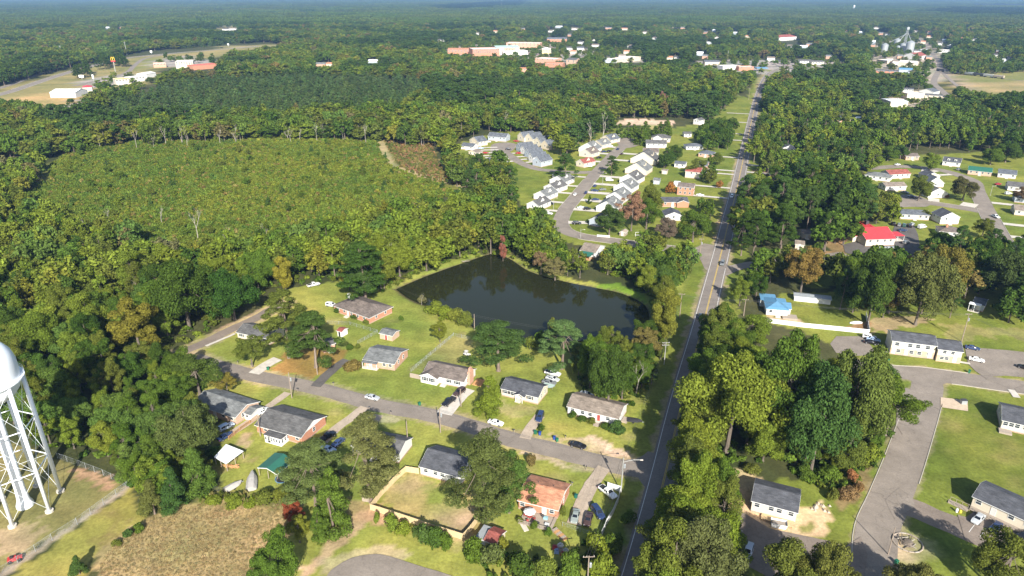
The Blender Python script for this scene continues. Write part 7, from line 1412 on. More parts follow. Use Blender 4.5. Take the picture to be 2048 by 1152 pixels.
for a in [
    ('sedan', 731, 793, 758, 799, SIL, 'silver sedan driving along the narrow local road'), ('sedan', 977, 843, 1006, 850, WH, 'white sedan parked on the verge of the local road'), ('sedan', 1139, 887, 1173, 896, BK, 'black sedan parked on the sandy verge of the local road'), ('pickup', 910, 796, 886, 814, BK, 'black pickup at the foot of the white house driveway'), ('suv', 927, 780, 911, 791, DKR, 'dark maroon car at the head of the same driveway'),
    ('suv', 1083, 828, 1077, 843, NAVY, 'navy car on the dirt drive between the two white houses'), ('pickup', 1090, 744, 1121, 752, WH, 'white pickup with open bed, topmost of the cars behind the charcoal-roofed house'), ('sedan', 1093, 755, 1117, 762, SIL, 'silver sedan second in the row behind the charcoal-roofed house'), ('sedan', 1086, 763, 1110, 769, GRY, 'grey sedan third in the row behind the charcoal-roofed house'), ('sedan', 1160, 786, 1187, 794, SIL, 'silver sedan behind the long brown-roofed house'),
    ('pickup', 616, 573, 638, 568, WH, 'white pickup parked on the far lawn by the woods'), ('suv', 656, 610, 670, 612, WH, 'white car half behind the hipped brick house'), ('sedan', 512, 831, 537, 817, WH, 'white sedan on the gravel drive behind the big brick house'), ('suv', 443, 860, 463, 850, (.45, .52, .6), 'pale blue-white car under the tree beside the rail fence'), ('sedan', 440, 880, 461, 868, BLU, 'blue car in the shade below the pale one'), ('pickup', 640, 884, 670, 866, BK, 'black pickup on the drive right of the big brick house'), ('sedan', 668, 893, 686, 878, BLU, 'blue car beside the black pickup'), ('sedan', 645, 896, 668, 903, (.35, .42, .5), 'light blue car below the black pickup'),
    ('sedan', 1154, 1019, 1147, 1049, GRN, 'grey-green sedan, left of three cars by the orange-roofed house'), ('sedan', 1181, 1024, 1172, 1056, DKR, 'dark brown sedan, middle of three cars by the orange-roofed house'), ('suv', 1186, 1013, 1206, 1040, NAVY, 'dark blue car parked askew by the white plank fence'), ('pickup', 1204, 977, 1227, 995, WH, 'white pickup at the top corner of the plank fence'),
    ('sedan', 1402, 627, 1398, 641, BK, 'black car driving on the main road beside the pond'), ('suv', 1448, 522, 1442, 534, GRY, 'dark grey car on the main road at the street corner'), ('suv', 1466, 388, 1461, 399, WH, 'white car on the main road above the corner'), ('suv', 1727, 673, 1750, 677, WH, 'white car in the small lot left of the apartments'), ('sedan', 1735, 678, 1758, 682, (.3, .4, .55), 'light blue car between the white and the black one'), ('sedan', 1729, 683, 1755, 688, BK, 'black sedan in the small lot left of the apartments'), ('sedan', 1930, 694, 1959, 699, BLU, 'deep blue sedan in the lot right of the apartments'), ('sedan', 1938, 717, 1968, 723, WH, 'white sedan in the lot right of the apartments'), ('sedan', 2062, 740, 2038, 732, BK, 'black car cut by the right edge in the apartment lot'), ('sedan', 1778, 778, 1798, 782, DKR, 'dark car with red tail lamps at the tip of the grove'),
    ('sedan', 1964, 1031, 1948, 1047, SIL, 'silver sedan in the shaded lot by the wooden ramp'), ('sedan', 1998, 1048, 1984, 1064, NAVY, 'dark blue car in the shaded lot by the wooden ramp'), ('suv', 1500, 1094, 1492, 1116, (.45, .5, .58), 'pale car under the oaks at the bottom lot'), ('sedan', 1472, 1094, 1462, 1108, BK, 'dark car in shade left of the pale one'),
    ('pickup', 1982, 430, 2000, 438, WH, 'white utility truck on the east street'), ('suv', 1788, 451, 1786, 446, BK, 'first dark car from the left behind the restaurant'), ('suv', 1798, 453, 1797, 448, GRY, 'second dark car behind the restaurant'), ('suv', 1808, 454, 1807, 449, (.03, .08, .06), 'dark green car behind the restaurant'), ('suv', 1820, 455, 1819, 450, BK, 'fourth dark car behind the restaurant'), ('van', 1838, 456, 1850, 454, WH, 'white van with red roof load behind the restaurant'), ('sedan', 1798, 461, 1812, 461, NAVY, 'dark sedan by the restaurant canopy'), ('suv', 1806, 488, 1818, 484, GRY, 'grey car at the restaurant entrance'), ('sedan', 1820, 452, 1828, 446, SIL, 'silver car at the corner of the restaurant lot') ,
    ('sedan', 1148, 392, 1153, 386, WH, 'white sedan driving on the curved street'), ('sedan', 1170, 389, 1174, 382, NAVY, 'navy sedan parked at the kerb of the curved street'), ('sedan', 1096, 406, 1106, 408, BK, 'black car on the second driveway of the short white row'), ('suv', 1082, 428, 1092, 429, BK, 'black car on the first driveway of the short white row'), ('sedan', 1092, 426, 1103, 428, WH, 'white car behind the black one on the first driveway'), ('suv', 1145, 447, 1163, 447, BK, 'black car on the driveway nearest the pond'), ('sedan', 1156, 416, 1168, 415, WH, 'white car on the second driveway of the long row'), ('suv', 1168, 419, 1181, 418, BK, 'black car in shade beside the white one on the second driveway'), ('sedan', 1183, 400, 1199, 399, NAVY, 'dark car on the third driveway of the long row'), ('sedan', 1183, 381, 1196, 382, NAVY, 'navy car on the fourth driveway of the long row'), ('sedan', 1199, 380, 1211, 379, GRY, 'grey car behind the navy one'), ('sedan', 1187, 375, 1193, 369, BLU, 'blue car at the kerb of the long row'), ('van', 1213, 361, 1225, 361, WH, 'white van on the fifth driveway of the long row'),
    ('suv', 1215, 292, 1226, 293, WH, 'white car near the street head'), ('sedan', 1203, 304, 1213, 303, NAVY, 'dark sedan on a driveway west of the street head'), ('sedan', 1214, 303, 1223, 302, BK, 'black sedan behind the dark one west of the street head'), ('sedan', 1193, 316, 1204, 315, BK, 'black sedan alone on the driveway above the junction'), ('sedan', 1233, 301, 1238, 296, NAVY, 'dark car on the street near its head'), ('sedan', 1241, 310, 1246, 306, DKR, 'maroon car at the kerb near the street head'), ('pickup', 1263, 361, 1279, 360, RED, 'red truck behind the long white row'),
    ('sedan', 1027, 282, 1038, 283, RED, 'red car at the top of the upper street'), ('suv', 1011, 299, 1023, 299, BK, 'black car on the driveway inside the upper street bend'), ('sedan', 1031, 307, 1043, 306, RED, 'dark red car on the front row driveway of the upper street'), ('sedan', 966, 306, 976, 306, RED, 'red car left of the upper street'), ('van', 957, 289, 969, 288, WH, 'white van left of the upper street'), ('pickup', 955, 297, 967, 297, (.4, .5, .65), 'pale blue pickup below the white van'), ('suv', 1005, 281, 1015, 280, BK, 'black car before the blue-grey house'), ('sedan', 972, 284, 981, 284, WH, 'white car before the blue-grey house'), ('van', 1070, 329, 1080, 327, WH, 'white trailer at the end of the front row of the upper street'), ('sedan', 1026, 345, 1036, 343, GRY, 'grey car half hidden by brown trees') if False else ('sedan', 1172, 332, 1184, 333, WH, 'white car at the junction house'),
    ('sedan', 1737, 330, 1745, 331, RED, 'red car at the upper east street'), ('sedan', 1790, 330, 1800, 329, WH, 'white car on the upper east street'), ('sedan', 1805, 384, 1815, 386, GRY, 'grey car before the tan-roofed house'), ('sedan', 1820, 393, 1828, 394, NAVY, 'dark blue car in the court'), ('suv', 1912, 341, 1922, 338, GRY, 'grey car before the dormered house'), ('sedan', 1990, 369, 2002, 368, RED, 'red car at the right edge of the east street'), ('suv', 2010, 388, 2022, 387, WH, 'white car at the right edge driveway'), ('sedan', 1395, 390, 1406, 391, WH, 'white car beside the long brick house'),
    ('sedan', 2058, 1070, 2040, 1075, BK, 'black car at the far right of the ramp building lot'), ('sedan', 1864, 182, 1872, 183, GRY, 'grey car by the white gabled hall'), ('suv', 300, 106, 306, 105, WH, 'white vehicle on the highway'), ('van', 440, 96, 447, 96, BK, 'dark truck on the far highway')]: car(*a)

# ------------------------------------------------------------------ small things
def bin_(px, py, c, label):
    p = g(px, py); root = thing('wheelie_bin', label, 'bin', (p.x, p.y, 0), random.uniform(0, 6)); b = MB(); b.add([(-.26, -.3, .08), (.26, -.3, .08), (.26, .3, .08), (-.26, .3, .08), (-.33, -.38, 1.05), (.33, -.38, 1.05), (.33, .38, 1.05), (-.33, .38, 1.05)], [(0, 3, 2, 1), (0, 1, 5, 4), (1, 2, 6, 5), (2, 3, 7, 6), (3, 0, 4, 7)]); o = b.build('body', PLCOL, root); o.color = (*c, 1)
    l_ = MB(); l_.slab([(-.36, -.42, 1.08), (.36, -.42, 1.08), (.36, .42, 1.16), (-.36, .42, 1.16)], .06); o = l_.build('lid', PLCOL, root); o.color = (*[x * .8 for x in c], 1); 
    for s_ in (-1, 1): w_ = MB(); w_.lathe([(.01, -.03), (.11, -.03), (.11, .03), (.01, .03)], 8); q = w_.build('wheel', TYRE, root, (s_ * .3, .32, .11)); q.rotation_euler = (0, R(90), 0)
CG, CB = (.015, .13, .07), (.02, .06, .28)
for a in ((1071, 868, CG, 'green bin left of the blue one across from the white sedan'), (1080, 870, CB, 'blue bin beside the green one across from the white sedan'), (1109, 879, CB, 'blue bin on the sandy verge left of the black sedan'), (1114, 883, CG, 'green bin touching the blue one left of the black sedan'), (839, 811, CG, 'green bin by the road in front of the white front-gabled house'), (536, 740, CG, 'dark green bin beside the pale concrete driveway'), (1767, 723, CG, 'left green bin on the apartment lawn'), (1776, 723, CG, 'right green bin on the apartment lawn'), (1938, 746, CG, 'green bin alone at the end of the apartment lawn'), (1778, 699, CB, 'blue bin at the left end of the apartments'), (1908, 712, CB, 'blue bin at the right end of the apartments'), (1152, 996, (.01, .10, .08), 'dark green bin right of the orange-roofed house'), (939, 764, CB, 'blue barrel at the chimney end of the front-gabled house'), (305, 717, CG, 'green bin at the lane corner'), (1792, 1128, CG, 'teal bin in the shade by the side road')): bin_(*a)
def mailbox(px, py, label):
    p = g(px, py); root = thing('mailbox', label, 'mailbox', (p.x, p.y, 0), random.uniform(0, 3)); q = MB(); q.box(-.05, -.05, 0, .05, .05, 1.05); q.build('post', WOODG, root); q = MB(); q.add([(x, y, z) for x in (-.28, .28) for y, z in ((-.12, 1.05), (.12, 1.05), (.12, 1.2), (.06, 1.3), (-.06, 1.3), (-.12, 1.2))], [tuple(range(5, -1, -1)), tuple(range(6, 12))] + [(i, (i + 1) % 6, 6 + (i + 1) % 6, 6 + i) for i in range(6)]); q.build('box', METALD, root)
for a in ((667, 771, 'mailbox at the dark asphalt driveway'), (595, 783, 'mailbox by the pole pair'), (739, 820, 'mailbox opposite the silver sedan'), (782, 829, 'mailbox on the verge above the pale pine'), (977, 728, 'mailbox-like post by the dark pine') if False else (476, 728, 'white mailbox on the lawn below the grey house'), (503, 734, 'mailbox beside the pale driveway'), (1172, 940, 'pair of mailboxes at the gravel drive'), (1131, 878, 'mailbox beside the black sedan'), (1144, 972, 'low post with sign at the orange roof corner'), (1028, 866, 'mailbox near the road, left of the dirt drive')): mailbox(*a)
def at(px, py, name, label, cat, rz=0): p = g(px, py); return thing(name, label, cat, (p.x, p.y, 0), rz)
# transformer cabinet, bonfire ring, boats, trampolines, pool, umbrella, deck clutter
t = at(1926, 808, 'transformer_cabinet', 'grey green electrical cabinet on the sandy pad by the side road', 'cabinet'); q = MB(); q.box(-.8, -.5, .15, .8, .5, 1.4); q.build('casing', GALV, t); q = MB(); q.slab([(-.9, -.6, 1.5), (.9, -.6, 1.5), (.9, .6, 1.55), (-.9, .6, 1.55)], .1); q.build('lid', METALD, t)
def boat(px0, py0, px1, py1, label, m, w_=1.15, h=1.0):
    a, b = g(px0, py0), g(px1, py1); c = (a + b) / 2; d = b - a; L_ = d.length / 2; root = thing('covered_boat', label, 'boat', tuple(c), math.atan2(d.y, d.x)); q = MB(); n_ = 12; vs = []
    for i, t_ in enumerate((-1, -.9, -.5, 0, .4, .75, 1)):
        ww = w_ * (1 - max(0, t_) ** 2.2 * .9) * (1 if t_ > -1 else .9); hz = h * (1 - .25 * abs(t_) ** 2)
        vs += [(t_ * L_, -ww, .55), (t_ * L_, -ww * .95, .8), (t_ * L_, -ww * .45, hz + .12), (t_ * L_, 0, hz + .25), (t_ * L_, ww * .45, hz + .12), (t_ * L_, ww * .95, .8), (t_ * L_, ww, .55), (t_ * L_, ww * .4, .3), (t_ * L_, -ww * .4, .3)]
    q.add(vs, [(i * 9 + j, i * 9 + (j + 1) % 9, (i + 1) * 9 + (j + 1) % 9, (i + 1) * 9 + j) for i in range(6) for j in range(9)] + [tuple(range(8, -1, -1)), tuple(range(54, 63))]); q.build('cover', m, root, smooth=False)
    for s_ in (-1, 1): w2 = MB(); w2.lathe([(.01, -.08), (.3, -.08), (.3, .08), (.01, .08)], 10); o = w2.build('trailer_wheel', TYRE, root, (-.3, s_ * (w_ * .8), .3)); o.rotation_euler = (R(90), 0, 0)
    q = MB(); q.bar((L_ * .8, 0, .35), (L_ * 1.25, 0, .35), .1); q.build('trailer_tongue', GALV, root)
TARP = mat('grey_tarpaulin', (.36, .34, .31), .8, .12, 1.2); TARPB = mat('black_tarpaulin', (.025, .025, .028), .6, .2, 1.5)
boat(452, 984, 484, 966, 'grey tarpaulin-covered boat, slimmer and left of two', TARP); boat(503, 984, 506, 948, 'grey tarpaulin-covered trailer, bulkier and right of two', TARP, 1.4, 1.6); boat(1254, 842, 1284, 846, 'black covered boat on the lawn right of the long house', TARPB, 1.1, 1.0)
def tramp(px, py, r, label, m, net=True, cat='trampoline'):
    root = at(px, py, 'trampoline', label, cat); q = MB(); q.lathe([(.01, .85), (r * .92, .85), (r * .92, .8), (.01, .8)], 24); q.build('mat', m, root); q = MB(); q.lathe([(r * .92, .86), (r, .88), (r, .78), (r * .92, .78)], 24); q.build('rim', METROOF_B if net else GALV, root)
    for k in range(6): a = k * math.pi / 3; q = MB(); q.tube([(r * .97 * math.cos(a), r * .97 * math.sin(a), 0), (r * .97 * math.cos(a), r * .97 * math.sin(a), 2.2 if net else .8)], .04, 5); q.build('leg', GALV, root)
tramp(566, 962, 1.9, 'round trampoline with enclosure poles below the green carport', TARPB); tramp(1098, 774, 1.9, 'pale green round pool cover behind the charcoal-roofed house', mat('pool_cover', (.35, .45, .4), .5, .1, 1), False, 'pool')
o_, L_, D_ = BRICK_ORANGE
def on_deck(lx, ly, z=.4): return o_.matrix_basis @ Vector((lx, ly, z))
p = on_deck(L_ * .38, -2.6); t = thing('patio_umbrella', 'white patio umbrella open over the back deck', 'umbrella', tuple(p)); q = MB(); q.lathe([(.01, 2.75), (.75, 2.45), (1.5, 2.05), (1.5, 1.98), (.75, 2.38), (.01, 2.68)], 8); q.build('canopy', TRIM, t); q = MB(); q.tube([(0, 0, 0), (0, 0, 2.7)], .035, 6); q.build('pole', GALV, t)
p = on_deck(L_ * .38, -2.6); t = thing('patio_table', 'dark red table under the white umbrella', 'table', tuple(p)); q = MB(); q.lathe([(.01, .74), (.75, .74), (.75, .68), (.01, .68)], 14); q.build('table_top', DOORR, t); [((q := MB()).tube([(.5 * math.cos(k * 1.57), .5 * math.sin(k * 1.57), 0), (.5 * math.cos(k * 1.57), .5 * math.sin(k * 1.57), .7)], .03, 5), q.build('leg', METALD, t)) for k in range(4)]
def chair(lx, ly, rz, label):
    p = on_deck(lx, ly); t = thing('patio_chair', label, 'chair', tuple(p), rz); q = MB(); q.box(-.28, -.28, .42, .28, .28, .47); q.build('seat', DOORR, t); q = MB(); q.box(-.28, .25, .47, .28, .3, 1.0); q.build('backrest', DOORR, t)
    for x in (-.25, .25):
        for y in (-.25, .25): q = MB(); q.box(x - .02, y - .02, 0, x + .02, y + .02, .42); q.build('leg', METALD, t)
chair(L_ * .38 - 1.2, -2.4, 1.4, 'red chair left of the umbrella table'); chair(L_ * .38 + 1.2, -2.8, -1.4, 'red chair right of the umbrella table'); chair(L_ * .38, -4.0, 3.1, 'red chair on the near side of the umbrella table')
for lx, ly, lb, c in ((L_ * .75, -1.5, 'light blue cooler on the back deck', (.25, .45, .5)), (L_ * .85, -3.5, 'white storage box on the back deck', (.6, .6, .58)), (L_ * .62, -4.0, 'dark storage box by the deck steps', (.05, .05, .06))):
    p = on_deck(lx, ly); t = thing('storage_box', lb, 'box', tuple(p), o_.rotation_euler.z); q = MB(); q.box(-.5, -.3, 0, .5, .3, .5); a = q.build('body', PLCOL, t); a.color = (*c, 1); q = MB(); q.slab([(-.53, -.33, .58), (.53, -.33, .58), (.53, .33, .58), (-.53, .33, .58)], .08); a = q.build('lid', PLCOL, t); a.color = (*[x * .85 for x in c], 1)
p = on_deck(L_ * .68, -1.6); t = thing('barbecue', 'black kettle barbecue on the back deck', 'barbecue', tuple(p)); q = MB(); q.lathe([(.01, .55), (.3, .65), (.38, .85), (.3, 1.05), (.01, 1.15)], 12); q.build('kettle', METALD, t); [((q := MB()).tube([(.3 * math.cos(k * 2.1), .3 * math.sin(k * 2.1), 0), (.15 * math.cos(k * 2.1), .15 * math.sin(k * 2.1), .65)], .025, 5), q.build('leg', METALD, t)) for k in range(3)]
t = at(1046, 1050, 'ramp_board', 'pale wooden ramp leaning down from the back deck', 'ramp', -1.2); q = MB(); [q.box(-2.2 + i * .45, -.6, .05 + .0, -2.2 + i * .45 + .4, .6, .15) for i in range(10)]; q.build('boards', CONC, t)
t = at(1108, 1060, 'garden_steps', 'red-edged wooden steps down the slope from the back deck', 'steps', -.9); [((q := MB()).box(i * .7, -.7, .0, i * .7 + .6, .7, .5 - i * .07), q.build('step', WOODO if i % 2 else WOODG, t)) for i in range(6)]
for k, (x, y, c, lb) in enumerate(((1110, 1096, (.35, .04, .05), 'red bundle at the top of the junk heap in the lower yard'), (1120, 1092, (.6, .6, .6), 'white sack in the junk heap in the lower yard'), (1113, 1104, (.3, .4, .6), 'bluish sheet in the junk heap'), (1126, 1110, (.4, .07, .04), 'red tub at the bottom of the junk heap'), (1122, 1101, (.35, .28, .2), 'brown crate in the junk heap'), (1131, 1103, (.5, .5, .46), 'pale board box in the junk heap'))):
    t = at(x, y, 'junk_item', lb, 'junk', k * .8); q = MB(); q.add([(-.7, -.5, 0), (.7, -.6, 0), (.6, .5, 0), (-.6, .6, 0), (-.5, -.4, .5), (.55, -.35, .7), (.4, .4, .55), (-.4, .35, .75)], [(0, 3, 2, 1), (4, 5, 6, 7), (0, 1, 5, 4), (1, 2, 6, 5), (2, 3, 7, 6), (3, 0, 4, 7)]); a = q.build('body', PLCOL, t); a.color = (*c, 1); q = MB(); q.box(-.3, -.25, .55, .3, .2, .85); a = q.build('top_piece', PLCOL, t); a.color = (*[x * .7 for x in c], 1)
t = at(30, 1122, 'garden_tractor', 'red machine with grey trailer at the tower fence', 'tractor', .5); q = MB(); q.box(-1.2, -.6, .45, .4, .6, 1.1); q.box(.4, -.45, .5, 1.5, .45, .9); q.build('body', RIMRED if 'RIMRED' in globals() else mat('red_machine_paint', (.42, .03, .03), .4, .05, 1), t); q = MB(); q.box(-.7, -.3, 1.1, -.1, .3, 1.5); q.build('seat', PLAST, t)
for x in (-.8, 1.0):
    for y in (-.65, .65): q = MB(); q.lathe([(.01, -.12), (.42, -.12), (.42, .12), (.01, .12)], 12); a = q.build('wheel', TYRE, t, (x, y, .42)); a.rotation_euler = (R(90), 0, 0)
t = at(1815, 1086, 'stump_ring', 'ring of pale logs round a burned stump in the shaded lawn', 'fire pit')
for k in range(16): a = k * 6.283 / 16; q = MB(); q.tube([(3.1 * math.cos(a), 3.1 * math.sin(a), .15), (3.1 * math.cos(a + .36), 3.1 * math.sin(a + .36), .15)], .17, 6); q.build('log', WOODG if k % 3 else BARKD, t)
q = MB(); q.lathe([(.01, .8), (.8, .7), (1.3, .2), (1.5, 0)], 9); q.build('stump', BARK, t); [((q := MB()).tube([(random.uniform(-2, 2), random.uniform(-2, 2), .2), (random.uniform(-2, 2), random.uniform(-2, 2), random.uniform(.2, .9))], .1, 5), q.build('branch', BARKD if k % 2 else BARK, t)) for k in range(9)]
t = at(1642, 1015, 'rubble_heap', 'heap of roots and broken concrete at the edge of the bare clay', 'rubble')
for k in range(16): x, y = random.uniform(-2.6, 2.6), random.uniform(-1.8, 1.8); q = MB(); s_ = random.uniform(.2, .6); q.add([(x - s_, y - s_ * .7, 0), (x + s_, y - s_, 0), (x + s_ * .8, y + s_, 0), (x - s_, y + s_ * .8, 0), (x, y, s_ * 1.3)], [(0, 1, 4), (1, 2, 4), (2, 3, 4), (3, 0, 4)]); q.build('chunk', random.choice([WOODG, GRAVEL, BARKD]), t)
t = at(1557, 1053, 'skip', 'white metal skip beside the building on clay', 'skip', -.3); q = MB(); q.add([(-1.5, -.8, .1), (1.5, -.8, .1), (1.5, .8, .1), (-1.5, .8, .1), (-1.8, -1, 1.4), (1.8, -1, 1.4), (1.8, 1, 1.4), (-1.8, 1, 1.4)], [(0, 3, 2, 1), (0, 1, 5, 4), (1, 2, 6, 5), (2, 3, 7, 6), (3, 0, 4, 7)]); q.build('tub', TRIM, t); q = MB(); q.box(-1.4, -.8, .7, 1.4, .8, 1.0); q.build('waste', WOODG, t)
t = at(1916, 1024, 'propane_tank', 'white and yellow gas bottles at the foot of the ramp', 'gas bottle'); q = MB(); q.lathe([(.01, 0), (.3, .05), (.3, .9), (.15, 1.1), (.01, 1.1)], 10, (-.4, 0)); q.build('bottle', TRIM, t); q = MB(); q.lathe([(.01, 0), (.3, .05), (.3, .6), (.15, .75), (.01, .75)], 10, (.4, -.2)); q.build('bottle', YELLOWP, t)
t = at(1712, 646, 'rowing_boat', 'small white boat lying upside down by the vinyl fence', 'boat', .1); q = MB(); q.lathe([(.01, .7), (.5, .62), (.9, .35), (1, .05), (.95, .05), (.85, .3), (.01, .6)], 14); a = q.build('hull', TRIM, t); a.scale = (2.6, 1, 1)
t = at(934, 711, 'utility_buggy', 'small dark open buggy in the yard above the front-gabled house', 'buggy', 2.5); q = MB(); q.box(-1.2, -.6, .4, 1.2, .6, .8); q.box(-.3, -.55, 1.6, .9, .55, 1.68); q.build('body', DOORM, t); q = MB(); [q.bar((x, y, .8), (x, y, 1.6), .06) for x in (-.25, .85) for y in (-.5, .5)]; q.build('roll_cage', METALD, t)
for x in (-.8, .8):
    for y in (-.62, .62): q = MB(); q.lathe([(.01, -.12), (.34, -.12), (.34, .12), (.01, .12)], 10); a = q.build('wheel', TYRE, t, (x, y, .34)); a.rotation_euler = (R(90), 0, 0)
t = at(928, 521, 'fallen_log', 'fallen log lying in the far end of the pond', 'log', -.5); q = MB(); q.tube([(-3.5, 0, -.6), (0, .2, -.5), (3, 0, .3)], [.2, .17, .1], 7); q.build('stem', BARKD, t); q = MB(); q.tube([(0, .2, -.4), (1.2, 1.2, .2)], .07, 5); q.build('limb', BARKD, t)
t = at(732, 1004, 'wooden_gate', 'grey weathered gate at the left corner of the board fence', 'gate', -.2); [((q := MB()).box(-.95 + i * .24, -.03, .1, -.95 + i * .24 + .22, .03, 1.7), q.build('plank', WOODG, t)) for i in range(8)]
t = at(437, 983, 'tube_gate', 'dark tube gate left of the covered boats', 'gate', -.25); q = MB(); [q.tube([(-1.8, 0, z), (1.8, 0, z)], .04, 5) for z in (.2, .5, .8, 1.1, 1.4)]; q.build('rails', METALD, t); [((q := MB()).tube([(x, 0, 0), (x, 0, 1.5)], .05, 5), q.build('upright', METALD, t)) for x in (-1.8, 0, 1.8)]
t = at(1276, 472, 'swing_frame', 'white garden frame on the lawn by the dirt path', 'swing'); q = MB(); [q.tube([(x, y, 0), (x, 0, 2.0)], .07, 5) for x in (-1.4, 1.4) for y in (-.7, .7)]; q.build('legs', TRIM, t); q = MB(); q.tube([(-1.4, 0, 2), (1.4, 0, 2)], .07, 5); q.build('top_bar', TRIM, t); q = MB(); q.box(-1, -.25, .5, 1, .25, .56); q.build('seat', TRIM, t)
# parking bay lines
mb = MB()
for i in range(7):
    a, b = g(1452 + i * 4, 1028 + i * 14, .17), g(1478 + i * 4, 1034 + i * 14, .17); mb.bar(a, b, .12, .01)
for i in range(6):
    a, b = g(1950 + i * 22, 1048 + i * 9, .17), g(1938 + i * 22, 1064 + i * 9, .17); mb.bar(a, b, .12, .01)
tag(mb.build('bay_lines', WHITEP), kind='structure')
# ------------------------------------------------------------------ far landmarks
def bins(px, py, r, h, label):
    p = g(px, py); t = thing('grain_bin', label, 'silo', tuple(p)); q = MB(); q.lathe([(r, 0), (r, h)], 24); q.build('drum', GALV, t, smooth=True); q = MB(); q.lathe([(r + .15, h), (r * .15, h + r * .5), (.01, h + r * .5)], 24); q.build('cone_roof', GALV, t, smooth=True)
for a in ((1817, 108, 8, 22, 'largest grain bin, beside the dark red roof'), (1803, 106, 5.5, 17, 'middle grain bin left of the largest'), (1794, 107, 3.5, 14, 'slim grain bin at the left of the group'), (1793, 92, 7, 14, 'rear left grain bin behind the slim one'), (1767, 107, 6.5, 17, 'separate grain bin at the far left by the trees')): bins(*a)
p = g(1806, 104); t = thing('elevator_leg', 'lattice grain elevator tower rising over the bins', 'grain elevator', tuple(p)); q = MB(); H_ = 44
for x in (-2, 2):
    for y in (-2, 2): q.tube([(x, y, 0), (x * .6, y * .6, H_)], .35, 5)
for k in range(9):
    z0, z1 = k * H_ / 9, (k + 1) * H_ / 9; [q.bar((x0 * 2, y0 * 2, z0), (x1 * 1.8, y1 * 1.8, z1), .25) for x0, y0, x1, y1 in ((-1, -1, 1, -1), (1, -1, 1, 1), (1, 1, -1, 1), (-1, 1, -1, -1))]
q.build('lattice', GALV, t); q = MB(); q.box(-2.5, -2.5, H_, 2.5, 2.5, H_ + 5); q.build('head_house', GALV, t); q = MB(); q.tube([(0, 0, H_ - 3), (12, 2, 24)], .6, 6); q.tube([(0, 0, H_ - 5), (-14, 0, 20)], .6, 6); q.tube([(0, 0, H_ - 8), (-26, 12, 18)], .5, 6); q.build('spout', GALV, t)
p = g(1848, 108); t = thing('loading_gantry', 'grey loading gantry right of the grain bins', 'gantry', tuple(p)); q = MB(); [q.bar((x, y, 0), (x, y, 8), .6) for x in (-9, 9) for y in (-2, 2)]; q.build('legs', GALV, t); q = MB(); q.box(-11, -2.6, 8, 11, 2.6, 9.6); q.build('deck', GALV, t)
A_, B_ = g(1907, 147), g(2008, 158); dd = (B_ - A_); ln = dd.length / 5; ang = math.atan2(dd.y, dd.x)
for k in range(5):
    c = A_ + dd * ((k + .5) / 5); t = thing('hopper_wagon', '%s hopper wagon from the left in the train beyond the field' % ['first', 'second', 'third, darkest', 'fourth', 'last'][k], 'train wagon', tuple(c), ang); q = MB(); l2 = ln * .46; q.add([(-l2, -1.6, 1.6), (l2, -1.6, 1.6), (l2, 1.6, 1.6), (-l2, 1.6, 1.6), (-l2, -1.6, 3.8), (l2, -1.6, 3.8), (l2, 1.6, 3.8), (-l2, 1.6, 3.8), (-l2, -.9, 4.6), (l2, -.9, 4.6), (l2, .9, 4.6), (-l2, .9, 4.6)], [(0, 3, 2, 1), (0, 1, 5, 4), (2, 3, 7, 6), (1, 2, 6, 10, 9, 5), (0, 4, 8, 11, 7, 3), (4, 5, 9, 8), (6, 7, 11, 10), (8, 9, 10, 11)]); q.build('hopper', [GALV, GALV, METALD, POLEG, WOODG][k], t)
    for x in (-l2 * .7, l2 * .7): q = MB(); q.box(x - 1.6, -1.2, .4, x + 1.6, 1.2, 1.5); q.build('bogie', METALD, t)
strip('train_track', [A_ - dd * .2 + Vector((0, 0, 0)), A_, B_, B_ + dd * .6], 3.5, mat('track_ballast', (.25, .21, .17), .95, .2, 1), .25); strip('railway', RAIL, 5.0, MATS['track_ballast'], .27)
for s_ in (-.75, .75): strip('rail', offset(RAIL, s_), .3, mat('rail_steel', (.18, .14, .11), .5, .2, 1), .32, 0)
c = g(1881, 143); t = thing('tank_wagon', 'dark wagon standing on the railway by the crossing', 'train wagon', tuple(c), 1.9); q = MB(); q.box(-7, -1.5, 1.2, 7, 1.5, 4.2); q.build('body', METALD, t); q = MB(); [q.box(x - 1.5, -1.1, .35, x + 1.5, 1.1, 1.15) for x in (-5, 5)]; q.build('bogie', METALD, t)
p = g(1707, 21); t = thing('water_tower', 'distant small white water tower near the top edge', 'water tower', tuple(p)); q = MB(); h_ = hgt(1707, 21, 10); q.lathe([(.01, h_ * .62), (h_ * .13, h_ * .66), (h_ * .17, h_ * .78), (h_ * .13, h_ * .94), (.01, h_)], 16); q.build('tank', STEELW, t, smooth=True); [((q := MB()).tube([(h_ * .2 * math.cos(k * 1.57 + .7), h_ * .2 * math.sin(k * 1.57 + .7), 0), (h_ * .13 * math.cos(k * 1.57 + .7), h_ * .13 * math.sin(k * 1.57 + .7), h_ * .7)], h_ * .016, 6), q.build('leg', STEELW, t)) for k in range(4)]
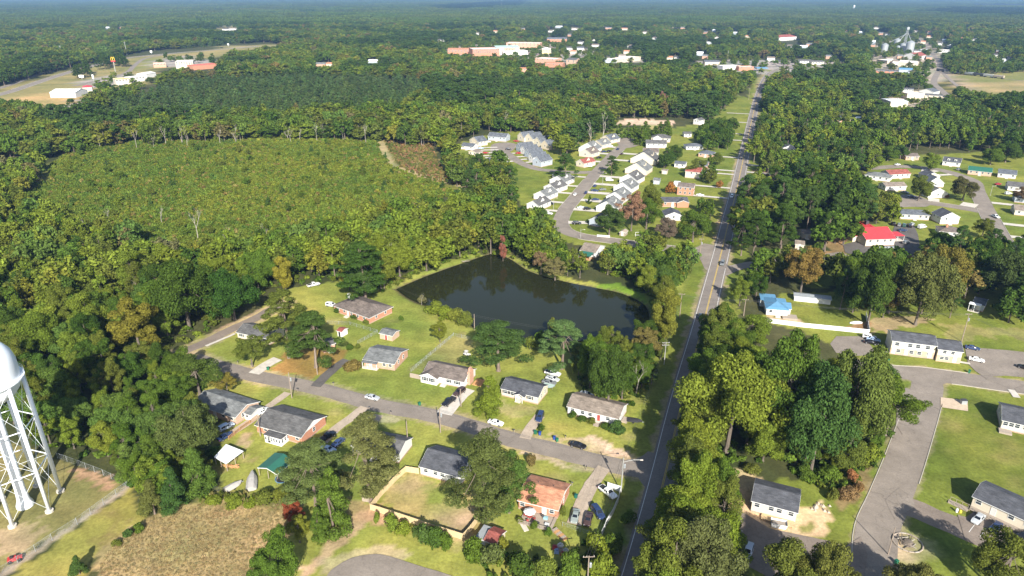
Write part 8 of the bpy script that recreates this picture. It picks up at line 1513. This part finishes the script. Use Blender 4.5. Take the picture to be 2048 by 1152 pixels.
# golden arches sign
p = g(231, 144); h_ = hgt(231, 144, 114); t = thing('arches_sign', 'tall roadside sign with golden arches over a red band', 'sign', tuple(p), -.0); q = MB(); q.tube([(0, 0, 0), (0, 0, h_ * .8)], .5, 8); q.build('post', POLEG, t); q = MB(); sc_ = h_ * .13
for s_ in (-1, 1): q.tube([(s_ * sc_ * .5 + math.cos(a) * sc_ * .5, -.6, h_ * .77 + max(0, math.sin(a)) * sc_ * 1.75) for a in [i * math.pi / 12 for i in range(13)]], sc_ * .13, 6)
q.build('arches', mat('golden_sign', (.75, .5, .03), .5, .04, 1), t); q = MB(); q.box(-sc_ * 1.15, -.5, h_ * .68, sc_ * 1.15, .5, h_ * .77); q.build('red_band', METROOF_R, t)
def board(px, py, top, wpx, label, m=TRIM):
    p = g(px, py); h_ = hgt(px, py, top); w2 = wpx / 2 * p.y * 1.05 / FPX; t = thing('billboard', label, 'billboard', tuple(p)); q = MB(); q.box(-w2, -.3, h_ * .45, w2, .3, h_); q.build('panel', m, t); q = MB(); q.tube([(0, .5, 0), (0, .5, h_ * .8)], .4, 6); q.build('post', POLEG, t)
board(96, 139, 129, 6, 'white billboard left of the highway'); board(164, 159, 150, 9, 'white board sign at the pines by the highway'); board(303, 108, 101, 4, 'small white sign at the far highway bend'); board(457, 93, 87, 3, 'tiny blue-white sign on the far highway'); board(616, 107, 100, 8, 'red and white sign board in the far trees', METROOF_R); board(443, 127, 119, 6, 'small yellow sign at the petrol shop', MATS['golden_sign']); board(188, 164, 149, 3, 'slim white sign post by the highway stores')
HAZE = 6.5e-5
# ------------------------------------------------------------------ haze: the air between
hm = bpy.data.materials.new('haze_air'); hm.use_nodes = True; hn = hm.node_tree.nodes; hn.remove(hn['Principled BSDF'])
pv = hn.new('ShaderNodeVolumePrincipled'); pv.inputs['Color'].default_value = (.33, .56, 1.0, 1); pv.inputs['Density'].default_value = HAZE; pv.inputs['Anisotropy'].default_value = .1
hm.node_tree.links.new(pv.outputs[0], hn['Material Output'].inputs['Volume'])
mb = MB(); mb.box(-41000, -41000, -5, 41000, 33000, 128); hz = mb.build('haze', hm); tag(hz, 'thin blue haze over the far forest', kind='stuff'); hz.display_type = 'WIRE'
